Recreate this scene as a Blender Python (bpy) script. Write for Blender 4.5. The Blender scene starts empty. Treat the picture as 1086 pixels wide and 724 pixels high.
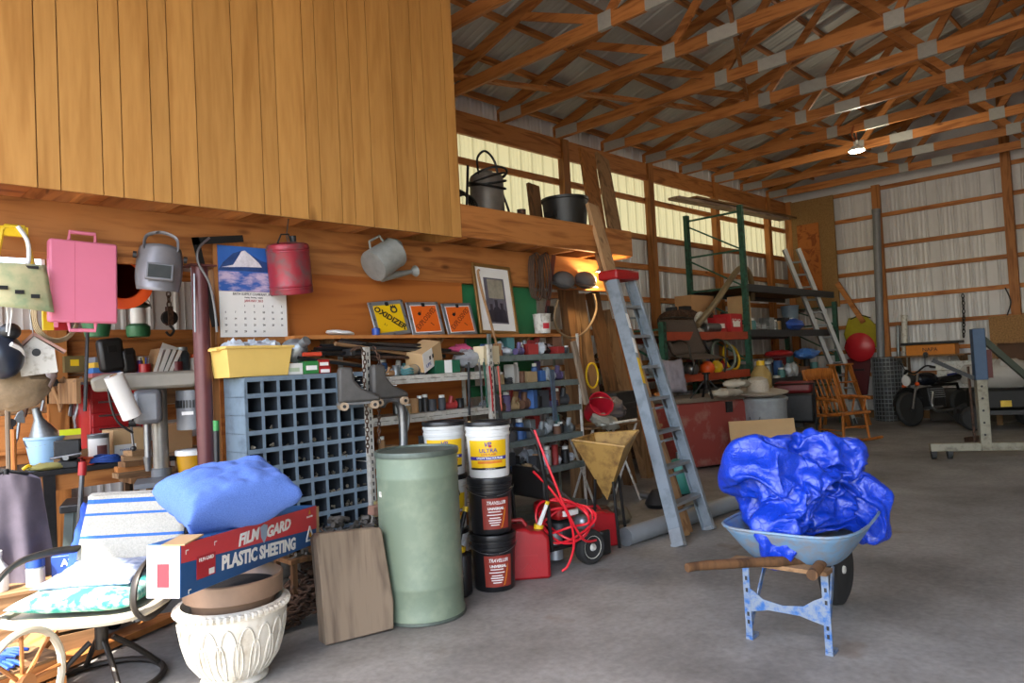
import bpy, bmesh, math, random
from mathutils import Vector, Matrix, Euler, noise
random.seed(7)
SC = bpy.context.scene
C = SC.collection
PI = math.pi
R_ = math.radians

# ------------------------------------------------------------------ camera, world, sun, exposure
cam_data = bpy.data.cameras.new('camera'); cam = bpy.data.objects.new('camera', cam_data); C.objects.link(cam)
cam_data.sensor_width = 36.0; cam_data.lens = 25.755; cam_data.clip_end = 300; cam_data.clip_start = 0.05
cam.matrix_world = Matrix(((0.7008286, 0.01200897, -0.71322862, 0), (-0.71150207, -0.05975955, -0.70013827, 0), (-0.05103016, 0.99814056, -0.0333368, 1.45), (0, 0, 0, 1)))
SC.camera = cam
SC.view_settings.view_transform = 'Standard'; SC.view_settings.look = 'None'; SC.view_settings.gamma = 1
SC.view_settings.use_curve_mapping = False
SC.view_settings.exposure = 1.1
SC.cycles.max_bounces = 10; SC.cycles.diffuse_bounces = 6; SC.cycles.use_denoising = True
SC.cycles.sample_clamp_indirect = 8

SUN_EL, SUN_AZ = R_(58), R_(198)       # azimuth measured from +X towards +Y, direction in which the sun stands
world = bpy.data.worlds.new('sky'); SC.world = world; world.use_nodes = True
wn = world.node_tree.nodes; wn.clear()
wo = wn.new('ShaderNodeOutputWorld'); wb = wn.new('ShaderNodeBackground'); ws = wn.new('ShaderNodeTexSky')
ws.sky_type = 'NISHITA'; ws.sun_disc = False; ws.sun_elevation = SUN_EL; ws.sun_rotation = PI/2 - SUN_AZ
ws.dust_density = 2.5; ws.air_density = 1.0
world.node_tree.links.new(ws.outputs[0], wb.inputs[0]); world.node_tree.links.new(wb.outputs[0], wo.inputs[0])
wb.inputs[1].default_value = 0.55
sun_d = bpy.data.lights.new('sun', 'SUN'); sun_d.energy = 8.5; sun_d.angle = R_(0.6); sun_d.color = (1, .94, .84)
sun = bpy.data.objects.new('sun', sun_d); C.objects.link(sun)
sd = Vector((math.cos(SUN_EL)*math.cos(SUN_AZ), math.cos(SUN_EL)*math.sin(SUN_AZ), math.sin(SUN_EL)))
sun.rotation_euler = sd.to_track_quat('Z', 'Y').to_euler(); sun.location = (-12, 4, 14)

# ------------------------------------------------------------------ materials
MT = {}
def lin(c):
    if isinstance(c, str):
        c = c.lstrip('#'); c = tuple(int(c[i:i+2], 16)/255 for i in (0, 2, 4))
        c = tuple((u/12.92 if u <= .04045 else ((u+.055)/1.055)**2.4) for u in c)
    return (*c[:3], 1)
def base(name):
    m = bpy.data.materials.new(name); m.use_nodes = True
    nt = m.node_tree; b = nt.nodes['Principled BSDF']; return m, nt, b
def mat(name, col, rough=.55, metal=0.0, var=.25, scale=9, bump=.0, col2=None, amt=.5, stretch=(1, 1, 1), spec=.5, trans=0, coat=0, rnd=.12):
    """plain procedural material: base colour mottled by noise towards col2"""
    if name in MT: return MT[name]
    m, nt, b = base(name); L = nt.links.new; N = nt.nodes.new
    tc = N('ShaderNodeTexCoord'); mp = N('ShaderNodeMapping'); mp.inputs['Scale'].default_value = stretch
    no = N('ShaderNodeTexNoise'); no.inputs['Scale'].default_value = scale; no.inputs['Detail'].default_value = 6; no.inputs['Roughness'].default_value = .62
    L(tc.outputs['Object'], mp.inputs[0]); L(mp.outputs[0], no.inputs['Vector'])
    c1 = lin(col); c2 = lin(col2) if col2 else tuple(x*(1-var) for x in c1[:3])+(1,)
    rp = N('ShaderNodeValToRGB'); rp.color_ramp.elements[0].position = .5-.22*(1.3-amt); rp.color_ramp.elements[1].position = .5+.3*(1.3-amt)
    if col2: rp.color_ramp.elements[0].position = .28+.3*(1-amt)*0+.3*(amt-.5)+.1; rp.color_ramp.elements[1].position = rp.color_ramp.elements[0].position+.2
    rp.color_ramp.elements[0].color = c2; rp.color_ramp.elements[1].color = c1
    L(no.outputs['Fac'], rp.inputs[0])
    if rnd:
        oi = N('ShaderNodeObjectInfo'); hv = N('ShaderNodeHueSaturation'); ma = N('ShaderNodeMapRange')
        ma.inputs[3].default_value = 1-rnd; ma.inputs[4].default_value = 1+rnd
        L(oi.outputs['Random'], ma.inputs[0]); L(ma.outputs[0], hv.inputs['Value']); L(rp.outputs[0], hv.inputs['Color']); L(hv.outputs[0], b.inputs['Base Color'])
    else: L(rp.outputs[0], b.inputs['Base Color'])
    b.inputs['Roughness'].default_value = rough; b.inputs['Metallic'].default_value = metal
    b.inputs['Specular IOR Level'].default_value = spec
    if trans: b.inputs['Transmission Weight'].default_value = trans
    if coat: b.inputs['Coat Weight'].default_value = coat
    if bump:
        bu = N('ShaderNodeBump'); bu.inputs['Strength'].default_value = bump; bu.inputs['Distance'].default_value = .01
        L(no.outputs['Fac'], bu.inputs['Height']); L(bu.outputs[0], b.inputs['Normal'])
    MT[name] = m; return m
def wood(name, light, dark, axis='x', scale=1.0, rough=.55, knots=True, rnd=.18, ring=.5):
    """grain along one local axis, with rings, fibres and sparse knots"""
    if name in MT: return MT[name]
    m, nt, b = base(name); L = nt.links.new; N = nt.nodes.new
    tc = N('ShaderNodeTexCoord'); oi = N('ShaderNodeObjectInfo')
    ad = N('ShaderNodeVectorMath'); ad.operation = 'ADD'; sc_ = N('ShaderNodeVectorMath'); sc_.operation = 'SCALE'
    cb = N('ShaderNodeCombineXYZ'); L(oi.outputs['Random'], cb.inputs[0]); L(oi.outputs['Random'], cb.inputs[1]); L(oi.outputs['Random'], cb.inputs[2])
    L(cb.outputs[0], sc_.inputs[0]); sc_.inputs['Scale'].default_value = 37
    L(tc.outputs['Object'], ad.inputs[0]); L(sc_.outputs[0], ad.inputs[1])
    st = {'x': (.9, 9, 9), 'y': (9, .9, 9), 'z': (9, 9, .9)}[axis]
    mp = N('ShaderNodeMapping'); mp.inputs['Scale'].default_value = tuple(s*scale for s in st); L(ad.outputs[0], mp.inputs[0])
    n1 = N('ShaderNodeTexNoise'); n1.inputs['Scale'].default_value = 1.1; n1.inputs['Detail'].default_value = 3; n1.inputs['Distortion'].default_value = .8; L(mp.outputs[0], n1.inputs['Vector'])
    mu = N('ShaderNodeMath'); mu.operation = 'MULTIPLY'; mu.inputs[1].default_value = 16; L(n1.outputs['Fac'], mu.inputs[0])
    si = N('ShaderNodeMath'); si.operation = 'SINE'; L(mu.outputs[0], si.inputs[0])
    mr = N('ShaderNodeMapRange'); mr.inputs[1].default_value = -1; mr.inputs[2].default_value = 1; L(si.outputs[0], mr.inputs[0])
    n2 = N('ShaderNodeTexNoise'); n2.inputs['Scale'].default_value = 7; n2.inputs['Detail'].default_value = 5; L(mp.outputs[0], n2.inputs['Vector'])
    mx = N('ShaderNodeMix'); mx.data_type = 'FLOAT'; mx.inputs[0].default_value = ring; L(n2.outputs['Fac'], mx.inputs[2]); L(mr.outputs[0], mx.inputs[3])
    rp = N('ShaderNodeValToRGB'); rp.color_ramp.elements[0].color = lin(dark); rp.color_ramp.elements[1].color = lin(light)
    rp.color_ramp.elements[0].position = .12; rp.color_ramp.elements[1].position = .72; L(mx.outputs[0], rp.inputs[0])
    col = rp.outputs[0]
    if knots:
        sk = {'x': (1.2, 3, 3), 'y': (3, 1.2, 3), 'z': (3, 3, 1.2)}[axis]
        mk = N('ShaderNodeMapping'); mk.inputs['Scale'].default_value = sk; L(ad.outputs[0], mk.inputs[0])
        vo = N('ShaderNodeTexVoronoi'); vo.inputs['Scale'].default_value = 1.25*scale; L(mk.outputs[0], vo.inputs['Vector'])
        kr = N('ShaderNodeMapRange'); kr.inputs[1].default_value = .045; kr.inputs[2].default_value = .1; kr.inputs[3].default_value = .75; kr.inputs[4].default_value = 0; L(vo.outputs['Distance'], kr.inputs[0])
        km = N('ShaderNodeMix'); km.data_type = 'RGBA'; L(kr.outputs[0], km.inputs[0]); L(col, km.inputs[6]); d = lin(dark); km.inputs[7].default_value = (d[0]*.35, d[1]*.28, d[2]*.25, 1)
        col = km.outputs[2]
    hv = N('ShaderNodeHueSaturation'); ma = N('ShaderNodeMapRange'); ma.inputs[3].default_value = 1-rnd; ma.inputs[4].default_value = 1+rnd
    L(oi.outputs['Random'], ma.inputs[0]); L(ma.outputs[0], hv.inputs['Value']); L(col, hv.inputs['Color']); L(hv.outputs[0], b.inputs['Base Color'])
    b.inputs['Roughness'].default_value = rough; b.inputs['Specular IOR Level'].default_value = .35
    bu = N('ShaderNodeBump'); bu.inputs['Strength'].default_value = .25; bu.inputs['Distance'].default_value = .004; L(n2.outputs['Fac'], bu.inputs['Height']); L(bu.outputs[0], b.inputs['Normal'])
    MT[name] = m; return m
def emit(name, col, s):
    m, nt, b = base(name); b.inputs['Emission Color'].default_value = lin(col); b.inputs['Emission Strength'].default_value = s; b.inputs['Base Color'].default_value = lin(col); MT[name] = m; return m

WX = wood('beam_wood_x', '#b0723c', '#7a431a', 'x'); WY = wood('beam_wood_y', '#b0723c', '#7a431a', 'y'); WZ = wood('beam_wood_z', '#a66c38', '#744418', 'z')
WPANEL = wood('panel_wood', '#b8874a', '#9a6a34', 'z', .55, .42, True, .08, .3)
PLY = wood('plywood', '#a86228', '#7f3f12', 'x', .55, .6, True, .05, .75)
OLDW = wood('old_wood', '#8b6a48', '#5b4028', 'z', 1, .8); OLDWX = wood('old_wood_x', '#8b6a48', '#5b4028', 'x', 1, .8)
GREYW = wood('weathered_wood', '#7a6a58', '#463a30', 'z', .8, .9, False)
DARKW = wood('dark_wood', '#6b4a2c', '#3d2815', 'z', 1, .8)
CHAIRW = wood('varnished_wood', '#a8652c', '#6f3b14', 'z', 1.5, .35, False, .05)
BLK = mat('black_plastic', '#191919', .45, 0, .3); BLKM = mat('black_metal', '#1d1c1b', .5, .4, .3, bump=.05)
WHT = mat('white_plastic', '#d8d7d2', .35, 0, .08); WPAINT = mat('white_paint', '#c9c6bc', .5, 0, .2, 20, col2='#8f8674', amt=.25)
GALV = mat('galvanized', '#9aa0a2', .42, .75, .35, 22, bump=.05); STEEL = mat('steel', '#8b8d8f', .32, .9, .25, 20); ALU = mat('aluminium', '#a9b0b6', .38, .7, .2, 14)
RUST = mat('rusty_iron', '#5a4030', .8, .3, .4, 30, .2, col2='#33261d', amt=.5); DARKM = mat('dark_steel', '#3a3a3b', .5, .6, .35, 18, .08)
RED = mat('red_plastic', '#a5131c', .38, 0, .2); REDM = mat('red_paint', '#a01a1c', .4, 0, .2); YEL = mat('yellow_plastic', '#d9b31a', .4, 0, .15); ORG = mat('orange_plastic', '#e2561a', .4, 0, .15)
BLUE = mat('blue_plastic', '#2b50a8', .4, 0, .2); GRN = mat('green_paint', '#2c5a48', .55, .1, .3, 14, col2='#20382e', amt=.3)
CARD = mat('cardboard', '#a67f56', .85, 0, .12, 5); CARDL = mat('light_cardboard', '#b9986c', .85, 0, .12, 5); PAPER = mat('paper', '#d9d6cf', .8, 0, .06)
RUB = mat('rubber', '#242423', .75, 0, .3, 25, .1); CLEAR = mat('clear_plastic', '#c9cdd0', .2, 0, .1, trans=.55); CERAM = mat('ceramic', '#d8d8d4', .25, 0, .05)
INK = mat('black_ink', '#141414', .6, 0, 0, rnd=0); INKW = mat('white_ink', '#e4e2dd', .6, 0, 0, rnd=0); INKR = mat('red_ink', '#a8202a', .6, 0, 0, rnd=0); INKB = mat('blue_ink', '#27408f', .6, 0, 0, rnd=0); INKO = mat('orange_ink', '#c98a1c', .6, 0, 0, rnd=0)

# ------------------------------------------------------------------ mesh helpers
class G:
    def __init__(s): s.v = []; s.f = []
    def add(s, vs, fs, M=None):
        n = len(s.v)
        s.v += [tuple(M @ Vector(v)) if M else tuple(v) for v in vs]; s.f += [tuple(i+n for i in f) for f in fs]; return s
    def bx(s, x0, x1, y0, y1, z0, z1, M=None):
        return s.add([(x0,y0,z0),(x1,y0,z0),(x1,y1,z0),(x0,y1,z0),(x0,y0,z1),(x1,y0,z1),(x1,y1,z1),(x0,y1,z1)], [(3,2,1,0),(4,5,6,7),(0,1,5,4),(1,2,6,5),(2,3,7,6),(3,0,4,7)], M)
    def box(s, c, d, rot=(0, 0, 0)):
        M = Matrix.Translation(c) @ Euler(rot).to_matrix().to_4x4(); a, b, e = d[0]/2, d[1]/2, d[2]/2
        return s.bx(-a, a, -b, b, -e, e, M)
    def bar(s, p, q, w, h, up=(0, 0, 1), ext=0):
        """rectangular bar from p to q, w across, h along up"""
        p, q = Vector(p), Vector(q); d = (q-p).normalized(); p = p-d*ext; q = q+d*ext; u = Vector(up); sdir = d.cross(u).normalized(); u = sdir.cross(d).normalized()
        a, b = sdir*w/2, u*h/2
        return s.add([p-a-b, p+a-b, p+a+b, p-a+b, q-a-b, q+a-b, q+a+b, q-a+b], [(0,1,2,3),(7,6,5,4),(0,4,5,1),(1,5,6,2),(2,6,7,3),(3,7,4,0)])
    def cyl(s, p, q, r, r1=None, n=12, cap=True):
        return s.tube([p, q], [r, r if r1 is None else r1], n, cap=cap)
    def tube(s, pts, r, n=8, closed=False, cap=True, flat=1.0):
        P = [Vector(p) for p in pts]; m = len(P); rs = r if isinstance(r, (list, tuple)) else [r]*m
        T = []
        for i in range(m):
            a = P[(i-1) % m] if closed or i > 0 else P[i]; b = P[(i+1) % m] if closed or i < m-1 else P[i]
            t = (b-a); T.append(t.normalized() if t.length > 1e-9 else Vector((0, 0, 1)))
        u = T[0].orthogonal().normalized(); n0 = len(s.v); 
        for i in range(m):
            u = (u - T[i]*u.dot(T[i])); u = u.normalized() if u.length > 1e-6 else T[i].orthogonal().normalized()
            w = T[i].cross(u)
            for k in range(n):
                a = 2*PI*k/n; s.v.append(tuple(P[i]+(u*math.cos(a)+w*math.sin(a)*flat)*rs[i]))
        for i in range(m if closed else m-1):
            j = (i+1) % m
            for k in range(n):
                l = (k+1) % n; s.f.append((n0+i*n+k, n0+i*n+l, n0+j*n+l, n0+j*n+k))
        if cap and not closed:
            s.f.append(tuple(n0+k for k in range(n-1, -1, -1))); s.f.append(tuple(n0+(m-1)*n+k for k in range(n)))
        return s
    def lathe(s, prof, n=24, c=(0, 0, 0), M=None, rf=None):
        """profile of (radius, z), bottom to top on the outside; rf(angle, i) scales the radius"""
        vs = []; fs = []; m = len(prof)
        for i, (r, z) in enumerate(prof):
            for k in range(n):
                a = 2*PI*k/n; q = r*(rf(a, i) if rf else 1); vs.append((c[0]+q*math.cos(a), c[1]+q*math.sin(a), c[2]+z))
        for i in range(m-1):
            for k in range(n):
                l = (k+1) % n; fs.append((i*n+k, i*n+l, (i+1)*n+l, (i+1)*n+k))
        if prof[0][0] > 1e-6: fs.append(tuple(range(n-1, -1, -1)))
        if prof[-1][0] > 1e-6: fs.append(tuple((m-1)*n+k for k in range(n)))
        return s.add(vs, fs, M)
    def ext(s, poly, a, b, plane='xz', M=None):
        """prism of a 2D outline, extruded a..b along the third axis"""
        n = len(poly)
        f = {'xz': lambda p, t: (p[0], t, p[1]), 'xy': lambda p, t: (p[0], p[1], t), 'yz': lambda p, t: (t, p[0], p[1])}[plane]
        vs = [f(p, a) for p in poly]+[f(p, b) for p in poly]
        fs = [tuple(range(n)), tuple(range(2*n-1, n-1, -1))]+[(i, i+n, (i+1) % n+n, (i+1) % n) for i in range(n)]
        return s.add(vs, fs, M)
    def sph(s, c, r, n=12, m=8):
        r = r if isinstance(r, (tuple, list)) else (r, r, r); vs = [(c[0], c[1], c[2]-r[2])]; fs = []
        for i in range(1, m):
            t = PI*i/m
            for k in range(n): a = 2*PI*k/n; vs.append((c[0]+r[0]*math.sin(t)*math.cos(a), c[1]+r[1]*math.sin(t)*math.sin(a), c[2]-r[2]*math.cos(t)))
        vs.append((c[0], c[1], c[2]+r[2]))
        for k in range(n):
            l = (k+1) % n; fs.append((0, 1+l, 1+k)); fs.append((len(vs)-1, 1+(m-2)*n+k, 1+(m-2)*n+l))
            for i in range(m-2): fs.append((1+i*n+k, 1+i*n+l, 1+(i+1)*n+l, 1+(i+1)*n+k))
        return s.add(vs, fs)
    def grid(s, fn, nu, nv, cu=False, cv=False):
        n0 = len(s.v)
        for i in range(nu+(0 if cu else 1)):
            for j in range(nv+(0 if cv else 1)): s.v.append(tuple(fn(i/nu, j/nv)))
        w = nv+(0 if cv else 1); h = nu+(0 if cu else 1)
        for i in range(nu):
            for j in range(nv):
                a, b = (i+1) % h if cu else i+1, (j+1) % w if cv else j+1
                s.f.append((n0+i*w+j, n0+a*w+j, n0+a*w+b, n0+i*w+b))
        return s
def mesh(g, name, m, sm=40):
    me = bpy.data.meshes.new(name); me.from_pydata(g.v, [], g.f)
    bm = bmesh.new(); bm.from_mesh(me); bmesh.ops.recalc_face_normals(bm, faces=bm.faces); bm.to_mesh(me); bm.free()
    me.materials.append(m)
    if sm:
        me.shade_smooth(); me.set_sharp_from_angle(angle=R_(sm))
    return me
def obj(g, name, m, parent=None, loc=(0, 0, 0), rot=(0, 0, 0), sm=40, bev=0, solid=0, sub=0, label=None):
    me = g if isinstance(g, bpy.types.Mesh) else mesh(g, name, m, sm)
    o = bpy.data.objects.new(name, me); C.objects.link(o); o.location = loc; o.rotation_euler = rot
    if parent: o.parent = parent
    if solid: md = o.modifiers.new('solid', 'SOLIDIFY'); md.thickness = solid; md.offset = 0
    if bev:
        md = o.modifiers.new('bevel', 'BEVEL'); md.width = bev; md.segments = 2; md.limit_method = 'ANGLE'; md.angle_limit = R_(50)
    if sub: md = o.modifiers.new('sub', 'SUBSURF'); md.levels = sub; md.render_levels = sub
    if label: o['label'] = label
    return o
def tag(o, label, cat, group=None, kind=None):
    o['label'] = label; o['category'] = cat
    if group: o['group'] = group
    if kind: o['kind'] = kind
    return o
def thing(name, label, cat, loc=(0, 0, 0), rot=(0, 0, 0), group=None):
    o = bpy.data.objects.new(name, None); o.empty_display_size = .1; C.objects.link(o); o.location = loc
    o.rotation_euler = (0, 0, rot) if not isinstance(rot, (tuple, Euler)) else rot
    return tag(o, label, cat, group)
def struct(o): o['kind'] = 'structure'; return o
def dup(root, loc, rot=None, label=None, group=None):
    r = root.copy(); C.objects.link(r); r.location = loc
    if rot is not None: r.rotation_euler = rot
    if label: r['label'] = label
    if group: r['group'] = group
    for ch in list(root.children):
        c = ch.copy(); C.objects.link(c); c.parent = r
        for gch in list(ch.children):
            d = gch.copy(); C.objects.link(d); d.parent = c
    return r
_tx = {}
def textmesh(s, size, m, ext=.0008, sx=1.0, bold=.0, align='CENTER', shear=0):
    cu = bpy.data.curves.new('t', 'FONT'); cu.body = s; cu.size = size; cu.extrude = ext; cu.align_x = align; cu.align_y = 'CENTER'; cu.offset = bold; cu.resolution_u = 2; cu.shear = shear
    o = bpy.data.objects.new('t', cu); C.objects.link(o); bpy.context.view_layer.update()
    me = bpy.data.meshes.new_from_object(o.evaluated_get(bpy.context.evaluated_depsgraph_get()))
    bpy.data.objects.remove(o); bpy.data.curves.remove(cu)
    if sx != 1:
        for v in me.vertices: v.co.x *= sx
    me.materials.clear(); me.materials.append(m); me.name = 'lettering'; return me
def text(s, size, m, parent, loc, rot=(PI/2, 0, 0), **k):
    return obj(textmesh(s, size, m, **k), 'lettering', m, parent, loc, rot)
def wraptext(s, size, m, parent, r, z, ang, **k):
    """lettering bent round a vertical cylinder of radius r, centred on angle ang"""
    me = textmesh(s, size, m, **k)
    for v in me.vertices:
        a = ang+v.co.x/r; q = r+v.co.z; h = z+v.co.y; v.co = (q*math.cos(a), q*math.sin(a), h)
    return obj(me, 'lettering', m, parent)
def patch(r, z0, z1, ang, half, m, parent, name='label', n=16, rt=None, th=.0015):
    """curved label on a cylinder, radius r at the bottom and rt at the top"""
    rt = rt or r; g = G()
    def fn(u, v): a = ang-half+2*half*u; q = r+(rt-r)*v; return (q*math.cos(a), q*math.sin(a), z0+(z1-z0)*v)
    g.grid(fn, n, 1); return obj(g, name, m, parent)
def arc(c, r, a0, a1, n=12, plane='xz'):
    out = []
    for i in range(n+1):
        a = a0+(a1-a0)*i/n; u, v = r*math.cos(a), r*math.sin(a)
        out.append({'xz': (c[0]+u, c[1], c[2]+v), 'xy': (c[0]+u, c[1]+v, c[2]), 'yz': (c[0], c[1]+u, c[2]+v)}[plane])
    return out
def curve(pts, k=6, closed=False):
    """Catmull-Rom through the points"""
    P = [Vector(p) for p in pts]; n = len(P); out = []
    for i in range(n if closed else n-1):
        if closed: a, b, c, d = P[i-1], P[i], P[(i+1) % n], P[(i+2) % n]
        else: a, b, c, d = P[max(i-1, 0)], P[i], P[i+1], P[min(i+2, n-1)]
        for j in range(k):
            t = j/k; out.append(.5*((2*b)+(c-a)*t+(2*a-5*b+4*c-d)*t*t+(3*b-a-3*c+d)*t**3))
    if not closed: out.append(P[-1])
    return out
def nz(x, y, z=0, s=1): return noise.noise(Vector((x*s, y*s, z*s)))

# ================================================================== STRUCTURE
WY0, XB, ZB = 6.95, 16.0, 4.76          # left wall plane, back wall plane, truss bearing height
m, nt, b = base('concrete'); L = nt.links.new; N = nt.nodes.new
tc = N('ShaderNodeTexCoord'); n1 = N('ShaderNodeTexNoise'); n1.inputs['Scale'].default_value = .9; n1.inputs['Detail'].default_value = 9; n1.inputs['Roughness'].default_value = .65
n2 = N('ShaderNodeTexNoise'); n2.inputs['Scale'].default_value = 26; n2.inputs['Detail'].default_value = 4
L(tc.outputs['Object'], n1.inputs['Vector']); L(tc.outputs['Object'], n2.inputs['Vector'])
r1 = N('ShaderNodeValToRGB'); r1.color_ramp.elements[0].position = .33; r1.color_ramp.elements[0].color = lin('#6b6762'); r1.color_ramp.elements[1].position = .66; r1.color_ramp.elements[1].color = lin('#9d9993')
r2 = N('ShaderNodeValToRGB'); r2.color_ramp.elements[0].position = .3; r2.color_ramp.elements[0].color = (.78, .78, .78, 1); r2.color_ramp.elements[1].position = .65; r2.color_ramp.elements[1].color = (1, 1, 1, 1)
mm = N('ShaderNodeMix'); mm.data_type = 'RGBA'; mm.blend_type = 'MULTIPLY'; mm.inputs[0].default_value = 1
L(n1.outputs['Fac'], r1.inputs[0]); L(n2.outputs['Fac'], r2.inputs[0]); L(r1.outputs[0], mm.inputs[6]); L(r2.outputs[0], mm.inputs[7])
n3 = N('ShaderNodeTexNoise'); n3.inputs['Scale'].default_value = 2.3; n3.inputs['Detail'].default_value = 3; L(tc.outputs['Object'], n3.inputs['Vector'])   # oil and rust stains
r3 = N('ShaderNodeMapRange'); r3.inputs[1].default_value = .66; r3.inputs[2].default_value = .78; r3.inputs[4].default_value = .55; L(n3.outputs['Fac'], r3.inputs[0])
mz = N('ShaderNodeMix'); mz.data_type = 'RGBA'; L(r3.outputs[0], mz.inputs[0]); L(mm.outputs[2], mz.inputs[6]); mz.inputs[7].default_value = lin('#5f452c')
L(mz.outputs[2], b.inputs['Base Color'])
b.inputs['Roughness'].default_value = .62; b.inputs['Specular IOR Level'].default_value = .4
bu = N('ShaderNodeBump'); bu.inputs['Strength'].default_value = .15; bu.inputs['Distance'].default_value = .01; L(n2.outputs['Fac'], bu.inputs['Height']); L(bu.outputs[0], b.inputs['Normal'])
CONC = m
XF = -1.1                                # front wall with the open doorway
struct(obj(G().bx(XF, XB+.15, -7.0, 7.0, -.15, 0), 'floor', CONC))
OUT = mat('gravel', '#94897a', .9, 0, .4, 3, .3)
g = G().bx(-60, 60, -60, 60, -.22, -.16); o = struct(obj(g, 'ground_outside', OUT))

SIDE = mat('grey_siding', '#cfcfcf', .45, .1, .1, 3, rnd=.03); ROOFM = mat('roof_metal', '#b4b5ae', .5, .05, .15, 4, rnd=.04)
m, nt, b = base('skylight_siding'); L = nt.links.new; N = nt.nodes.new        # translucent eave-light sheets
tr = N('ShaderNodeBsdfTranslucent'); tr.inputs[0].default_value = lin('#b8a878'); df = N('ShaderNodeBsdfDiffuse'); df.inputs[0].default_value = lin('#b8ae88')
ms = N('ShaderNodeMixShader'); ms.inputs[0].default_value = .3; L(tr.outputs[0], ms.inputs[1]); L(df.outputs[0], ms.inputs[2]); L(ms.outputs[0], nt.nodes['Material Output'].inputs[0])
SKYL = m
def sheet(w, h, rib=.235, d=.018):
    """ribbed metal sheet: local x across the ribs, z along them, ribs towards -y"""
    g = G(); xs = [(0, 0)]; k = 0
    n = max(1, round(w/rib)); p = w/n
    for i in range(n):
        c = (i+.5)*p; xs += [(c-.028, 0), (c-.012, -d), (c+.012, -d), (c+.028, 0)]
        for q in (.33, .67):
            if i < n-1: e = c+p*q; xs += [(e-.01, 0), (e, -d*.25), (e+.01, 0)]
    xs.append((w, 0)); xs.sort()
    n0 = len(xs)
    vs = [(x, y, 0) for x, y in xs]+[(x, y, h) for x, y in xs]
    return g.add(vs, [(i, i+1, n0+i+1, n0+i) for i in range(n0-1)])
# ---- left wall: siding sheets, girts, posts, plate beam
wl = struct(obj(G().bx(XF, XB+.1, 7.02, 7.06, -.1, .16), 'wall_left', OLDWX))
GZ = [.42, .9, 1.385, 1.9, 2.445, 3.0, 3.51, 4.14]
sm_ = mesh(sheet(.92, 3.36), 'siding_sheet', SIDE); sk_ = mesh(sheet(.92, 1.25), 'skylight_sheet', SKYL)
slo_ = mesh(sheet(.92, 2.22), 'siding_sheet', SIDE); shi_ = mesh(sheet(.92, .94), 'siding_sheet', SIDE); ev_ = mesh(sheet(.92, .3), 'eave_sheet', SIDE)
x = XF
while x < XB:
    if x < 1.6: obj(slo_, 'siding_sheet', SIDE, wl, (x, 7.02, .16)); obj(shi_, 'siding_sheet', SIDE, wl, (x, 7.02, 2.58))
    else: obj(sm_, 'siding_sheet', SIDE, wl, (x, 7.02, .16))
    obj(ev_, 'eave_sheet', SIDE, wl, (x, 7.02, 4.76)); obj(sk_, 'skylight_sheet', SKYL, wl, (x, 7.02, 3.52)); x += .92
for z in GZ: obj(G().bx(XF if z != 2.445 else 2.0, XB, 6.97, 7.01, z-.045, z+.045), 'girt', WX, wl)
for i in range(-1, 8):
    px = 1.67+2.222*i; obj(G().bx(px-.07, px+.07, 6.86, 6.97, 0, ZB), 'post', WZ, wl)
obj(G().bx(XF, XB, 6.9, 6.95, 4.47, ZB), 'plate_beam', WX, wl)
# ---- back wall
wb_ = struct(obj(G().bx(XB+.06, XB+.1, -7.05, 7.05, -.1, .16), 'wall_back', OLDW))
sb_ = mesh(sheet(.92, 4.6), 'siding_sheet', SIDE)
y = -7.0
while y < 7.0:
    obj(sb_, 'siding_sheet', SIDE, wb_, (XB+.06, y+.92, .16), (0, 0, -PI/2)); y += .92
for z in GZ[:-1]+[4.14, 4.7]: obj(G().bx(XB, XB+.04, -6.95, 6.95, z-.04, z+.04), 'girt', WY, wb_)
for y in (6.86, 5.02, 2.77, .5, -1.7, -3.9, -6.86): obj(G().bx(XB-.1, XB, y-.075, y+.075, 0, 6.2 if abs(y) < 3 else ZB), 'post', WZ, wb_)
GABLE = mesh(G().ext([(-7.1, ZB), (7.1, ZB), (7.1, ZB+.27), (0, ZB+.3+2.1), (-7.1, ZB+.27)], XB+.05, XB+.07, 'yz'), 'gable_sheet', SIDE); obj(GABLE, 'gable_sheet', SIDE, wb_)
# ---- right wall and the front around the open doorway (behind the photographer)
wr = struct(obj(G().bx(XF, XB+.1, -7.06, -7.02, -.1, .16), 'wall_right', OLDWX)); x = XF
while x < XB:
    obj(sm_, 'siding_sheet', SIDE, wr, (x+.92, -7.02, .16), (0, 0, PI)); obj(sk_, 'skylight_sheet', SKYL, wr, (x+.92, -7.02, 3.52), (0, 0, PI)); obj(ev_, 'eave_sheet', SIDE, wr, (x+.92, -7.02, 4.76), (0, 0, PI)); x += .92
for z in GZ: obj(G().bx(XF, XB, -7.01, -6.97, z-.045, z+.045), 'girt', WX, wr)
wf = struct(obj(G().bx(XF-.05, XF, -7.05, -6.2, -.1, 4.76), 'wall_front', SIDE))
obj(G().bx(XF-.05, XF, 6.7, 7.05, -.1, 4.76), 'siding_sheet', SIDE, wf)
obj(G().bx(XF-.05, XF, -6.2, 6.7, 4.6, 4.76), 'door_header', WY, wf)
obj(G().ext([(-7.1, ZB), (7.1, ZB), (7.1, ZB+.27), (0, ZB+.3+2.1), (-7.1, ZB+.27)], XF-.05, XF-.03, 'yz'), 'gable_sheet', SIDE, wf)
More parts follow.
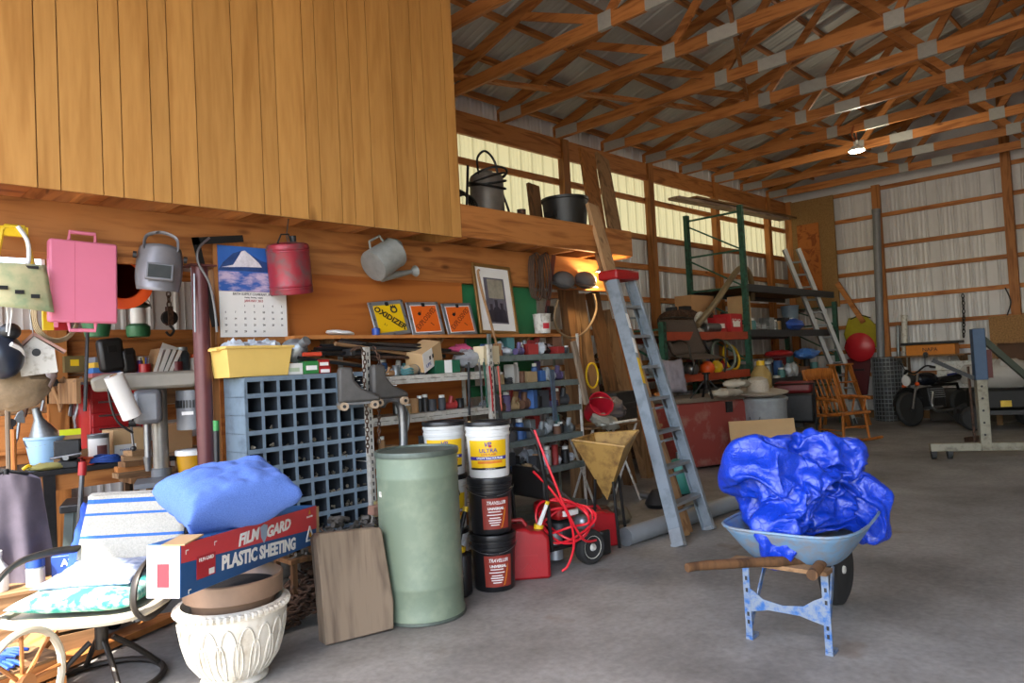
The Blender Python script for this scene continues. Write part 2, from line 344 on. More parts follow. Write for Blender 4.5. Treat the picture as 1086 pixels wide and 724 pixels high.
# ---- roof: sheets on purlins
SL = .3; TH = math.atan(SL)
ce = struct(obj(G().bx(XF-.2, XB+.2, -.12, .12, ZB+.19+SL*6.95+.13, ZB+.19+SL*6.95+.15), 'ceiling', ROOFM))
LEN = 7.35/math.cos(TH); rs_ = mesh(sheet(.92, LEN, .3, .02), 'roof_sheet', ROOFM)
zt = ZB+.19+SL*6.95+.12
x = XF-.2
while x < XB+.1:
    for sgn in (1, -1):
        o = obj(rs_, 'roof_sheet', ROOFM, ce); ex = Vector((sgn, 0, 0)); ez = Vector((0, sgn*math.cos(TH), -math.sin(TH))); ey = ez.cross(ex)
        o.matrix_world = Matrix.Translation((x+(0 if sgn > 0 else .92), 0, zt)) @ Matrix((ex, ey, ez)).transposed().to_4x4()
    x += .92
for i in range(12):
    y = 6.9-i*.6
    for sg in (1, -1):
        if y > .1: obj(G().box((7.5, 0, 0), (17.4, .04, .09), (0, 0, 0)), 'purlin', WX, ce, (0, sg*y, ZB+.19+SL*(6.95-y)+.06), (-sg*TH, 0, 0))
# ---- roof trusses: each one a thing
PLATE = mat('truss_plate', '#a5a39b', .5, .1, .15, 20)
def truss():
    t = thing('roof_truss', '', 'truss', group='roof trusses')
    def mem(n, p, q, w=.04, h=.09): obj(G().bar((0, *p), (0, *q), w, h, (0, .01, 1) if abs(p[1]-q[1]) < abs(p[0]-q[0]) else (0, 1, 0)), n, WY, t, sm=0)
    zc = .09
    mem('bottom_chord', (-6.95, .07), (6.95, .07), .045, .14)
    zz = lambda y: .14+SL*(6.95-abs(y))
    for s in (1, -1):
        mem('top_chord', (s*7.2, zz(7.2)), (0, zz(0)), .045, .14)
        nodes = [(s*4.27, zc), (s*2.3, zc), (0, zc)]; tops = [s*5.4, s*3.3, s*1.2]
        for (ny, nzz), ty in zip(nodes, tops):
            mem('web', (ny, nzz), (ty, zz(ty)-.05))
        for (ny, nzz), ty in zip(nodes, [s*3.3, s*1.2, s*1.2]):
            if ny or s > 0: mem('web', (ny, nzz), (ty, zz(ty)-.05))
        for ny, w in ((s*4.27, .16), (s*2.3, .2), (s*3.62, .34)):
            obj(G().bx(-.026, .026, ny-w/2, ny+w/2, -.002, .17 if w < .25 else .142), 'gusset_plate', PLATE, t)
        obj(G().bx(-.026, .026, s*6.75-.2, s*6.75+.2, .02, .16), 'gusset_plate', PLATE, t)
    mem('king_post', (0, zc), (0, zz(0)-.05))
    return t
TX = [1.25+1.167*i for i in range(13)]
_ord = ['first', 'second', 'third', 'fourth', 'fifth', 'sixth', 'seventh', 'eighth', 'ninth', 'tenth', 'eleventh', 'twelfth', 'thirteenth', 'fourteenth', 'fifteenth', 'sixteenth', 'seventeenth', 'eighteenth', 'nineteenth', 'twentieth']
t0 = truss(); t0.location = (TX[0], 0, ZB); t0['label'] = 'wooden roof truss nearest the open doorway, above the loft'
for i, tx in enumerate(TX[1:]): dup(t0, (tx, 0, ZB), label='wooden roof truss with steel plates, %s counting from the back wall' % _ord[len(TX)-2-i])
# long braces nailed across the chords
tag(obj(G().bar((5.6, 6.5, 4.93), (9.4, 5.1, 4.93), .09, .04), 'diagonal_brace', WX), 'thin wooden brace nailed diagonally across the first roof trusses', 'brace')
tag(obj(G().bar((6.6, 3.3, 4.93), (9.6, 4.6, 4.93), .04, .09), 'diagonal_brace', WX), 'wooden brace crossing between the trusses near the hanging lamp', 'brace')
# ---- plywood sheets on the back wall corner
OSB = mat('osb', '#8f6f42', .8, 0, .4, 40, .1, col2='#7a5a30', amt=.5, stretch=(1, 1.6, 1))
op = thing('plywood_sheet', 'tall brown plywood sheet covering the back wall corner', 'plywood', (15.9, 6.443, 2.546))
op.location = (15.93, 6.37, 2.35)
obj(G().bx(-.02, .02, -.5, .52, 0, 2.38), 'sheet', OSB, op); obj(G().bx(-.035, -.02, -.17, .3, .3, 1.85), 'patch_board', PLY, op)

# ================================================================== LOFT
lf = thing('storage_loft', 'wooden storage loft with golden board front above the workbench', 'loft', (0, 0, 0))
gx = [(0.983, 4.3, 2.478)[0], (1.088, 4.3, 2.473)[0], (1.29, 4.3, 2.469)[0], (1.392, 4.3, 2.466)[0], (1.548, 4.3, 2.47)[0], (1.649, 4.3, 2.471)[0], (1.806, 4.3, 2.474)[0], (2.036, 4.3, 2.472)[0], (2.215, 4.3, 2.474)[0], (2.324, 4.3, 2.474)[0], (2.526, 4.3, 2.477)[0], (2.622, 4.3, 2.481)[0], (2.784, 4.3, 2.485)[0], (2.889, 4.3, 2.482)[0], (3.042, 4.3, 2.485)[0], (3.254, 4.3, 2.485)[0], (3.441, 4.3, 2.489)[0], (3.55, 4.3, 2.492)[0], (3.768, 4.3, 2.497)[0], 3.87]
x0 = .2
for k, x1 in enumerate(gx):
    obj(G().bx(x0, x1-.006, 4.292, 4.31, 2.485, 4.72), 'board', WPANEL, lf, sm=0); x0 = x1
obj(G().bx(.2, 3.868, 4.31, 4.325, 2.487, 4.72), 'sheathing', DARKW, lf)
obj(G().bx(3.85, 3.868, 4.325, 6.85, 2.487, 4.72), 'end_wall', WPANEL, lf)
obj(G().bx(3.875, 6.2, 4.3, 4.34, 2.5, 2.757), 'fascia_beam', WX, lf, bev=.004)
jx = 1.23-.9
while jx < 6.2:
    obj(G().bx(jx-.035, jx+.035, 4.34, 6.86, 2.493, 2.735), 'joist', WY, lf, sm=0); jx += .45
obj(G().bx(6.16, 6.2, 4.34, 6.86, 2.5, 2.757), 'end_joist', WY, lf)
obj(G().bx(.2, 6.2, 4.325, 6.86, 2.737, 2.757), 'deck', PLY, lf)
obj(G().bx(.2, 6.2, 4.6, 4.66, 2.17, 2.492), 'header_beam', WX, lf, bev=.004)
obj(G().bx(.2, 1.98, 4.585, 4.6, 2.165, 2.2), 'header_trim', WX, lf)
obj(G().bx(6.02, 6.16, 5.0, 5.14, 0, 2.497), 'post', OLDW, lf)
pole = thing('support_pole', 'maroon painted steel pole holding up the loft beam beside the calendar', 'pole', (1.885, 4.53, 0))
MAR = mat('maroon_paint', '#5a2f30', .35, .2, .2); obj(G().cyl((0, 0, .012), (0, 0, 2.16), .05, n=20), 'tube', MAR, pole); obj(G().bx(-.09, .09, -.09, .09, 0, .012), 'foot_plate', MAR, pole); obj(G().bx(-.08, .08, -.07, .07, 2.16, 2.17), 'head_plate', MAR, pole)
# plywood wall behind the shelves, wainscot of the workbench alcove
pw = struct(obj(G().bx(2.02, 4.12, 4.605, 4.625, 0, 2.17), 'wall_partition', PLY))
obj(G().bx(2.02, 2.04, 4.625, 4.75, 0, 2.17), 'edge_board', OLDW, pw)
wn_ = struct(obj(G().bx(.2, 2.0, 6.93, 6.95, .95, 1.12), 'wall_wainscot', WX))
for k in range(5): obj(G().bx(.2, 4, 6.935, 6.952, 1.12+k*.147, 1.262+k*.147), 'plank', OLDWX if k % 2 else WX, wn_)
# narrow strip window under the loft
wi = struct(obj(G().bx(.4, 2.0, 6.93, 6.97, 2.565, 2.61), 'window_1', WX)); obj(G().bx(.4, 2.0, 6.94, 6.97, 2.36, 2.4), 'window_sill', WX, wi)

# ================================================================== FOREGROUND LEFT
# ---- white fluted planter with a brown pot inside
PLW = mat('white_planter', '#c8c2b4', .6, 0, .2, 12, .15, col2='#a89c88', amt=.2)
pl = thing('planter', 'white fluted urn planter with rope rim on the floor', 'planter', (1.585, 3.565, 0))
def flute(a, i): return 1+.004*math.cos(a*36)*(1 if 5 <= i <= 12 else 0)
prof = [(0, 0), (.15, 0), (.158, .012), (.152, .025), (.14, .032), (.15, .042), (.178, .07), (.208, .12), (.226, .18), (.237, .23), (.243, .27), (.247, .3), (.249, .32), (.25, .335), (.255, .345), (.26, .36), (.255, .375), (.235, .38), (.228, .36), (.2, .15), (.12, .07), (0, .07)]
obj(G().lathe(prof, 132, rf=flute), 'body', PLW, pl)
g = G()
for k in range(54):
    a = 2*PI*k/54; c, s = math.cos(a), math.sin(a); g.sph((.256*c, .256*s, .358), (.02, .02, .018), 6, 4)
obj(g, 'rope_rim', PLW, pl)
def pot_r(z):
    for (r0, z0), (r1, z1) in zip(prof[5:14], prof[6:15]):
        if z0 <= z <= z1: return r0+(r1-r0)*(z-z0)/(z1-z0)
    return .25
g = G()
for row, n_, hf, zb, zt in ((0, 18, .185, .05, .305), (1, 18, .11, .05, .24)):     # pointed-arch petals in relief round the belly
    for k in range(n_):
        a = 2*PI*(k+.5*row)/n_; pts = []
        for i in range(15):
            s_ = i/14; z = zb+(zt-zb)*math.sin(PI*s_)**.7; aa = a+hf*math.cos(PI*s_)*(.55+.45*min(1, (z-zb)/.08)); q = pot_r(z)+.003; pts.append((q*math.cos(aa), q*math.sin(aa), z))
        g.tube(pts, .005, 5)
obj(g, 'petal_relief', PLW, pl)
BRP = mat('brown_pot', '#8a6e58', .55, 0, .25, 8)
ip = thing('flower_pot', 'brown plastic flower pot set inside the white urn planter', 'flower pot', (1.6, 3.58, .08))
obj(G().lathe([(0, 0), (.118, 0), (.2, .3), (.21, .32), (.232, .325), (.236, .41), (.228, .415), (.222, .41), (.2, .33), (.12, .02), (0, .02)], 40), 'pot', BRP, ip)
obj(G().lathe([(.0, .36), (.214, .36), (.0, .372)], 30), 'soil', mat('soil', '#2d2620', .95, 0, .4, 20, .4), ip)
# ---- long carton of plastic sheeting
A, B = Vector((1.175, 3.13, .568)), Vector((2.234, 3.871, .478))
ax = (B-A).normalized(); pr = Vector((-ax.y, ax.x, 0)).normalized(); up = ax.cross(pr).normalized(); LN = (B-A).length
bx_ = thing('sheeting_carton', 'red and blue plastic sheeting carton lying across the planter', 'carton'); bx_.matrix_world = Matrix.Translation(A) @ Matrix((ax, pr, up)).transposed().to_4x4()
CRED = mat('carton_red', '#cc3a40', .5, 0, .1, 6, rnd=0); CBLU = mat('carton_blue', '#1c4f86', .5, 0, .1, 6, rnd=0); CWHT = mat('carton_white', '#d5cfc9', .6, 0, .08, 5, rnd=0)
W_, H_ = .155, .218
obj(G().bx(0, LN, 0, W_, 0, H_), 'body', CBLU, bx_, bev=.004)
g = G().add([(.002, -.0015, .14), (LN-.002, -.0015, .085), (LN-.002, -.0015, H_-.002), (.002, -.0015, H_-.002)], [(0, 1, 2, 3)]); obj(g, 'red_band', CRED, bx_)
obj(G().bx(-.002, 0, .003, W_-.003, .003, H_-.003), 'end_face', CWHT, bx_); obj(G().bx(-.004, -.002, .05, .105, .045, .14), 'end_print', INKR, bx_)
obj(G().bx(.11, .25, -.003, -.0015, .05, .145), 'product_panel', INKR, bx_); text('FILM-GARD', .022, INKW, bx_, (.18, -.004, .128)); obj(G().bx(.2, .24, -.004, -.003, .055, .08), 'barcode', INKW, bx_)
text('FILM', .075, INKW, bx_, (.53, -.004, .158), (PI/2, -.03, 0), bold=.003, sx=1.25, shear=.25); text('GARD', .075, INKW, bx_, (.83, -.004, .155), (PI/2, -.03, 0), bold=.003, sx=1.25, shear=.25)
obj(G().ext([(.645, .19), (.68, .2), (.715, .19), (.71, .14), (.68, .105), (.65, .14)], -.004, -.003), 'shield_emblem', mat('emblem_grey', '#8fa3b8', .5, 0, .1, rnd=0), bx_)
text('PLASTIC SHEETING', .085, INKW, bx_, (.66, -.004, .062), (PI/2, .05, 0), bold=.0035, sx=1.0)
g = G(); g.bar((1.16, -.003, .04), (1.2, -.003, .11), .004, .01, (0, 0, 1)); g.bar((1.2, -.003, .11), (1.245, -.003, .035), .004, .01); g.bar((1.155, -.003, .035), (1.24, -.003, .032), .004, .01); obj(g, 'triangle_mark', INKW, bx_)
obj(G().bx(1.19, 1.22, -.004, -.003, .05, .075), 'orange_mark', INKO, bx_); text('BEGIN HERE', .014, INKW, bx_, (1.2, -.004, .165)); obj(G().ext([(1.185, .178), (1.215, .178), (1.2, .205)], -.004, -.003), 'orange_arrow', INKO, bx_)
obj(G().bx(LN, LN+.035, 0, .003, .01, H_-.01), 'end_flap', CARDL, bx_); obj(G().box((.06, .03, H_+.008), (.16, .1, .006), (0, -.1, .1)), 'top_flap', CARDL, bx_)
for z, x in ((.185, .03), (.185, .24), (.02, .05)): obj(G().bx(x, x+.02, -.004, -.003, z, z+.004).bx(x, x+.004, -.004, -.003, z-.014, z), 'corner_mark', INKW, bx_)
# ---- blue towelling cushion on the carton
PILB = mat('blue_towelling', '#5c7cc6', .95, 0, .25, 240, .35, col2='#4a69b2', amt=.5, rnd=0)
def pillow(name, lx, ly, h, m_, label, cat, loc, rot, seed=0, n=36, wr=.02, parent=None):
    g = G()
    for sg in (1, -1):
        def fn(u, v):
            a, b = u*2-1, v*2-1; pin = 1-.13*(1-abs(a)**2)*(abs(b)**3); pin2 = 1-.13*(1-abs(b)**2)*(abs(a)**3)
            t = max(0, (1-a**4)*(1-b**4))**.42
            w = wr*(nz(a*2.2+seed, b*2.2, sg*3)+.6*nz(a*5+seed, b*5, sg)) * t + wr*.5*math.sin(b*16+3*nz(a*2, b*2, seed))*t*(1-t*.5)
            return (a*lx/2*pin2, b*ly/2*pin, sg*(h/2*t+w))
        g.grid(fn, n, n)
    me = mesh(g, name, m_, 180)
    bm = bmesh.new(); bm.from_mesh(me); bmesh.ops.remove_doubles(bm, verts=bm.verts, dist=.0005); bmesh.ops.recalc_face_normals(bm, faces=bm.faces); bm.to_mesh(me); bm.free(); me.shade_smooth()
    o = obj(me, name, m_, parent, loc, rot)
    return tag(o, label, cat) if label else o
pillow('cushion', .58, .4, .25, PILB, 'blue towelling cushion lying on the plastic sheeting carton', 'cushion', (1.56, 3.5, .905), (R_(18), R_(-4), R_(2)), 3)
# ---- old thick slab of timber
sl = G()
def fsl(u, v): return 0
pts = [(-.2, 0), (.19, .0), (.205, .15), (.19, .35), (.175, .54), (.165, .565), (-.185, .585), (-.205, .56), (-.2, .3)]
sl.ext(pts, -.065, .065, 'xz')
tag(obj(sl, 'timber_slab', GREYW, None, (2.249, 3.41, 0), (R_(-8), 0, R_(-14)), bev=.008), 'weathered grey timber slab leaning in front of the green drum', 'timber')
bpy.data.objects['timber_slab'].location = (2.285, 3.56, .0)
# ---- green steel drum, open top
DRG = mat('drum_green', '#6f7d69', .5, .1, .2, 7, .05, col2='#7e8a74', amt=.35, rnd=0)
dr = thing('steel_drum', 'tall pale green steel drum with open top', 'drum', (2.745, 3.55, 0))
obj(G().lathe([(0, .01), (.25, .01), (.252, .03), (.244, .05), (.244, .19), (.247, .2), (.244, .21), (.244, .82), (.247, .83), (.244, .84), (.244, .965), (.234, .965), (.234, .03), (0, .03)], 48), 'shell', DRG, dr)
obj(G().lathe([(.236, .95), (.252, .95), (.255, .97), (.25, .982), (.236, .982), (.233, .97)], 48), 'rim', mat('drum_rim', '#5c665c', .5, .3, .3, 16), dr); obj(G().lathe([(.25, 0), (.256, .005), (.254, .02), (.245, .022)], 48), 'bottom_rim', mat('drum_rim', '#5c665c', .5, .3, .3, 16), dr)
obj(G().box((.1985, -.1445, .7), (.075, .004, .014), (0, -.15, .941)), 'slot', BLK, dr); obj(G().box((-.24, .05, .74), (.03, .004, .03), (0, 0, -1.78)), 'tag_plate', WPAINT, dr)
# ---- pails
PW = mat('pail_white', '#d6d6d2', .3, 0, .06, 6); PB = mat('pail_black', '#1c1c1e', .35, 0, .2, 6)
LYEL = mat('label_yellow', '#e0b313', .45, 0, .06, 8, rnd=0); LPUR = mat('label_purple', '#3b2f86', .45, 0, .05, rnd=0); LRED = mat('label_red', '#8e2f22', .5, 0, .15, 9, rnd=0); LORG = mat('label_orange', '#d1781c', .5, 0, .1, rnd=0)
FA = R_(-133)
def pail(kind, label, loc, ang=0, group=None):
    t = thing('pail', label, 'bucket', loc, 0, group); body = PW if kind == 'white' else PB
    obj(G().lathe([(0, .0), (.128, .0), (.132, .01), (.143, .265), (.149, .268), (.149, .285), (.144, .288), (.145, .31), (.151, .313), (.151, .325), (.146, .328), (.147, .35), (.138, .35), (.13, .02), (0, .02)], 40), 'body', body, t)
    obj(G().lathe([(0, .352), (.125, .352), (.135, .362), (.152, .362), (.154, .355), (.153, .335), (.146, .335)], 40), 'lid', PB, t)
    r0, r1 = .1335, .1445
    f = FA+ang; rr = lambda z: .1335+.0115*(z/.265)
    if kind == 'white':
        patch(rr(.055)+.0015, .055, .245, f, .95, LYEL, t, rt=rr(.245)+.0015); patch(rr(.118)+.0025, .118, .14, f, .95, LPUR, t, 'label_band', rt=rr(.14)+.0025); patch(rr(.055)+.0025, .055, .068, f, .95, PB, t, 'label_foot', rt=rr(.068)+.0025)
        patch(rr(.085)+.0025, .095, .112, f+.1, .6, LORG, t, 'label_stripe', rt=rr(.112)+.0025)
        wraptext('VP', .042, LPUR, t, rr(.215)+.004, .218, f, bold=.0006, shear=.2); patch(rr(.2)+.004, .199, .214, f+.13, .06, INKR, t, 'red_mark', rt=rr(.214)+.004)
        wraptext('ULTRA', .036, LPUR, t, rr(.18)+.004, .178, f+.03, bold=.0004, sx=1.1); wraptext('LOW FLASH', .018, INKR, t, rr(.15)+.004, .154, f+.05); wraptext('UTILITY TRACTOR FLUID', .016, INKW, t, rr(.13)+.005, .129, f+.1, bold=.0005); wraptext('HYDRAULIC OIL', .009, INKW, t, rr(.06)+.005, .0615, f+.1)
    else:
        patch(rr(.03)+.0015, .035, .235, f+.2, .66, LRED, t, rt=rr(.235)+.0015)
        wraptext('TRAVELLER', .031, INKW, t, rr(.2)+.004, .205, f+.2, bold=.0003, shear=.3, sx=.85); wraptext('UNIVERSAL', .022, INKW, t, rr(.17)+.004, .168, f+.18, bold=.0008)
        for q, w in ((.145, .3), (.125, .36), (.105, .25), (.09, .3), (.075, .27), (.06, .2)): patch(rr(q)+.003, q, q+.006, f+.12, w, INKW, t, 'print_line', rt=rr(q+.006)+.003)
        g = G(); pts2 = [(.14, .04), (.2, .06), (.27, .12), (.33, .17), (.36, .185), (.34, .14), (.29, .09), (.22, .045)]
        vs = [((rr(z)+.003)*math.cos(f+.15+a), (rr(z)+.003)*math.sin(f+.15+a), z) for a, z in [(p[0]*1.3+.05, p[1]) for p in pts2]]; g.add(vs, [tuple(range(len(vs)))]); obj(g, 'swoosh', LORG, t)
    fb, dp_ = (f+PI, .12) if kind == 'white' else (f, .05); pts = [(.15*math.cos(fb+1.45-2.9*i/14), .15*math.sin(fb+1.45-2.9*i/14), .3-dp_*math.sin(PI*i/14)) for i in range(15)]
    bl = obj(G().tube([(p[0]*1.06, p[1]*1.06, p[2]) for p in pts], .0025, 6), 'bail', STEEL, t)
    obj(G().tube([(p[0]*1.06, p[1]*1.06, p[2]) for p in pts[6:9]], .007, 8), 'grip', body, bl)
    return t
PC = Vector((3.36, 3.57))
pail('black', 'black pail with red label at the bottom of the right stack', (PC.x, PC.y, 0)); pail('black', 'black pail with red label in the middle under a white pail', (PC.x+.005, PC.y+.01, .366), .05)
pail('white', 'white pail with yellow label on top of two black pails', (PC.x, PC.y, .732), -.05)
PD = Vector((3.27, 3.93))
for k, (a, l) in enumerate(((.1, 'white pail with yellow label on the floor behind the green drum'), (.12, 'white pail with yellow label in the middle of the left stack'), (.0, 'white pail with yellow label on top of the left stack'))): pail('white', l, (PD.x+.006*k, PD.y-.004*k, .366*k), a)
# ---- black oil jug with yellow funnel neck
oj = thing('oil_jug', 'black oil jug with long neck and yellow cap', 'jug', (3.09, 3.62, 0), .4)
obj(G().bx(-.055, .055, -.08, .08, 0, .28), 'body', BLK, oj, bev=.025); obj(G().cyl((0, 0, .27), (.0, 0, .31), .055, .045, 16), 'collar', YEL, oj); obj(G().cyl((0, 0, .31), (.1, -.02, .52), .02, .014, 12), 'neck', BLK, oj); obj(G().cyl((.098, -.02, .515), (.11, -.022, .545), .02, n=12), 'cap', YEL, oj)
# ---- gas cans
def gas_can(label, loc, rz, s=1, spout=True):
    t = thing('gas_can', label, 'gas can', loc, rz); t.scale = (s, s, s)
    obj(G().ext([(-.15, 0), (.15, 0), (.155, .02), (.155, .27), (.12, .32), (.03, .325), (.0, .345), (-.13, .345), (-.155, .32)], -.11, .11), 'body', RED, t, bev=.02)
    obj(G().tube([(-.12, 0, .345), (-.11, 0, .385), (-.02, 0, .385), (.01, 0, .345)], .014, 8), 'handle', RED, t)
    obj(G().tube([(-.06, -.112, .05), (0.0, -.113, .11), (.06, -.112, .05)], .004, 4).bx(-.07, .07, -.113, -.111, .16, .17), 'embossing', REDM, t)
    if spout:
        obj(G().cyl((.09, 0, .31), (.1, 0, .345), .033, n=14), 'collar', YEL, t); sp = obj(G().cyl((.1, 0, .34), (.16, -.02, .49), .017, .013, 10), 'spout', WHT, t); obj(G().cyl((.158, -.02, .485), (.166, -.022, .505), .016, n=10), 'tip', YEL, sp)
    return t
gas_can('red plastic gas can with white spout beside the black pails', (3.66, 3.56, 0), R_(-42), 1.0)
gas_can('small red gas can beside the pressure washer wheel', (4.62, 3.66, 0), R_(-30), .8, False)
# ---- pressure washer with coiled red hose
pwx = thing('pressure_washer', 'red pressure washer with black handle frame and coiled hose', 'pressure washer', (4.12, 3.62, 0), R_(82))
for sx in (-.23, .23):
    w = obj(G().lathe([(.08, -.035), (.1, -.045), (.118, -.035), (.125, -.01), (.125, .01), (.118, .035), (.1, .045), (.08, .035)], 28, M=Matrix.Translation((sx, -.05, .125)) @ Matrix.Rotation(PI/2, 4, 'Y')), 'wheel', RUB, pwx)
    obj(G().lathe([(0, -.05), (.02, -.05), (.03, -.03), (.07, -.03), (.081, -.038), (.081, .038), (.07, .03), (.03, .03), (.02, .05), (0, .05)], 20, M=Matrix.Translation((sx, -.05, .125)) @ Matrix.Rotation(PI/2, 4, 'Y')), 'hub', WPAINT, w)
obj(G().cyl((-.2, -.05, .125), (.2, -.05, .125), .01), 'axle', STEEL, pwx)
obj(G().bx(-.2, .2, -.12, .3, .14, .17), 'base_plate', BLKM, pwx, bev=.01)
obj(G().lathe([(0, .17), (.1, .17), (.12, .19), (.12, .25), (.105, .27), (.105, .3), (.06, .33), (0, .335)], 24, c=(-.02, .05, 0)), 'engine', DARKM, pwx)
obj(G().bx(-.17, .13, -.02, .18, .33, .45), 'fuel_tank', REDM, pwx, bev=.035); obj(G().cyl((-.02, .08, .45), (-.02, .08, .475), .035, n=14), 'fuel_cap', BLK, pwx)
obj(G().bx(-.22, -.11, -.14, .0, .24, .34), 'muffler', ALU, pwx, bev=.03); obj(G().cyl((-.1, .17, .06), (-.1, .17, .25), .06, n=16), 'pump', ALU, pwx); obj(G().bx(-.185, -.172, .0, .14, .36, .4), 'badge', INKW, pwx)
obj(G().bx(-.2, -.17, -.3, -.2, .02, .2), 'fender', BLK, pwx, bev=.02)
fr = [(-.2, .28, .15), (-.2, .3, .6), (-.2, .36, .95), (-.17, .38, 1.0), (.17, .38, 1.0), (.2, .36, .95), (.2, .3, .6), (.2, .28, .15)]
obj(G().tube(fr, .014, 8), 'handle_frame', BLKM, pwx); obj(G().bx(-.19, .19, .27, .31, .5, .72), 'panel', BLK, pwx, bev=.02)
hz = G(); cr_, cd_ = Vector((-.71, -.7, 0)), Vector((-.7, .71, 0))
for k in range(4):
    r = .15+.022*(k % 3); c0 = Vector((-.17, .1, .33+.015*k))+cd_*(.06+.02*k)
    hz.tube([c0+cr_*(r*math.cos(a)*1.1)+cd_*(.03*math.sin(3*a+k))+Vector((0, 0, r*math.sin(a)*.72+.035*math.sin(2*a+k*1.3))) for a in [2*PI*i/30 for i in range(30)]], .009, 7, closed=True)
hz.tube(curve([(-.2, .38, 1.0), (-.3, .34, .72), (-.34, .25, .45), (-.33, .1, .22), (-.3, -.05, .18)]), .009, 7); hz.tube(curve([(-.1, .33, .7), (-.22, .28, .58), (-.3, .2, .4), (-.3, .16, .2), (-.28, .2, .06), (-.25, .24, .012)]), .009, 7)
obj(hz, 'hose', mat('red_hose', '#d8202e', .35, 0, .05), pwx); obj(G().cyl((-.12, .34, .74), (-.24, .0, .38), .008, n=8), 'spray_wand', STEEL, pwx); obj(G().cyl((.16, .42, 1.25), (.17, .32, .5), .012, n=8), 'lance', BLKM, pwx)
# ---- patio swivel chair
PCF = mat('patio_frame', '#38322c', .45, .5, .3, 10); PCW = mat('patio_cream', '#b8ae98', .6, 0, .2)
ch = thing('patio_chair', 'brown metal swivel patio chair with looped arms and cream seat rim', 'chair', (1.13, 4.02, 0), R_(-45))
obj(G().tube([(.27*math.cos(a), .27*math.sin(a), .018) for a in [2*PI*i/36 for i in range(36)]], .016, 8, closed=True), 'base_ring', PCF, ch)
for k in range(4): a = PI/4+PI/2*k; obj(G().tube(curve([(.26*math.cos(a), .26*math.sin(a), .03), (.15*math.cos(a), .15*math.sin(a), .14), (.05*math.cos(a), .05*math.sin(a), .22)]), .014, 8), 'leg', PCF, ch)
obj(G().cyl((0, 0, .18), (0, 0, .36), .03, n=14), 'pedestal', PCF, ch); obj(G().bx(-.17, .17, -.03, .03, .34, .37).bx(-.03, .03, -.2, .2, .34, .37), 'seat_support', PCF, ch)
obj(G().tube(curve([(-.3, -.27, .41), (0, -.32, .4), (.3, -.27, .41), (.31, .1, .4), (.29, .27, .4), (-.29, .27, .4), (-.31, .1, .4)], 6, True), .022, 8, closed=True), 'seat_rim', PCW, ch)
obj(G().grid(lambda u, v: (-.29+.58*u, -.28+.55*v, .405-.03*math.sin(PI*u)*math.sin(PI*v)), 8, 8), 'seat_sling', PCW, ch, solid=.008)
obj(G().tube(curve([(-.27, .27, .4), (-.27, .33, .58), (-.25, .41, .79), (0, .43, .81), (.25, .41, .79), (.27, .33, .58), (.27, .27, .4)]), .016, 8), 'back_frame', PCF, ch); obj(G().grid(lambda u, v: (-.25+.5*u, .27+.14*v, .43+.37*v), 6, 8), 'back_sling', PCW, ch, solid=.008)
for sx in (-1, 1):
    obj(G().tube(curve([(sx*.28, .3, .6), (sx*.31, .1, .63), (sx*.32, -.12, .635), (sx*.32, -.27, .58), (sx*.32, -.31, .47), (sx*.315, -.22, .385), (sx*.3, -.05, .37), (sx*.28, .1, .38)]), .027, 8, flat=.5), 'armrest', PCF, ch)
# towel over the back
m, nt, b = base('striped_towel'); L = nt.links.new; N = nt.nodes.new
tc = N('ShaderNodeTexCoord'); sp = N('ShaderNodeSeparateXYZ'); L(tc.outputs['Object'], sp.inputs[0]); rp = N('ShaderNodeValToRGB'); rp.color_ramp.interpolation = 'CONSTANT'
cr, bl_ = lin('#a8a69c'), lin('#2a5fae')
els = [(0, cr), (.11, bl_), (.135, cr), (.2, bl_), (.225, cr), (.255, bl_), (.27, cr), (.5, bl_), (.53, cr), (.75, bl_), (.775, cr), (.88, bl_), (.93, cr)]
while len(rp.color_ramp.elements) < len(els): rp.color_ramp.elements.new(.5)
for e, (p, c) in zip(rp.color_ramp.elements, els): e.position = p; e.color = c
mr = N('ShaderNodeMapRange'); mr.inputs[1].default_value = .42; mr.inputs[2].default_value = .87; L(sp.outputs[2], mr.inputs[0]); L(mr.outputs[0], rp.inputs[0])
no = N('ShaderNodeTexNoise'); no.inputs['Scale'].default_value = 120; L(tc.outputs['Object'], no.inputs['Vector']); mu = N('ShaderNodeMix'); mu.data_type = 'RGBA'; mu.blend_type = 'MULTIPLY'; mu.inputs[0].default_value = .45; L(rp.outputs[0], mu.inputs[6]); L(no.outputs['Fac'], mu.inputs[7]); L(mu.outputs[2], b.inputs['Base Color'])
b.inputs['Roughness'].default_value = .95; bu = N('ShaderNodeBump'); bu.inputs['Strength'].default_value = .6; bu.inputs['Distance'].default_value = .01; L(no.outputs['Fac'], bu.inputs['Height']); L(bu.outputs[0], b.inputs['Normal'])
def ftow(u, v):
    x = -.275+.55*u+.01*nz(u*3, v*3); s_ = v*1.25
    if s_ < .6: t = s_/.6; y, z = .235+.16*t, .42+.41*t
    elif s_ < .7: a = (s_-.6)/.1*PI; y, z = .425-.04*math.cos(a), .83+.035*math.sin(a)
    else: t = (s_-.7)/.55; y, z = .465+.02*t, .83-.4*t
    return (x, y+.008*nz(u*5, v*6, 3), z)
o = tag(obj(G().grid(ftow, 14, 40), 'beach_towel', m, None, (1.13, 4.02, 0), (0, 0, R_(-45)), solid=.012), 'cream woven towel with blue stripes draped over the patio chair back', 'towel')
BLF = mat('blue_fabric', '#2448a8', .9, 0, .2, 40, .2)
g = G().grid(lambda u, v: (-.36+.16*u+.01*nz(v*4, u*3), .3+.2*v+.03*nz(v*6, u*2, 5), .81-.5*u*.12-.38*(1-v)), 8, 18)
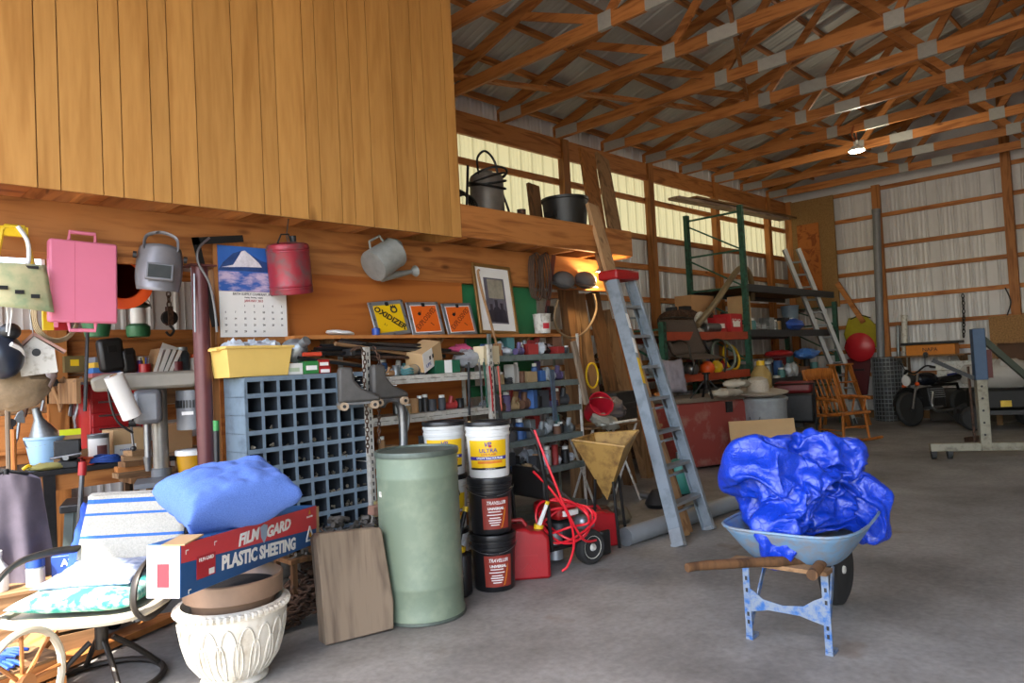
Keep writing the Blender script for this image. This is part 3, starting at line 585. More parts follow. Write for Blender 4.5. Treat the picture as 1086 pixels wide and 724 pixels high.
tag(obj(g, 'blue_cloth', BLF, None, (1.13, 4.02, 0), (0, 0, R_(-45)), solid=.015), 'royal blue cloth hanging at the left edge of the patio chair back', 'cloth')
TEAL = mat('teal_print', '#2f8f86', .9, 0, .2, 16, .1, col2='#b9d0c4', amt=.5, rnd=0)
pillow('seat_cushion', .58, .52, .1, TEAL, 'teal and white patterned seat cushion on the patio chair', 'cushion', (1.12, 4.0, .465), (0, 0, R_(-45)), 8, wr=.006)
GPAD = mat('grey_pad', '#8f96a6', .95, 0, .25, 30, .3, col2='#5f6c86', amt=.45)
pillow('seat_pad', .46, .42, .05, GPAD, 'thin grey blue pad lying on top of the teal seat cushion', 'seat pad', (1.15, 4.05, .535), (R_(3), 0, R_(-42)), 11, wr=.008)
# ---- coat hanging at the left edge
COAT = mat('grey_coat', '#5d5560', .9, 0, .3, 10, .1)
def fcoat(u, v):
    a = (u-.5)*2; w = .16+.07*v; fold = .03*math.sin(u*17+2*v)*v+.02*nz(u*5, v*3, 1)
    return (a*w, -.1*(1-a*a)-fold, 1.0-.62*v-.05*a*a*(1-v))
g = G().grid(fcoat, 30, 20); g.grid(lambda u, v: (lambda p: (p[0], -p[1]*.6+.02, p[2]))(fcoat(u, v)), 30, 20)
tag(obj(g, 'coat', COAT, None, (0.925, 4.9, 0.694), (0, 0, R_(-20)), sm=180), 'purplish grey coat hanging at the left edge before the workbench', 'coat')
bpy.data.objects['coat'].location.z = .0
st_ = thing('coat_rack', 'dark steel stand holding the purplish grey coat', 'stand', (.93, 4.93, 0), 0); obj(G().cyl((0, 0, .02), (0, 0, 1.02), .015), 'post', DARKM, st_); obj(G().bx(-.15, .15, -.02, .02, 0, .02).bx(-.02, .02, -.15, .15, 0, .02), 'foot', DARKM, st_); obj(G().tube([(-.13, 0, .97), (0, 0, 1.01), (.13, 0, .97)], .01), 'arm', DARKM, st_)
# ---- hoop wheel, gloves and boards by the left edge
hw = thing('hand_wheel', 'white rimmed wooden wheel at the bottom left corner', 'wheel', (.72, 3.62, .02), (0, 0, R_(35)))
obj(G().tube(arc((0, 0, .23), .21, 0, 2*PI, 32)[:-1], .016, 8, closed=True), 'rim', PCW, hw); obj(G().cyl((0, -.03, .23), (0, .03, .23), .04, n=16), 'hub', WX, hw)
for k in range(8): a = PI/4*k; obj(G().cyl((0, 0, .23), (.205*math.cos(a), 0, .23+.205*math.sin(a)), .009, n=6), 'spoke', WX, hw)
for k, (p, l) in enumerate((((.72, 4.18, .22), 'blue work glove lying on the crate, upper of the pair'), ((.7, 4.06, .215), 'blue work glove lying on the crate, lower of the pair'))):
    t = thing('work_glove', l, 'glove', p, R_(-40-30*k), 'pair of blue gloves'); obj(G().sph((0, 0, .02), (.06, .05, .022), 12, 8), 'palm', BLUE, t)
    for q in range(4): obj(G().tube([(.04, -.035+.023*q, .02), (.09, -.042+.026*q, .022), (.125+.01*(q % 2), -.045+.028*q, .014)], [.012, .011, .008], 7), 'finger', BLUE, t)
    obj(G().tube([(0, -.045, .02), (.04, -.08, .018), (.07, -.09, .014)], [.013, .011, .009], 7), 'thumb', BLUE, t); obj(G().tube([(-.05, 0, .02), (-.1, 0, .02)], [.04, .042], 10, flat=.5), 'cuff', BLUE, t)
cr_ = thing('wooden_crate', 'low wooden crate under the blue gloves', 'crate', (.72, 4.13, 0), .3)
for z in (.03, .12): obj(G().bx(-.2, .2, -.2, -.185, z, z+.075), 'slat', WX, cr_); obj(G().bx(-.2, .2, .185, .2, z, z+.075), 'slat', WX, cr_)
for sx in (-.2, .185): obj(G().bx(sx, sx+.015, -.185, .185, .03, .195), 'end_board', WX, cr_)
obj(G().bx(-.185, .185, -.185, .185, .018, .03), 'base', WX, cr_); obj(G().bx(-.2, .2, -.2, .2, .197, .21), 'lid', OLDWX, cr_)
for k, (p, q, l) in enumerate((((.85, 4.35, .03), (1.75, 4.75, .03), 'long plank on the floor under the patio chair, nearer the wall'), ((.72, 4.28, .03), (1.0, 4.45, .2), 'short plank propped beside the crate under the patio chair'))):
    tag(obj(G().bar(p, q, .14, .035), 'floor_plank', WX), l, 'plank')
lc = thing('packing_crate', 'low brown packing crate behind the patio chair', 'crate', (1.02, 4.72, 0), R_(-8))
for z in (.02, .15, .28):
    obj(G().bx(-.28, .28, -.15, -.135, z, z+.11), 'slat', OLDWX, lc); obj(G().bx(-.28, .28, .135, .15, z, z+.11), 'slat', OLDWX, lc)
for sx in (-.28, .265): obj(G().bx(sx, sx+.015, -.135, .135, .02, .39), 'end_board', OLDW, lc)
obj(G().bx(-.29, .29, -.16, .16, .39, .405), 'lid', OLDWX, lc)
bo = thing('bottle', 'white plastic bottle standing on the packing crate', 'bottle', (.84, 4.7, .405)); obj(G().lathe([(0, .0), (.045, 0), (.047, .01), (.047, .12), (.02, .16), (.018, .19), (0, .19)], 20), 'body', WHT, bo); obj(G().cyl((0, 0, .185), (0, 0, .21), .021), 'cap', WHT, bo)
bo = thing('spray_can', 'white can with blue cap on the packing crate', 'can', (1.0, 4.66, .405)); obj(G().lathe([(0, 0), (.045, 0), (.045, .09), (.035, .1), (0, .1)], 20), 'body', WHT, bo); obj(G().cyl((0, 0, .1), (0, 0, .15), .045, n=18), 'cap', BLUE, bo)
bo = thing('lettered_box', 'small blue box lettered AID on the packing crate', 'box', (1.17, 4.66, .405), R_(-25)); obj(G().bx(-.09, .09, -.03, .03, 0, .13), 'carton', BLUE, bo, bev=.004); text('AID', .05, INKW, bo, (0, -.032, .09), bold=.002)

# ================================================================== SHELF WALL
# ---- pigeonhole bin cabinet on concrete blocks
STB = mat('blue_grey_paint', '#71828f', .5, .2, .15, 8, .03, col2='#5c6a76', amt=.3, rnd=.05)
BLOCK = mat('cinder_block', '#77736c', .95, 0, .3, 30, .5)
cx0, cx1, cy0, cy1, cz0, cz1 = 2.02, 2.88, 4.26, 4.55, .42, 1.464
pc = thing('bin_cabinet', 'blue grey steel pigeonhole cabinet standing against the plywood wall', 'cabinet', (cx0, cy0, cz0)); w, d, h = cx1-cx0, cy1-cy0, cz1-cz0
for x in (0, w-.003): obj(G().bx(x, x+.003, 0, d, 0, h), 'side_panel', STB, pc)
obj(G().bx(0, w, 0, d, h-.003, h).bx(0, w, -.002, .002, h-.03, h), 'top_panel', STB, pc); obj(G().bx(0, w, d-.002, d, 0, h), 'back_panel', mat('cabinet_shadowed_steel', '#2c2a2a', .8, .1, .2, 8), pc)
BINM = mat('dirty_shaded_bin_steel', '#3b4148', .7, .2, .3, 12)  # dirty insides and back panel, darkened further with shade put into the colour
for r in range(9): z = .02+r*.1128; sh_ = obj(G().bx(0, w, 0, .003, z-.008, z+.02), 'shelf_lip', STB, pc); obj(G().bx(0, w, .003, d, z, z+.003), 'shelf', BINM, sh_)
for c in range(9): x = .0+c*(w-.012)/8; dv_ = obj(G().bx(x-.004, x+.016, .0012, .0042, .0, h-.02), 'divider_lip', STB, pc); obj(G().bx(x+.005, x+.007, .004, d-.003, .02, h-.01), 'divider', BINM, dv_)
hwg = G(); rnd = random.Random(5)
for r in range(7):
    for c in range(8):
        n = [9, 9, 8, 7, 5, 3, 1][r] if c > 1 or r < 3 else 3
        if rnd.random() < .25: n = 1
        for k in range(n):
            x = cx0+.02+c*(w-.012)/8+rnd.uniform(.0, .07); y = cy0+rnd.uniform(.005, .1); z = cz0+.03+r*.1128+rnd.uniform(.0, .03); a = rnd.uniform(0, PI); l = rnd.uniform(.012, .035)
            hwg.cyl((x, y, z), (x+l*math.cos(a), y+l*math.sin(a)*.6, z+rnd.uniform(-.004, .01)), rnd.uniform(.004, .009), n=6)
            if k % 3 == 0: hwg.cyl((x, y, z), (x+.008*math.cos(a), y+.006*math.sin(a), z), .013, n=6)
HWM = mat('loose_metal', '#8d8473', .5, .6, .5, 40, rnd=0)
tag(obj(hwg, 'loose_hardware', HWM, sm=0), 'loose bolts nuts and fittings lying in the pigeonholes', 'hardware', kind='stuff')
cm = G().bx(0, .4, 0, .2, 0, .195)
for k, (x, z, l) in enumerate(((2.03, 0, 'concrete block at the lower left under the bin cabinet'), (2.46, 0, 'concrete block at the lower right under the bin cabinet'), (2.03, .2, 'concrete block at the upper left under the bin cabinet'), (2.46, .2, 'concrete block at the upper right under the bin cabinet'))):
    tag(obj(cm, 'concrete_block', BLOCK, None, (x, 4.3, z), bev=.008), l, 'concrete block', 'blocks under the bin cabinet')
# junk heap and chain at the cabinet foot
jk = G(); rnd = random.Random(9)
for k in range(90):
    x = rnd.uniform(2.12, 2.86); y = rnd.uniform(3.98, 4.2); z = .02+rnd.uniform(0, .4)*(1-abs(y-4.12)*3)+max(0, x-2.2)*.12; a, b_ = rnd.uniform(0, PI), rnd.uniform(-.5, .5); l = rnd.uniform(.03, .12)
    jk.cyl((x, y, z), (x+l*math.cos(a), y+l*math.sin(a)*.5, z+l*b_), rnd.uniform(.006, .022), n=6)
tag(obj(jk, 'scrap_heap', RUST, sm=0), 'heap of rusty scrap fittings before the bin cabinet', 'scrap', kind='stuff')
sb = thing('scrap_bench', 'low dark plank shelf carrying the rusty scrap before the cabinet', 'shelf', (2.12, 3.97, 0))
obj(G().bx(0, .78, 0, .27, .36, .385), 'board', DARKW, sb)
for x in (.02, .74):
    for y in (.02, .22): obj(G().bx(x, x+.03, y, y+.03, 0, .36), 'leg', DARKW, sb)
jk2 = G(); rnd = random.Random(12)
for k in range(80):
    x = rnd.uniform(2.14, 2.88); y = rnd.uniform(3.99, 4.22); z = .395+rnd.uniform(0, .13)*min(1, (x-2.1)*2.2); a, b_ = rnd.uniform(0, PI), rnd.uniform(-.4, .4); l = rnd.uniform(.03, .1)
    jk2.cyl((x, y, z), (x+l*math.cos(a), y+l*math.sin(a)*.5, z+l*b_), rnd.uniform(.006, .02), n=7)
tag(obj(jk2, 'pipe_fittings', mat('grey_scrap', '#5c5750', .6, .4, .5, 30), sm=0), 'pile of grey pipe fittings and clamps on the low plank shelf', 'fittings', kind='stuff')
def chain(pts, link=.03, r=.0045):
    g = G(); P = curve(pts, 10); acc = 0; last = P[0]; k = 0
    for p in P[1:]:
        d_ = (p-last)
        if d_.length >= link*.75:
            t = d_.normalized(); s_ = t.orthogonal() if k % 2 else t.cross(t.orthogonal()); s_.normalize(); c = (p+last)/2; a = link*.62; b_ = link*.34
            g.tube([c+t*(a*math.cos(q))+s_*(b_*math.sin(q)) for q in [2*PI*i/10 for i in range(10)]], r, 5, closed=True); last = p; k += 1
    return g
pts = [(2.0+.16*math.cos(i*2.1)+.012*i, 3.98+.09*math.sin(i*2.6), .015+.008*i) for i in range(26)]
tag(obj(chain(pts, .06, .009), 'log_chain', RUST), 'rusty log chain heaped on the floor behind the planter', 'chain')
tag(obj(G().box((0, 0, 0), (.13, .07, .06), (0, .1, 0)), 'brick', mat('pink_brick', '#8f6a58', .9, 0, .3, 20, .3), None, (2.78, 4.02, .56), bev=.006), 'pinkish brick lying on the pipe fittings beside the green drum', 'brick')
tag(obj(G().bx(0, .1, 0, .12, 0, .2), 'mossy_block', mat('mossy', '#8a8348', .95, 0, .4, 14, .3, col2='#7a5b45', amt=.5), None, (2.86, 4.08, .387), bev=.01), 'mossy yellowish block standing on the low shelf behind the drum', 'block')
# ---- yellow tote with bags
TOTE = mat('tote_yellow', '#d8b562', .45, 0, .1, 5, rnd=0)
tx, tz = (2.113, 4.38, 1.616)[0], cz1
tt = thing('plastic_tote', 'pale yellow plastic tote on top of the bin cabinet', 'tote', (tx+.02, 4.4, tz+.002))
def tote(l, w_, h_, fl=.02, th=.004):
    g = G(); a = [(-l/2+fl, -w_/2+fl), (l/2-fl, -w_/2+fl), (l/2-fl, w_/2-fl), (-l/2+fl, w_/2-fl)]; b_ = [(-l/2, -w_/2), (l/2, -w_/2), (l/2, w_/2), (-l/2, w_/2)]
    vs = [(x, y, 0) for x, y in a]+[(x, y, h_) for x, y in b_]+[(x*(1-2*th/l), y*(1-2*th/w_), h_) for x, y in b_]+[(x*.97, y*.97, th) for x, y in a]
    fs = [(3, 2, 1, 0)]+[(i, (i+1) % 4, 4+(i+1) % 4, 4+i) for i in range(4)]+[(4+i, 4+(i+1) % 4, 8+(i+1) % 4, 8+i) for i in range(4)]+[(8+i, 8+(i+1) % 4, 12+(i+1) % 4, 12+i) for i in range(4)]+[(12, 13, 14, 15)]
    return g.add(vs, fs)
obj(tote(.43, .27, .18, .025), 'tub', TOTE, tt, bev=.006); obj(G().tube([(-.22, -.14, .18), (.22, -.14, .18), (.22, .14, .18), (-.22, .14, .18)], .01, 6, closed=True), 'rim', TOTE, tt)
for s_ in (-1, 1): obj(G().bx(s_*.225-.018, s_*.225+.018, -.06, .06, .165, .18), 'grip', TOTE, tt)
BAG = mat('crumpled_bag', '#b6bcc2', .3, 0, .2, 10, rnd=.05)
def crumple(c, r, seed, amp=.35, n=20, m_=14, fr=3.2):
    g = G().sph(c, r, n, m_); out = []
    for v in g.v:
        q = Vector(v)-Vector(c); u = q.normalized(); k = 1+amp*(abs(nz(u.x*fr+seed, u.y*fr, u.z*fr))*1.6-.35)+amp*.4*nz(u.x*8, u.y*8+seed, u.z*8); out.append(tuple(Vector(c)+q*k))
    g.v = out; return g
for k, (x, l) in enumerate(((-.1, 'crumpled clear plastic bag at the left in the yellow tote'), (.03, 'crumpled clear plastic bag in the middle of the yellow tote'), (.12, 'crumpled clear plastic bag at the right in the yellow tote'))):
    tag(obj(crumple((0, 0, 0), (.085, .1, .06), k*7), 'plastic_bag', BAG, None, (tx+.02+x, 4.4, tz+.17), sm=30), l, 'bag', 'bags in the yellow tote')
# ---- small cartons beside the tote
def carton(name, label, cat, x0, x1, z0, z1, y0, y1, m_, band=None, bm_=None, word=None, wm=None, rz=0, ws=.03):
    t = thing(name, label, cat, ((x0+x1)/2, (y0+y1)/2, z0), rz); a, b_ = (x1-x0)/2, (y1-y0)/2
    obj(G().bx(-a, a, -b_, b_, 0, z1-z0), 'carton', m_, t, bev=.002)
    if band: obj(G().bx(-a*band[2], a*band[2], -b_-.0012, -b_-.0004, (z1-z0)*band[0], (z1-z0)*band[1]), 'printed_label', bm_, t)
    if word: text(word, ws, wm, t, (0, -b_-.002, (z1-z0)*.6), bold=.0006)
    return t
GRB = mat('green_box', '#2f7d3c', .5, 0, .1)
p = (2.314, 4.3, 1.493)[0], (2.44, 4.3, 1.488)[0], (2.549, 4.3, 1.484)[0], (2.634, 4.3, 1.48)[0]
carton('small_carton', 'white small carton next to the yellow tote', 'carton', p[0], p[1]-.005, cz1+.002, cz1+.075, 4.3, 4.42, PAPER, (.25, .6, .6), mat('pale_print', '#a8b79a', .6, 0, .1))
carton('small_carton', 'bright green small carton on the bin cabinet', 'carton', p[1], p[2]-.004, cz1+.002, cz1+.085, 4.29, 4.42, GRB, (.3, .65, .75), INKW)
carton('small_carton', 'red and white small carton, lower of two on the cabinet', 'carton', p[2], p[3], cz1+.002, cz1+.046, 4.29, 4.42, REDM, (.1, .6, .8), INKW)
carton('small_carton', 'red and white small carton, upper of two on the cabinet', 'carton', p[2]+.002, p[3]-.002, cz1+.048, cz1+.092, 4.3, 4.42, REDM, (.1, .6, .8), INKW)
# ---- long tools heaped on top
rnd = random.Random(4); LT = [('long_rod', DARKM, 'dark steel rod'), ('tool_shaft', OLDWX, 'wooden tool handle'), ('steel_tube', STEEL, 'bright steel tube'), ('long_rod', BLKM, 'black iron bar'), ('pipe_length', RUST, 'rusty pipe length'), ('cable_conduit', BLK, 'black flexible conduit'), ('tool_shaft', REDM, 'red grip handle')]
for k in range(20):
    n_, m_, l_ = LT[k % 7]; x = 2.42+.035*k; y = 4.33+.018*(k % 8); z = cz1+.11+.011*(k % 11); L_ = rnd.uniform(.45, .9); a = rnd.uniform(-.22, .16); r = rnd.uniform(.008, .018)
    tag(obj(G().cyl((x, y, z), (x+L_*math.cos(a), y+L_*.06*math.sin(k), z+L_*math.sin(a)*.5-.03), r, n=8), n_, m_), '%s in the heap on the cabinet top, %s from the left' % (l_, _ord[k]), 'rod', 'long tools heaped above the bins')
tl = thing('hatchet', 'black long hammer with orange grip lying above the green carton', 'hammer', (2.44, 4.3, cz1+.13)); obj(G().cyl((0, 0, 0), (.13, 0, 0), .014, n=10), 'grip', mat('orange_grip', '#d2492e', .5, 0, .1), tl); obj(G().cyl((.13, 0, 0), (.34, .02, .005), .011, n=8), 'shaft', BLKM, tl); obj(G().bx(.33, .37, -.05, .06, -.02, .03), 'head', DARKM, tl, bev=.006)
cl = thing('clamp_lamp', 'dome shaped grey clamp lamp behind the green carton', 'lamp', (2.44, 4.42, cz1+.15), (R_(60), R_(20), 0)); obj(G().lathe([(.09, 0), (.085, .03), (.06, .075), (.03, .1), (.03, .15), (0, .15)], 20), 'shade', GALV, cl, solid=.002); obj(G().sph((0, 0, .05), .025, 8, 6), 'bulb', CERAM, cl)
# ---- ledge, signs
lg = thing('wall_ledge', 'narrow wooden ledge along the plywood wall carrying the signs', 'ledge', (2.45, 4.42, 1.70))
obj(G().bx(0, 2.7, 0, .21, 0, .025), 'board', WX, lg)
for x in (.3, 1.3, 2.3): obj(G().ext([(0.02, 0), (.21, 0), (.21, -.16)], x, x+.02, 'yz'), 'bracket', OLDW, lg)
SGY = mat('sign_yellow', '#e3b80f', .4, 0, .05, 6, rnd=0); SGO = mat('sign_orange', '#d8601a', .4, 0, .05, 6, rnd=0); SGF = mat('sign_frame', '#8f9092', .4, .5, .2, 10)
def sign(x, label, col, word, rot, nm, lean, y):
    t = thing('placard_sign', label, 'sign', (x, y, 1.727), (R_(-14), lean, 0), 'hazard placards on the ledge')
    t.scale = (1.16, 1, .97)
    obj(G().bx(-.14, .14, 0, .012, .0, .285), 'frame', SGF, t, bev=.01); obj(G().bx(-.108, .108, -.003, 0, .03, .25), 'panel', col, t)
    if col is SGO: obj(G().bx(-.114, .114, -.0015, 0, .024, .256), 'panel_border', INKW, t)
    text(word, .061 if word == 'OXIDIZER' else .058, INK if word == 'OXIDIZER' else mat('faded_ink', '#5a2410', .6, 0, .1, rnd=0), t, (0, -.0045, .14), (PI/2, R_(rot), 0), bold=.002 if rot > 0 else .0, sx=1.0 if rot > 0 else .8)
    if rot > 0:
        ring = G().tube([(.045+.022*math.cos(a), -.004, .205+.022*math.sin(a)) for a in [2*PI*i/20 for i in range(20)]], .006, 5, closed=True); obj(ring, 'oxygen_ring', INK, t)
        obj(G().ext([(.02, .225), (.03, .245), (.037, .232), (.045, .25), (.053, .232), (.062, .243), (.068, .222)], -.005, -.003), 'flame', INK, t); text('5.1', .022, INK, t, (-.05, -.0045, .09), (PI/2, R_(45), 0))
    else: text(nm, .05, INK, t, (.045, -.0045, .09), (PI/2, R_(-45), 0)); obj(G().ext([(-.065, .18), (-.05, .2), (-.04, .19), (-.03, .21), (-.035, .175), (-.05, .165)], -.005, -.003), 'blast_symbol', INK, t)
    for q in ((-.125, .27), (.125, .27), (0, .01), (-.125, .14), (.125, .14)): obj(G().cyl((q[0], -.004, q[1]), (q[0], .0, q[1]), .009, n=8), 'rivet', STEEL, t)
    for zz_ in (.262, ): obj(G().bx(-.012, .012, -.008, 0, zz_-.02, zz_+.01), 'clip', DARKM, t)
sx_ = [(3.327, 4.46, 1.762)[0], (3.664, 4.46, 1.762)[0], (4.022, 4.46, 1.762)[0]]
sign(sx_[0], 'yellow OXIDIZER placard in a grey metal frame on the ledge', SGY, 'OXIDIZER', 42, '', -.1, 4.5); sign(sx_[1], 'orange EXPLOSIVES placard right beside the yellow placard', SGO, 'EXPLOSIVES', -42, '1', -.04, 4.5); sign(sx_[2], 'orange EXPLOSIVES placard beside the gold picture frame', SGO, 'EXPLOSIVES', -42, '1', -.04, 4.5)
tag(obj(crumple((0, 0, 0), (.11, .08, .02), 31, .2), 'paper_sheet', PAPER, None, ((2.853, 4.45, 1.762)[0], 4.5, 1.745), (0, .1, 0), sm=30), 'crumpled white paper lying on the ledge left of the signs', 'paper')
tag(obj(G().lathe([(0, 0), (.03, 0), (.03, .05), (0, .06)], 12), 'blue_tub', BLUE, None, (sx_[0]-.17, 4.5, 1.727)), 'small blue plastic tub on the ledge beside the yellow placard', 'tub')
# ---- calendar on an orange board
cb_ = thing('backing_board', 'orange plywood board behind the calendar', 'board', ((1.98, 4.54, 1.799)[0], 4.54, 1.68)); obj(G().bx(0, .5, 0, .015, 0, .66), 'sheet', WZ, cb_)
pxl, pxr = (2.004, 4.53, 2.067)[0], (2.429, 4.53, 2.086)[0]; wz = pxr-pxl
ca = thing('calendar', 'wall calendar with a snowy mountain picture above the yellow tote', 'calendar', (pxl, 4.535, 1.7)); ca.scale = (1.08, 1, 1.22)
obj(G().bx(0, wz, -.004, 0, .02, .26), 'date_page', PAPER, ca); obj(G().bx(0, wz, -.004, 0, .262, .5), 'picture', mat('sky_print', '#2f63b0', .45, 0, .3, 6, rnd=0), ca)
obj(G().ext([(0.0, .37), (.03, .41), (.09, .46), (.15, .48), (.2, .46), (.27, .43), (wz, .4), (wz, .37)], -.006, -.004), 'mountain_slope', mat('blue_ridge', '#27477e', .5, 0, .4, 25, rnd=0), ca)
obj(G().ext([(.02, .385), (.09, .4), (.12, .44), (.145, .476), (.165, .48), (.2, .458), (.25, .42), (.27, .395), (.16, .392), (.09, .388)], -.008, -.006), 'snow_cap', mat('snow_print', '#dcd6da', .5, 0, .3, 40, rnd=0), ca)
obj(G().bx(0, wz, -.005, -.004, .262, .365), 'cloud_print', mat('cloud_print', '#b9a6bd', .5, 0, .3, 16, col2='#2a559c', amt=.62, rnd=0, stretch=(.6, 1, 1.6)), ca)
text('BATH SUPPLY COMPANY, INC.', .019, INK, ca, (wz/2, -.005, .247)); text('JANUARY 2013', .018, INKR, ca, (wz/2, -.005, .212)); text('Heating - Plumbing - Supplies', .01, INK, ca, (wz/2, -.005, .23))
dg = G(); dt = 1
for r in range(5):
    for c in range(7):
        if (r or c > 1) and dt < 32: text(str(dt), .015, INK, ca, (.035+c*(wz-.07)/6, -.005, .185-r*.034)); dt += 1
# ---- frame square, tubing by the calendar
sq = thing('framing_square', 'dark steel framing square hung over the calendar corner', 'square', (1.831, 4.5, 2.334)); obj(G().bx(0, .045, -.003, 0, -.56, 0), 'tongue', BLKM, sq, rot=(0, R_(-11), 0)); obj(G().bx(0, .33, -.003, 0, -.045, 0), 'blade', BLKM, sq, rot=(0, R_(-8), 0))
tag(obj(G().tube(curve([(1.925, 4.46, 2.336), (1.859, 4.46, 2.266), (1.85, 4.46, 2.179), (1.914, 4.46, 2.054), (1.943, 4.46, 1.88), (1.95, 4.46, 1.752)]), .008, 8), 'bent_tube', STEEL), 'bent chrome tube hanging in front of the dark framing square', 'tube')
tag(obj(G().cyl((1.828, 4.47, 2.109), (1.821, 4.47, 1.753), .006, n=8), 'thin_rod', STEEL), 'thin straight rod hanging beside the maroon pole', 'rod')
bh = thing('garden_handle', 'long tool handle with green and black grip left of the cabinet', 'handle', (1.833, 4.24, 0.897)); bh.location.z = 0; obj(G().cyl((-.02, 0, .0), (.0, .02, .95), .012, n=10), 'shaft', WHT, bh); obj(G().cyl((0, .02, .95), (.006, .026, 1.16), .016, n=10), 'grip', BLK, bh); obj(G().cyl((.006, .026, 1.16), (.008, .028, 1.22), .017, n=10), 'end_grip', GRB, bh)
tag(obj(G().bx(-.02, .02, 0, .02, 0, 1.9), 'batten', WZ, None, (1.985, 4.58, 0)), 'bare wooden batten standing between the maroon pole and the cabinet', 'batten')
# ---- red oil can hanging under the loft
CANR = mat('worn_red', '#8c2430', .45, .2, .3, 8, .05, col2='#5b4a4a', amt=.32, rnd=0)
oc = thing('hanging_can', 'worn red round can hanging from the loft joist', 'can', (2.424, 4.4, 2.17), (R_(4), R_(-9), R_(20)))
obj(G().lathe([(0, -.17), (.135, -.17), (.14, -.16), (.137, -.14), (.14, -.135), (.137, -.13), (.137, .1), (.14, .105), (.137, .11), (.137, .14), (.128, .155), (.05, .17), (0, .17)], 30), 'drum', CANR, oc); obj(G().cyl((.06, 0, .16), (.06, 0, .21), .022, n=12), 'spout', DARKM, oc); obj(G().tube([(-.09, 0, .165), (-.05, 0, .22), (.02, 0, .22), (.04, 0, .17)], .006, 6), 'handle', DARKM, oc)
for z in (-.12, .12): obj(G().lathe([(.137, z-.008), (.1415, z), (.137, z+.008)], 30), 'bead', CANR, oc)
tag(obj(G().tube(curve([(2.443, 4.42, 2.502), (2.434, 4.42, 2.451), (2.419, 4.41, 2.385), (2.425, 4.4, 2.333)]), .004, 6), 'wire_hook', STEEL), 'wire hook holding the worn red can', 'hook')
# ---- galvanized watering can
wc = thing('watering_can', 'galvanized watering can hanging tilted on the plywood wall', 'watering can', (3.22, 4.45, 2.288), (0, R_(60), R_(4)))
GALVW = mat('dull_galvanized', '#9c9e98', .55, .35, .25, 16, .04)
obj(G().lathe([(0, -.12), (.118, -.12), (.122, -.11), (.115, .11), (.119, .12), (.11, .12), (.11, .115), (0, .11)], 28), 'body', GALVW, wc); obj(G().cyl((.105, 0, -.09), (.2, 0, .2), .035, .017, 12), 'spout', GALVW, wc); obj(G().cyl((.198, 0, .195), (.212, 0, .235), .017, .045, 16), 'rose', GALVW, wc)
obj(G().tube(curve([(.0, 0, .12), (.02, 0, .2), (-.03, 0, .22), (-.07, 0, .19), (-.09, 0, .12)]), .016, 8, flat=.5), 'handle', GALVW, wc); obj(G().tube([(-.115, 0, .07), (-.165, 0, .06), (-.17, 0, -.05), (-.12, 0, -.07)], .009, 6), 'back_handle', GALVW, wc)
tag(obj(G().cyl((3.253, 4.52, 2.45), (3.332, 4.63, 2.474), .005, n=6), 'wall_nail', STEEL), 'nail holding the galvanized watering can', 'nail')
# ---- green panel, picture
tag(obj(G().bx(4.125, 5.1, 4.66, 4.675, 1.2, 2.17), 'green_sheet', mat('green_board', '#2f7a4c', .6, 0, .2, 4)), 'green painted sheet behind the picture frame', 'sheet')
fp = thing('framed_picture', 'gold framed picture of seated figures leaning on the green sheet', 'picture', (4.413, 4.5, 1.862), (R_(-9), R_(2), 0)); fp.location.z = 1.73; fp.location.x += .03; fp.scale = (1.28, 1, 1.32); fw, fh = .36, .47
GOLD = mat('gold_frame', '#9a7440', .35, .5, .2, 10)
for a in ((-fw/2, fw/2, 0, .022), (-fw/2, fw/2, fh-.022, fh)): obj(G().bx(a[0], a[1], -.01, .012, a[2], a[3]), 'frame_rail', GOLD, fp, bev=.004)
for a in (-fw/2, fw/2-.022): obj(G().bx(a, a+.022, -.01, .012, .022, fh-.022), 'frame_stile', GOLD, fp, bev=.004)
obj(G().bx(-fw/2+.02, fw/2-.02, 0, .004, .02, fh-.02), 'mat_board', PAPER, fp); pr_ = obj(G().bx(-.09, .1, -.002, 0, .07, .38), 'print', mat('print_grey', '#6b6670', .6, 0, .5, 12, rnd=0), fp)
obj(G().bx(-.06, .085, -.003, -.002, .24, .37), 'print_window', mat('print_light', '#a29a86', .6, 0, .4, 20, rnd=0), fp)
for x, hh in ((-.05, .12), (.0, .15), (.05, .13)): obj(G().ext([(x-.04, .08), (x+.04, .08), (x+.03, .08+hh*.6), (x+.012, .08+hh*.7), (x+.014, .08+hh), (x-.014, .08+hh), (x-.012, .08+hh*.7), (x-.03, .08+hh*.6)], -.005, -.003), 'print_figure', mat('print_dark', '#35303a', .6, 0, .3, 20, rnd=0), fp)
tag(obj(G().tube(curve([(4.071, 4.33, 2.244), (4.058, 4.33, 2.213), (4.099, 4.33, 2.045), (4.169, 4.33, 1.83), (4.248, 4.33, 1.556)]), .011, 8), 'cane_handle', OLDW), 'hooked wooden cane leaning before the gold picture frame', 'cane')
# ---- hanging coils right of the picture
for k, (x0, y0, x1, y1, l) in enumerate(((556, 275, 562, 330, 'brown rope coil hung beside the green sheet, nearer the picture'), (566, 274, 573, 330, 'brown rope coil hung beside the dark strap, under the loft'))):
    a, b_ = Vector((4.901, 4.55, 2.443)) if k == 0 else Vector((5.03, 4.55, 2.452)), .0; g = G()
    for q in range(4): g.tube([(a.x+.015*q+(.035+.008*q)*math.cos(t), 4.52-.012*q, a.z-.19+(.19+.01*q)*math.sin(t)) for t in [2*PI*i/24 for i in range(24)]], .007, 6, closed=True)
    tag(obj(g, 'rope_coil', mat('brown_rope', '#4a3526', .8, 0, .3, 30)), l, 'rope')
tag(obj(G().bar((5.31, 4.58, 2.54), (5.153, 4.58, 1.929), .055, .006, (0, 1, 0)), 'steel_strap', MT['maroon_paint']), 'dark brown steel strap hanging from the loft beam', 'strap')
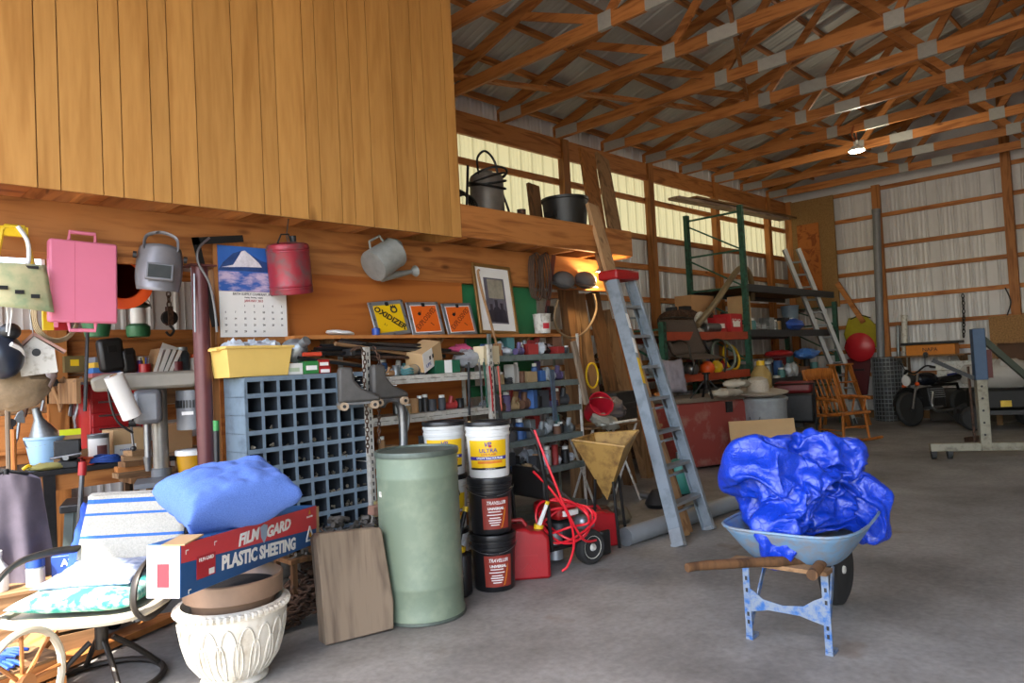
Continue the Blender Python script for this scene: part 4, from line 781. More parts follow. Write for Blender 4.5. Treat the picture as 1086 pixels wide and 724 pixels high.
tag(obj(G().ext([(0, 0), (.1, 0), (.085, .14), (.015, .14)], 0, .05), 'hanging_pouch', BLK, None, (5.141, 4.55, 1.855)), 'small black pouch hanging at the ledge end', 'pouch')
# white paint pail on the ledge end
pp = thing('paint_pail', 'small white paint pail with drips on the grey rack', 'pail', (4.902, 4.42, 1.656)); pp.location.z = 1.728; s0 = .075
obj(G().lathe([(0, 0), (.07, 0), (.082, .17), (.086, .175), (.08, .175), (.07, .01), (0, .01)], 24), 'body', WPAINT, pp); obj(G().tube([(.085*math.cos(t), .085*math.sin(t)*.3-.07, .17-.09*math.sin(t)) for t in [PI*i/10 for i in range(11)]], .0025, 5), 'bail', STEEL, pp); patch(.078, .04, .09, R_(-110), .4, INKR, pp, rt=.081)
# ---- shelves: white slotted unit (left) and grey rack (right)
SHW = mat('shelf_white', '#bdb9ae', .5, .1, .2, 16, .02, col2='#968f80', amt=.3); SHG = mat('shelf_grey', '#6f7a76', .5, .3, .2, 12, col2='#59625f', amt=.35)
sw = thing('slotted_shelf', 'white slotted steel shelf unit between the cabinet and grey rack', 'shelf unit', (2.92, 4.26, 0))
PX = (2.883, 4.25, 1.165)[0]-2.92, (4.134, 4.25, 1.06)[0]-2.92
for k, x in enumerate((PX[0], 1.13)):
    obj(G().bx(x-.02, x+.02, -.04, -.036, 0, 1.63).bx(x-.02, x-.016, -.036, -.0, 0, 1.63), 'upright', SHW, sw); g = G()
    for q in range(32): g.bx(x-.004, x+.006, -.0415, -.04, .05+q*.049, .075+q*.049)
    obj(g, 'slots', DARKM, sw)['kind'] = 'stuff'; obj(G().bx(x-.02, x+.02, .30, .304, 0, 1.63), 'upright', SHW, sw)
SZ = [(3.383, 4.24, 1.42)[2], (3.367, 4.24, 1.138)[2], (3.349, 4.24, 0.851)[2], .45, .12]
for z in SZ:
    obj(G().bx(PX[0]-.02, 1.15, -.005, .3, z-.003, z).bx(PX[0]-.02, 1.15, -.008, -.005, z-.055, z).bx(PX[0]-.02, 1.15, -.008, .02, z-.058, z-.055), 'shelf', SHW, sw); g = G()
    for q in range(7): g.bx(.02+q*.16, .145+q*.16, -.0095, -.008, z-.03, z-.027)
    obj(g, 'slots', DARKM, sw)['kind'] = 'stuff'
gr = thing('grey_rack', 'grey steel shelf rack with crowded shelves behind the pressure washer', 'shelf unit', (4.12, 4.3, 0)); GW = 1.12
for x in (0, GW):
    for y in (0, .3): obj(G().bx(x-.015 if x else x, x+.02, y, y+.004, 0, 1.72).bx(x if x == 0 else x+.017, x+.003 if x == 0 else x+.02, y-.0, y+.03, 0, 1.72), 'upright', WPAINT if x and y == 0 else SHG, gr)
GRZ = [1.54, 1.3, 1.07, .82, .55, .2]
for z in GRZ: obj(G().bx(0, GW, -.004, .3, z-.003, z).bx(0, GW, -.007, -.004, z-.05, z), 'shelf', SHG, gr)
# clutter on the two units, one thing each
PAL = [('rusty', mat('c_rust', '#6d4a35', .7, 0, .3)), ('dark grey', mat('c_dgrey', '#46474a', .6, .2, .3)), ('white', mat('c_white', '#b9b6ae', .6, 0, .2)), ('brown', CARD), ('blue', mat('c_blue', '#3a5f95', .5, 0, .2)), ('red', mat('c_red', '#9a2f2c', .5, 0, .2)), ('silver', GALV), ('black', BLK), ('tan', mat('c_tan', '#a08660', .8, 0, .2)), ('teal', mat('c_teal', '#4f7f7f', .5, 0, .2)), ('purple', mat('c_purple', '#5d5078', .5, 0, .2))]
def item(kind, m_, w_, h_, d_):
    g = G(); cap_ = None
    if kind == 'jar': g.lathe([(0, 0), (w_/2, 0), (w_/2, h_*.75), (w_*.36, h_*.82), (w_*.36, h_*.84), (0, h_*.84)], 16); cap_ = G().cyl((0, 0, h_*.83), (0, 0, h_), w_*.38, n=14)
    elif kind == 'can': g.lathe([(0, 0), (w_/2, 0), (w_/2+.002, .004), (w_/2, .008), (w_/2, h_-.008), (w_/2+.002, h_-.004), (w_/2, h_), (w_*.44, h_), (w_*.44, h_-.004), (0, h_-.004)], 18)
    elif kind == 'carton': g.bx(-w_/2, w_/2, -d_/2, d_/2, 0, h_); cap_ = G().bx(-w_*.52, -w_*.02, -d_*.5, d_*.5, h_, h_+.003)
    elif kind == 'bag': g = crumple((0, 0, h_*.42), (w_*.5, d_*.5, h_*.42), random.random()*50, .3, 14, 10)
    elif kind == 'coil':
        for q in range(3): g.tube([(w_*.42*math.cos(t), d_*.4*math.sin(t), .012+.016*q+.004*math.sin(3*t)) for t in [2*PI*i/18 for i in range(18)]], .008, 6, closed=True)
    elif kind == 'part':
        g.cyl((-w_*.45, 0, h_*.25), (w_*.3, 0, h_*.25), h_*.24, n=12); g.cyl((0, 0, h_*.3), (.02, 0, h_*.9), h_*.16, n=10); g.lathe([(0, 0), (h_*.3, 0), (h_*.3, .015), (0, .015)], 14, M=Matrix.Translation((w_*.3, 0, h_*.3)) @ Matrix.Rotation(PI/2, 4, 'Y'))
    return g, cap_
def fill(x0, x1, z, y0, y1, seed, where, group, hmax, n, kinds=('carton', 'jar', 'can', 'bag', 'part', 'coil'), sc=1.0):
    rnd = random.Random(seed); x = x0; k = 0
    while x < x1-.04 and k < n:
        kd = rnd.choice(kinds); cn, cm_ = rnd.choice(PAL); w_ = rnd.uniform(.06, .13); h_ = rnd.uniform(.45, .95)*hmax; d_ = rnd.uniform(.07, .14)
        if kd == 'bag': cm_ = rnd.choice([BAG, CLEAR]); cn = 'clear'
        if kd in ('jar', 'can'): w_ = rnd.uniform(.05, .08)
        w_ *= sc; d_ *= min(sc, 1.6)
        g, c_ = item(kd, cm_, w_, h_, d_)
        lb = '%s %s %s, %s from left' % (cn, {'part': 'machine part', 'coil': 'wire coil', 'bag': 'bag'}.get(kd, kd), where, _ord[k])
        o = tag(obj(g, {'part': 'machine_part', 'coil': 'wire_coil', 'bag': 'plastic_bag', 'carton': 'small_carton', 'can': 'tin_can', 'jar': 'jar'}[kd], cm_, None, (x+w_/2, rnd.uniform(y0, y1), z+.001), (0, 0, rnd.uniform(-.35, .35) if kd != 'jar' else 0), bev=.002 if kd == 'carton' else 0, sm=30), lb, {'part': 'machine part', 'coil': 'wire', 'bag': 'bag', 'carton': 'carton', 'can': 'can', 'jar': 'jar'}[kd], group)
        if c_: obj(c_, 'lid' if kd == 'jar' else 'flap', WHT if kd == 'jar' else cm_, o)
        x += w_*rnd.uniform(.9, 1.15); k += 1
fill(3.2, 4.0, SZ[1], 4.34, 4.4, 21, 'on the second white shelf', 'things on the second white shelf', .16, 9, ('jar', 'can', 'part', 'coil', 'jar')); fill(3.05, 4.0, SZ[2], 4.34, 4.4, 22, 'on the third white shelf', 'things on the third white shelf', .15, 9)
fill(2.98, 3.5, SZ[0], 4.3, 4.34, 27, 'at the front of the top white shelf', 'things at the front of the top white shelf', .1, 6, ('jar', 'part', 'coil', 'can'))
fill(3.05, 4.0, SZ[0], 4.42, 4.5, 24, 'at the back of the top white shelf', 'things at the back of the top white shelf', .15, 9)
for k, z in enumerate(GRZ[:5]):
    fill(4.16, 5.2, z, 4.36, 4.44, 130+k, 'on the %s shelf of the grey rack' % _ord[k], 'things on the grey rack, %s shelf' % _ord[k], .19 if k else .13, 13); 
    fill(4.18, 5.2, z, 4.5, 4.56, 60+k, 'at the back of the %s grey rack shelf' % _ord[k], 'things at the back of the grey rack, %s shelf' % _ord[k], .21 if k else .2, 11, ('carton', 'bag', 'part', 'carton'))
# named things on the top white shelf
bw = thing('tilted_carton', 'white and brown carton tipped over on the top white shelf', 'carton', ((3.486, 4.36, 1.54)[0], 4.36, SZ[0]+.1), (R_(10), R_(-22), R_(15))); obj(G().bx(-.13, .13, -.08, .08, -.03, .12), 'carton', CARDL, bw, bev=.003); obj(G().bx(-.13, .0, -.083, -.081, -.03, .12), 'white_side', PAPER, bw); text('UPS', .04, INKB, bw, (-.07, -.085, .01)); obj(G().bx(-.05, -.03, -.0845, -.083, .04, .07).bx(-.01, .01, -.0845, -.081, .04, .07), 'hand_hole', BLK, bw)
carton('filter_carton', 'dark green and white oil filter carton on the top white shelf', 'carton', (3.528, 4.28, 1.5)[0], (3.774, 4.28, 1.492)[0], SZ[0]+.002, SZ[0]+.1, 4.28, 4.38, mat('dark_green_box', '#1f5a40', .5, 0, .15), (0, 1, .3), INKW, 'PH', INKW, 0, .05)
bg_ = tag(obj(crumple((0, 0, 0), (.13, .09, .07), 77), 'plastic_bag', CLEAR, None, ((3.941, 4.36, 1.588)[0], 4.37, SZ[0]+.11), sm=25), 'lumpy clear plastic bag of parts on the top white shelf', 'bag')
tag(obj(crumple((0, 0, 0), (.1, .07, .045), 81), 'plastic_bag', mat('pink_bag', '#b5486a', .35, 0, .2), None, ((3.93, 4.42, 1.698)[0], 4.44, SZ[0]+.18), sm=25), 'crumpled pink and clear bag behind the filter carton', 'bag')
carton('flip_carton', 'cream carton with round black mark at the shelf corner', 'carton', (3.978, 4.26, 1.537)[0], (4.199, 4.26, 1.531)[0], SZ[0]+.05, SZ[0]+.2, 4.26, 4.36, mat('cream_box', '#c3b492', .7, 0, .1), None, None, None, None, .2)
t = thing('parts_jar', 'cream lidded jar lying before the tilted carton', 'jar', ((3.268, 4.3, 1.461)[0], 4.29, SZ[0]+.04), (0, PI/2, .3)); obj(G().lathe([(0, 0), (.036, 0), (.036, .09), (0, .09)], 18), 'glass', mat('cream_jar', '#a99a7e', .3, 0, .2), t); obj(G().cyl((0, 0, .09), (0, 0, .11), .039, n=18), 'lid', STEEL, t)
# roller skates slung over the white upright
LEA = mat('old_leather', '#4b4844', .6, 0, .35, 14, .15)
def skate(label, loc, rz):
    t = thing('roller_skate', label, 'roller skate', loc, rz, 'pair of old roller skates'); t.scale = (1.0, 1.0, .98)
    obj(G().ext([(-.13, .05), (-.125, .28), (-.1, .29), (-.03, .285), (-.02, .2), (.03, .14), (.1, .11), (.145, .085), (.15, .05)], -.035, .035), 'boot', LEA, t, bev=.018); obj(G().bx(-.14, .15, -.02, .02, .035, .05), 'sole_plate', STEEL, t)
    for x in (-.1, .1):
        obj(G().cyl((x, -.055, .028), (x, .055, .028), .007, n=8), 'axle', STEEL, t)
        for y in (-.045, .045): w_ = obj(G().cyl((x, y-.016, .028), (x, y+.016, .028), .028, n=16), 'wheel', mat('skate_wheel', '#a08a70', .5, 0, .2), t); obj(G().cyl((x, y-.018, .028), (x, y+.018, .028), .012, n=10), 'bearing', DARKM, w_)
    g = G()
    for q in range(5): g.cyl((-.03+.02*q, -.037, .25-.028*q), (-.03+.02*q, .037, .25-.028*q), .003, n=5)
    obj(g, 'laces', WPAINT, t)
skate('old black roller skate hanging over the right bins of the cabinet', (2.736, 4.14, 1.215), R_(-22)); skate('old black roller skate hanging right of the white upright', (2.965, 4.12, 1.223), R_(-5))
tag(obj(chain([(2.718, 4.17, 1.604), (2.779, 4.15, 1.627), (2.812, 4.15, 1.551), (2.798, 4.15, 1.425), (2.821, 4.17, 1.171), (2.822, 4.18, 0.917)], .03, .004), 'hanging_chain', RUST), 'rusty chain hanging left of the white upright', 'chain'); tag(obj(chain([(2.898, 4.17, 1.626), (2.927, 4.15, 1.547), (2.927, 4.15, 1.419), (2.92, 4.17, 1.162), (2.916, 4.18, 0.957)], .03, .004), 'hanging_chain', RUST), 'rusty chain hanging right of the white upright', 'chain')
t = thing('exhaust_pipe', 'U shaped chrome exhaust pipe behind the green drum', 'pipe', (0, 0, 0)); obj(G().tube(curve([(2.925, 4.15, 1.226), (2.958, 4.15, 1.262), (3.021, 4.15, 1.271), (3.083, 4.15, 1.228), (3.101, 4.15, 1.115), (3.096, 4.15, 0.886), (3.081, 4.15, 0.627)]), .03, 12), 'tube', STEEL, t); obj(G().tube(curve([(3.152, 4.2, 1.209), (3.19, 4.2, 1.14), (3.176, 4.2, 1.041), (3.132, 4.2, 0.998)]), .01, 8), 'hanger', STEEL, t)
t.location = (0, 0, 0)
# bungee cords and straps hung at the shelf corner
for k, (x, y1, m_, l) in enumerate(((519, 440, REDM, 'red bungee cord hanging at the shelf corner, leftmost'), (523, 436, BLK, 'black bungee cord hanging between the red ones'), (528, 442, mat('salmon_cord', '#c0614f', .6, 0, .1), 'salmon bungee cord hanging at the shelf corner'), (513, 440, GRN, 'dark green cord hanging left of the bungee cords'), (508, 436, STEEL, 'steel cable hanging left of the bungee cords'))):
    a = Vector([(4.028, 4.22, 1.459), (4.07, 4.22, 1.457), (4.122, 4.22, 1.455), (3.968, 4.22, 1.491), (3.918, 4.22, 1.492)][k]); g = G().tube(curve([a, a+Vector((.01, 0, -.15)), a+Vector((.015, .0, -.36))]), .008, 7); o = tag(obj(g, 'bungee_cord', m_), l, 'cord', 'cords hung at the shelf corner'); obj(G().tube([a+Vector((0, 0, 0)), a+Vector((.0, -.012, .02)), a+Vector((0, 0, .03))], .004, 6), 'hook', STEEL, o)
tag(obj(G().cyl((3.808, 4.22, 1.496), (3.791, 4.22, 1.089), .01, n=8), 'hanging_bar', DARKM), 'dark bar hanging before the white shelves', 'bar')
tag(obj(G().bar((4.827, 4.27, 1.399), (4.842, 4.27, 0.951), .05, .012, (0, 1, 0)), 'steel_strip', mat('blue_steel', '#7c8fa6', .35, .7, .3, 20)), 'blue grey blade hanging on the front of the grey rack', 'blade')
tag(obj(G().bar((5.06, 4.2, 1.641), (5.199, 4.2, 1.074), .05, .03, (0, 1, 0)), 'grey_board', GREYW), 'grey weathered board leaning at the right end of the grey rack', 'board')

# ================================================================== WHEELBARROW AND TARP
WBB = mat('barrow_blue', '#6a8ba6', .55, .1, .3, 16, .1, col2='#7d8084', amt=.5, rnd=0); WBL = mat('leg_blue_worn', '#7d8794', .5, .3, .3, 26, .1, col2='#2f5f9c', amt=.45, rnd=0)
wbw = thing('wheelbarrow', 'blue steel wheelbarrow with wooden handles carrying the blue tarp', 'wheelbarrow', (3.53, 1.66, 0), R_(4))
def ftray(u, v):
    a = 2*PI*u; sx, sy = math.cos(a), math.sin(a); k = 4.0; q = (abs(sx)**k+abs(sy)**k)**(-1/k)
    if v < .25: r = v/.25*.62; z = 0
    else: t = (v-.25)/.75; r = .62+.38*t; z = .2*t**1.2
    return (.29+(.38*sx*q)*r+.04*(z/.2)*max(0, sx)*r, .335*sy*q*r, .385+z*.9+.05*max(0, sx)*r)
g = G().grid(ftray, 48, 10, cu=True); obj(g, 'tray', WBB, wbw, solid=.004)
obj(G().tube([ftray(i/48, 1) for i in range(48)], .008, 6, closed=True), 'rim', WBB, wbw)
obj(G().tube(curve([(-.52, .25, .47), (-.42, .2, .465), (-.1, .02, .43), (.12, -.14, .4)]), [.021]*6+[.023]*6+[.025]*7, 10), 'handle', DARKW, wbw); obj(G().tube([(-.17, -.2, .415), (.05, -.17, .41), (.5, -.06, .36)], [.026, .026, .024], 10), 'handle', DARKW, wbw)
obj(G().bar((-.02, .25, .395), (-.02, -.23, .395), .09, .02), 'cross_board', OLDWX, wbw)
for s in (1, -1):
    obj(G().ext([(-.03, .385), (.02, .385), (.025, .02), (-.025, .02)], s*.195-.004, s*.195+.004).bx(-.03, -.024, s*.195-.03, s*.195+.004, .02, .385), 'leg', WBL, wbw); obj(G().bx(-.03, .05, s*.195-.03, s*.195+.006, 0, .018), 'foot', WBL, wbw)
    obj(G().bar((.0, s*.195, .02), (.22, s*.17, .36), .03, .008, (0, 1, 0)), 'rear_strut', WBL, wbw)
    for z in (.3, .24, .12, .08): obj(G().bx(-.0315, -.03, s*.195-.02, s*.195-.008, z, z+.02), 'slot', DARKM, wbw)
br = [(-.19, .27), (-.15, .25), (-.1, .215), (0, .2), (.1, .215), (.15, .25), (.19, .27), (.19, .14), (.14, .15), (.08, .165), (0, .165), (-.08, .165), (-.14, .15), (-.19, .14)]
obj(G().ext(br, -.028, -.02, 'yz'), 'brace_plate', WBL, wbw)
wl_ = obj(G().lathe([(.1, -.04), (.16, -.05), (.19, -.035), (.2, 0), (.19, .035), (.16, .05), (.1, .04)], 32, M=Matrix.Translation((.74, -.02, .2)) @ Matrix.Rotation(PI/2, 4, 'X')), 'tire', RUB, wbw); obj(G().lathe([(0, -.05), (.02, -.05), (.03, -.02), (.1, -.03), (.1, .03), (.03, .02), (.02, .05), (0, .05)], 20, M=Matrix.Translation((.74, -.02, .2)) @ Matrix.Rotation(PI/2, 4, 'X')), 'rim_disc', WPAINT, wl_)
m, nt, b = base('blue_tarp'); L = nt.links.new; N = nt.nodes.new
tc = N('ShaderNodeTexCoord'); no = N('ShaderNodeTexNoise'); no.inputs['Scale'].default_value = 14; no.inputs['Detail'].default_value = 6; no.inputs['Distortion'].default_value = 1.2; L(tc.outputs['Object'], no.inputs['Vector'])
vo = N('ShaderNodeTexVoronoi'); vo.feature = 'DISTANCE_TO_EDGE'; vo.inputs['Scale'].default_value = 22; L(tc.outputs['Object'], vo.inputs['Vector'])
b.inputs['Base Color'].default_value = lin('#1038b0'); b.inputs['Roughness'].default_value = .3; b.inputs['Specular IOR Level'].default_value = .65
bu = N('ShaderNodeBump'); bu.inputs['Strength'].default_value = .7; bu.inputs['Distance'].default_value = .014; ad = N('ShaderNodeMath'); ad.operation = 'ADD'; mi = N('ShaderNodeMath'); mi.operation = 'MINIMUM'; mi.inputs[1].default_value = .05; mx = N('ShaderNodeMath'); mx.operation = 'MULTIPLY'; mx.inputs[1].default_value = 2.5
L(vo.outputs['Distance'], mi.inputs[0]); L(mi.outputs[0], mx.inputs[0]); L(mx.outputs[0], ad.inputs[0]); L(no.outputs['Fac'], ad.inputs[1]); L(ad.outputs[0], bu.inputs['Height']); L(bu.outputs[0], b.inputs['Normal'])
TARP = m
# the tarp is a sheet with slack, let down by the cloth solver over the load in the tray
LUMPS = [((0, 0, .74), (.36, .34, .28)), ((.17, 0, .86), (.21, .22, .2)), ((-.16, .03, .88), (.23, .23, .22)), ((.35, .03, .58), (.13, .16, .2)), ((-.18, .18, .62), (.22, .14, .18))]
tq = Vector((.03, .03, .72)); TB = Matrix((Vector((.70, -.71, 0)), Vector((-.71, -.70, 0)), Vector((0, 0, 1)))).transposed()
def ico(sub):
    bm = bmesh.new(); bmesh.ops.create_icosphere(bm, subdivisions=sub, radius=1); me = bpy.data.meshes.new('tarpaulin'); bm.to_mesh(me); bm.free(); return me
def lump_radius(u):
    best = .1
    for c, r in LUMPS:
        o_ = Vector([(tq[i]-c[i])/r[i] for i in range(3)]); d_ = Vector([u[i]/r[i] for i in range(3)]); a = d_.dot(d_); b_ = o_.dot(d_); D_ = b_*b_-a*(o_.dot(o_)-1)
        if D_ > 0: best = max(best, (-b_+math.sqrt(D_))/a)
    return best
me = ico(5); us = [v.co.normalized() for v in me.vertices]; Rr = [lump_radius(u) for u in us]; nb = [[] for _ in us]
for e in me.edges: a, b_ = e.vertices; nb[a].append(b_); nb[b_].append(a)
for _ in range(6): Rr = [.4*Rr[i]+.6*sum(Rr[j] for j in nb[i])/len(nb[i]) for i in range(len(us))]
for i, u in enumerate(us): me.vertices[i].co = TB @ (tq+u*(Rr[i]*1.03*(1+.03*noise.noise(u*3+Vector((1, 0, 0))))))
to = bpy.data.objects.new('tarp_sheet', me); C.objects.link(to)
cm_ = to.modifiers.new('cloth', 'CLOTH'); s_ = cm_.settings
s_.quality = 7; s_.mass = .2; s_.tension_stiffness = 40; s_.compression_stiffness = 40; s_.shear_stiffness = 20; s_.air_damping = 6; s_.tension_damping = 15; s_.compression_damping = 15; s_.shrink_min = -.3; s_.bending_stiffness = 2
k_ = cm_.collision_settings; k_.use_collision = True; k_.distance_min = .008; k_.use_self_collision = True; k_.self_distance_min = .008; k_.collision_quality = 3
loads = []
for c, r in LUMPS:
    m2 = ico(3)
    for v in m2.vertices: v.co = TB @ Vector([c[i]+v.co[i]*r[i]*.86 for i in range(3)])
    lb_ = bpy.data.objects.new('load', m2); C.objects.link(lb_); lb_.modifiers.new('collision', 'COLLISION'); lb_.collision.thickness_outer = .008; lb_.collision.cloth_friction = 30; loads.append(lb_)
cm_.point_cache.frame_start = 1; cm_.point_cache.frame_end = 16; f0, f1 = SC.frame_start, SC.frame_end; SC.frame_start, SC.frame_end = 1, 16
for f in range(1, 17): SC.frame_set(f)
me = bpy.data.meshes.new_from_object(to.evaluated_get(bpy.context.evaluated_depsgraph_get()))
for o_ in loads+[to]: bpy.data.objects.remove(o_)
SC.frame_set(1); SC.frame_start, SC.frame_end = f0, f1
me.materials.clear(); me.materials.append(TARP); me.shade_smooth()
tag(obj(me, 'tarpaulin', TARP, None, (3.82, 1.68, -.045), sub=1), 'crumpled bright blue tarpaulin heaped in the wheelbarrow', 'tarp')
# ================================================================== STEPLADDER, LEANING BOARD
FG = mat('ladder_blue_grey', '#8a949c', .45, .25, .15, 8, col2='#727c82', amt=.3, rnd=.04)
ld = thing('step_ladder', 'tall blue grey stepladder with red top leaning under the loft', 'ladder', (0, 0, 0))
fl, fr_, tl_, tr_ = Vector((4.89, 3.12, 0)), Vector((5.5, 3.2, 0)), Vector((5.417, 4, 2.194)), Vector((5.718, 4, 2.262))
tr_.z = tl_.z; dn = (tl_-fl).cross(fr_-fl).normalized(); dn = dn if dn.y < 0 else -dn
for a, b_ in ((fl, tl_), (fr_, tr_)):
    sd_ = 1 if a is fl else -1; ax_ = (fr_-fl).normalized()
    rl = obj(G().bar(a, b_, .018, .1, dn).bar(a+dn*.045+ax_*.016*sd_, b_+dn*.045+ax_*.016*sd_, .045, .012, dn).bar(a-dn*.045+ax_*.016*sd_, b_-dn*.045+ax_*.016*sd_, .045, .012, dn), 'front_rail', FG, ld)
    q = (b_-a).normalized(); obj(G().bar(a-ax_*.011*sd_+q*.02, a-ax_*.011*sd_+q*.14, .006, .1, dn).bar(a, a+q*.03, .05, .11, dn), 'foot', ALU, rl)
    a2, b2 = a-dn*.07+Vector((.1, .0, 0)), b_-dn*.06+Vector((.03, 0, 0))
    obj(G().bar(a2, b2, .03, .05, dn), 'rear_rail', FG, ld)
for k in range(7):
    t = .13+k*.125; p, q = fl.lerp(tl_, t), fr_.lerp(tr_, t); obj(G().bar(p, q, .085, .025, (0, 0, 1)), 'step', ALU, ld); p2, q2 = p-dn*.07+Vector((.1, 0, 0)), q-dn*.07+Vector((.06, 0, 0)); obj(G().bar(p2-Vector((0, 0, .07)), q2-Vector((0, 0, .07)), .03, .02), 'rear_brace', ALU, ld)
    for s_, e in ((p, q), (q, p)): obj(G().bar(s_.lerp(e, .06)-Vector((0, 0, .1)), s_.lerp(e, .2), .02, .004), 'step_brace', STEEL, ld)
mid = (tl_+tr_)/2; obj(G().box(mid+Vector((0, .03, .04)), (.36, .22, .09), (0, 0, math.atan2(tr_.y-tl_.y, tr_.x-tl_.x))), 'top_cap', REDM, ld, bev=.02)
q = (tl_-fl).normalized(); st = fl+dn*.0525
for t0_, t1_, m_ in ((.56, .66, LYEL), (.68, .74, INKW), (.78, .84, INKW)): obj(G().bar(fl.lerp(tl_, t0_)+dn*.052+(fr_-fl).normalized()*.016, fl.lerp(tl_, t1_)+dn*.052+(fr_-fl).normalized()*.016, .04, .002, dn), 'sticker', m_, ld)
Bb = Vector((5.2, 3.27, .0)); Pf = Vector((5.609, 4.22, 2.537)); dB = (Pf-Bb).normalized(); Tb = Bb+dB*((2.98)/dB.z)
tag(obj(G().bar(Bb, Tb, .15, .04, (0, -1, .3)), 'leaning_board', wood('tan_board', '#b08a62', '#84603e', 'z', 1, .8)), 'long tan board leaning against the loft beam behind the stepladder', 'board')
tag(obj(G().bar(Vector((5.32, 3.31, 0)), Tb+Vector((.08, .03, -.35)), .14, .035, (0, -1, .3)), 'leaning_board', OLDW), 'brown board leaning behind the tan board, slightly lower', 'board')
# work lamp under the loft end
wlamp = thing('work_lamp', 'small lit clamp lamp under the loft end above the ladder', 'lamp', (5.807, 4.42, 2.348)); obj(G().lathe([(.012, .06), (.016, .03), (.05, 0), (.052, -.01)], 18), 'reflector', GALV, wlamp, solid=.002); obj(G().sph((0, 0, -.005), .024, 12, 8), 'bulb', emit('warm_bulb', '#ffd9a0', 60), wlamp); obj(G().cyl((0, 0, .06), (0, 0, .14), .005), 'stem', DARKM, wlamp)
ll = bpy.data.lights.new('work_lamp_light', 'POINT'); ll.energy = 14; ll.color = (1, .75, .4); ll.shadow_soft_size = .03; lo = bpy.data.objects.new('work_lamp_light', ll); C.objects.link(lo); lo.location = (5.805, 4.42, 2.319); lo.location.z -= .05
# hanging barn lamp
hl = thing('hanging_lamp', 'lit round lamp hanging from the trusses at the back', 'lamp', (11.755, *Vector((11.744, 3.935, 4.47))[1:])); obj(G().lathe([(.12, 0), (.115, .03), (.07, .06), (.035, .09), (.035, .16), (0, .16)], 24), 'shade', WHT, hl, solid=.003); obj(G().lathe([(0, -.012), (.1, -.01), (.105, .01), (0, .012)], 24), 'bulb', emit('lamp_disc', '#fff3d8', 25), hl); obj(G().cyl((0, 0, .16), (0, 0, .3), .006), 'cord', DARKM, hl)
for s in (-1, 1): obj(G().tube(curve([(s*.05, 0, .14), (s*.09, .02, .25), (s*.06, 0, .38)]), .012, 7), 'wire_loop', mat('copper', '#b0643c', .4, .7, .2), hl)
ll = bpy.data.lights.new('hanging_lamp_light', 'POINT'); ll.energy = 25; ll.color = (1, .9, .7); ll.shadow_soft_size = .1; lo = bpy.data.objects.new('hanging_lamp_light', ll); C.objects.link(lo); lo.location = (11.755, (11.472, 3.844, 4.4)[1], 4.4)
# ================================================================== LOFT CONTENTS
tk = thing('sprayer_tank', 'grey metal tank with black hoses coiled round it on the loft', 'tank', (4.003, 4.121, 2.76)); tk.location = (*Vector((4.612, 4.75, 2.925))[:2], 2.758)
obj(G().lathe([(0, 0), (.15, 0), (.155, .01), (.155, .4), (.14, .43), (.06, .45), (.06, .47), (0, .47)], 28), 'tank', mat('tank_grey', '#7d7770', .5, .4, .3, 8), tk); g = G()
for k in range(4): g.tube([(.17*math.cos(a)+.01*k, .17*math.sin(a), .34+.03*k+.05*math.sin(a+k)) for a in [2*PI*i/24 for i in range(24)]], .011, 6, closed=True)
g.tube(curve([(-.13, -.05, .38), (-.12, -.02, .56), (0, 0, .66), (.12, .0, .58), (.15, -.02, .36), (.19, -.08, .12), (.13, -.13, .01)]), .011, 6); obj(g, 'hose', BLK, tk)
hc = G(); a = Vector((4.232, 4.6, 2.891))
for k in range(4): hc.tube([(a.x+.16*math.cos(t)*.8, 4.62+.03*k, 2.84+(.1+.02*k)*math.sin(t)) for t in [2*PI*i/20 for i in range(20)]], .011, 6, closed=True)
hc.cyl((a.x-.02, 4.6, 2.76), (a.x+.04, 4.62, 3.2), .012)
tag(obj(hc, 'hose_coil', BLK), 'black hose coil standing on the loft beside the panelled wall', 'hose')
tc_ = thing('tin_can', 'small dark tin standing at the edge of the loft', 'can', (*Vector((4.791, 4.5, 2.839))[:2], 2.758)); obj(G().lathe([(0, 0), (.04, 0), (.042, .005), (.04, .01), (.04, .09), (.042, .095), (.036, .095), (.036, .02), (0, .02)], 16), 'tin', RUST, tc_); obj(G().bx(-.09, -.045, -.03, .03, 0, .05), 'label', DARKM, tc_)
tb_ = thing('storage_bin', 'black round plastic bin on the loft behind the leaning board', 'bin', (*Vector((5.552, 4.62, 2.874))[:2], 2.758)); obj(G().lathe([(0, 0), (.2, 0), (.225, .28), (.235, .285), (.235, .31), (.222, .31), (.215, .28), (.19, .02), (0, .02)], 28), 'tub', BLK, tb_); obj(G().bx(-.25, -.2, -.06, .06, .1, .16), 'handle', BLK, tb_)
for k, (p0, p1, w_, l, m_) in enumerate((((5.449, 4.9, 2.951), (5.513, 5, 3.287), .16, 'short brown board leaning on the loft left of the black bin', DARKW), ((6.597, 5, 2.969), (7.073, 5.5, 4.01), .27, 'tall board standing on the loft, nearest the black bin', WZ), ((6.916, 5, 2.968), (7.375, 5.5, 4.015), .24, 'tall board standing on the loft, right of the pair', OLDW))):
    p0 = Vector(p0); p0.z = 2.76; tag(obj(G().bar(p0, p1, w_, .035, (0, -1, .2)), 'loft_board', m_), l, 'board', 'boards standing on the loft')
# plank lying on the wall girt
tag(obj(G().bar((11.0, 6.72, 4.2), (15.4, 6.72, 4.3), .22, .045, (0, 0, 1)), 'stored_plank', wood('pale_plank', '#a08a78', '#6d5648', 'x', 1, .85)), 'long pale plank stored high along the left wall', 'plank'); tag(obj(G().bar((11.6, 6.7, 4.28), (15.8, 6.7, 4.36), .18, .04, (0, 0, 1)), 'stored_plank', OLDWX), 'long brown plank stored above the pale plank', 'plank')
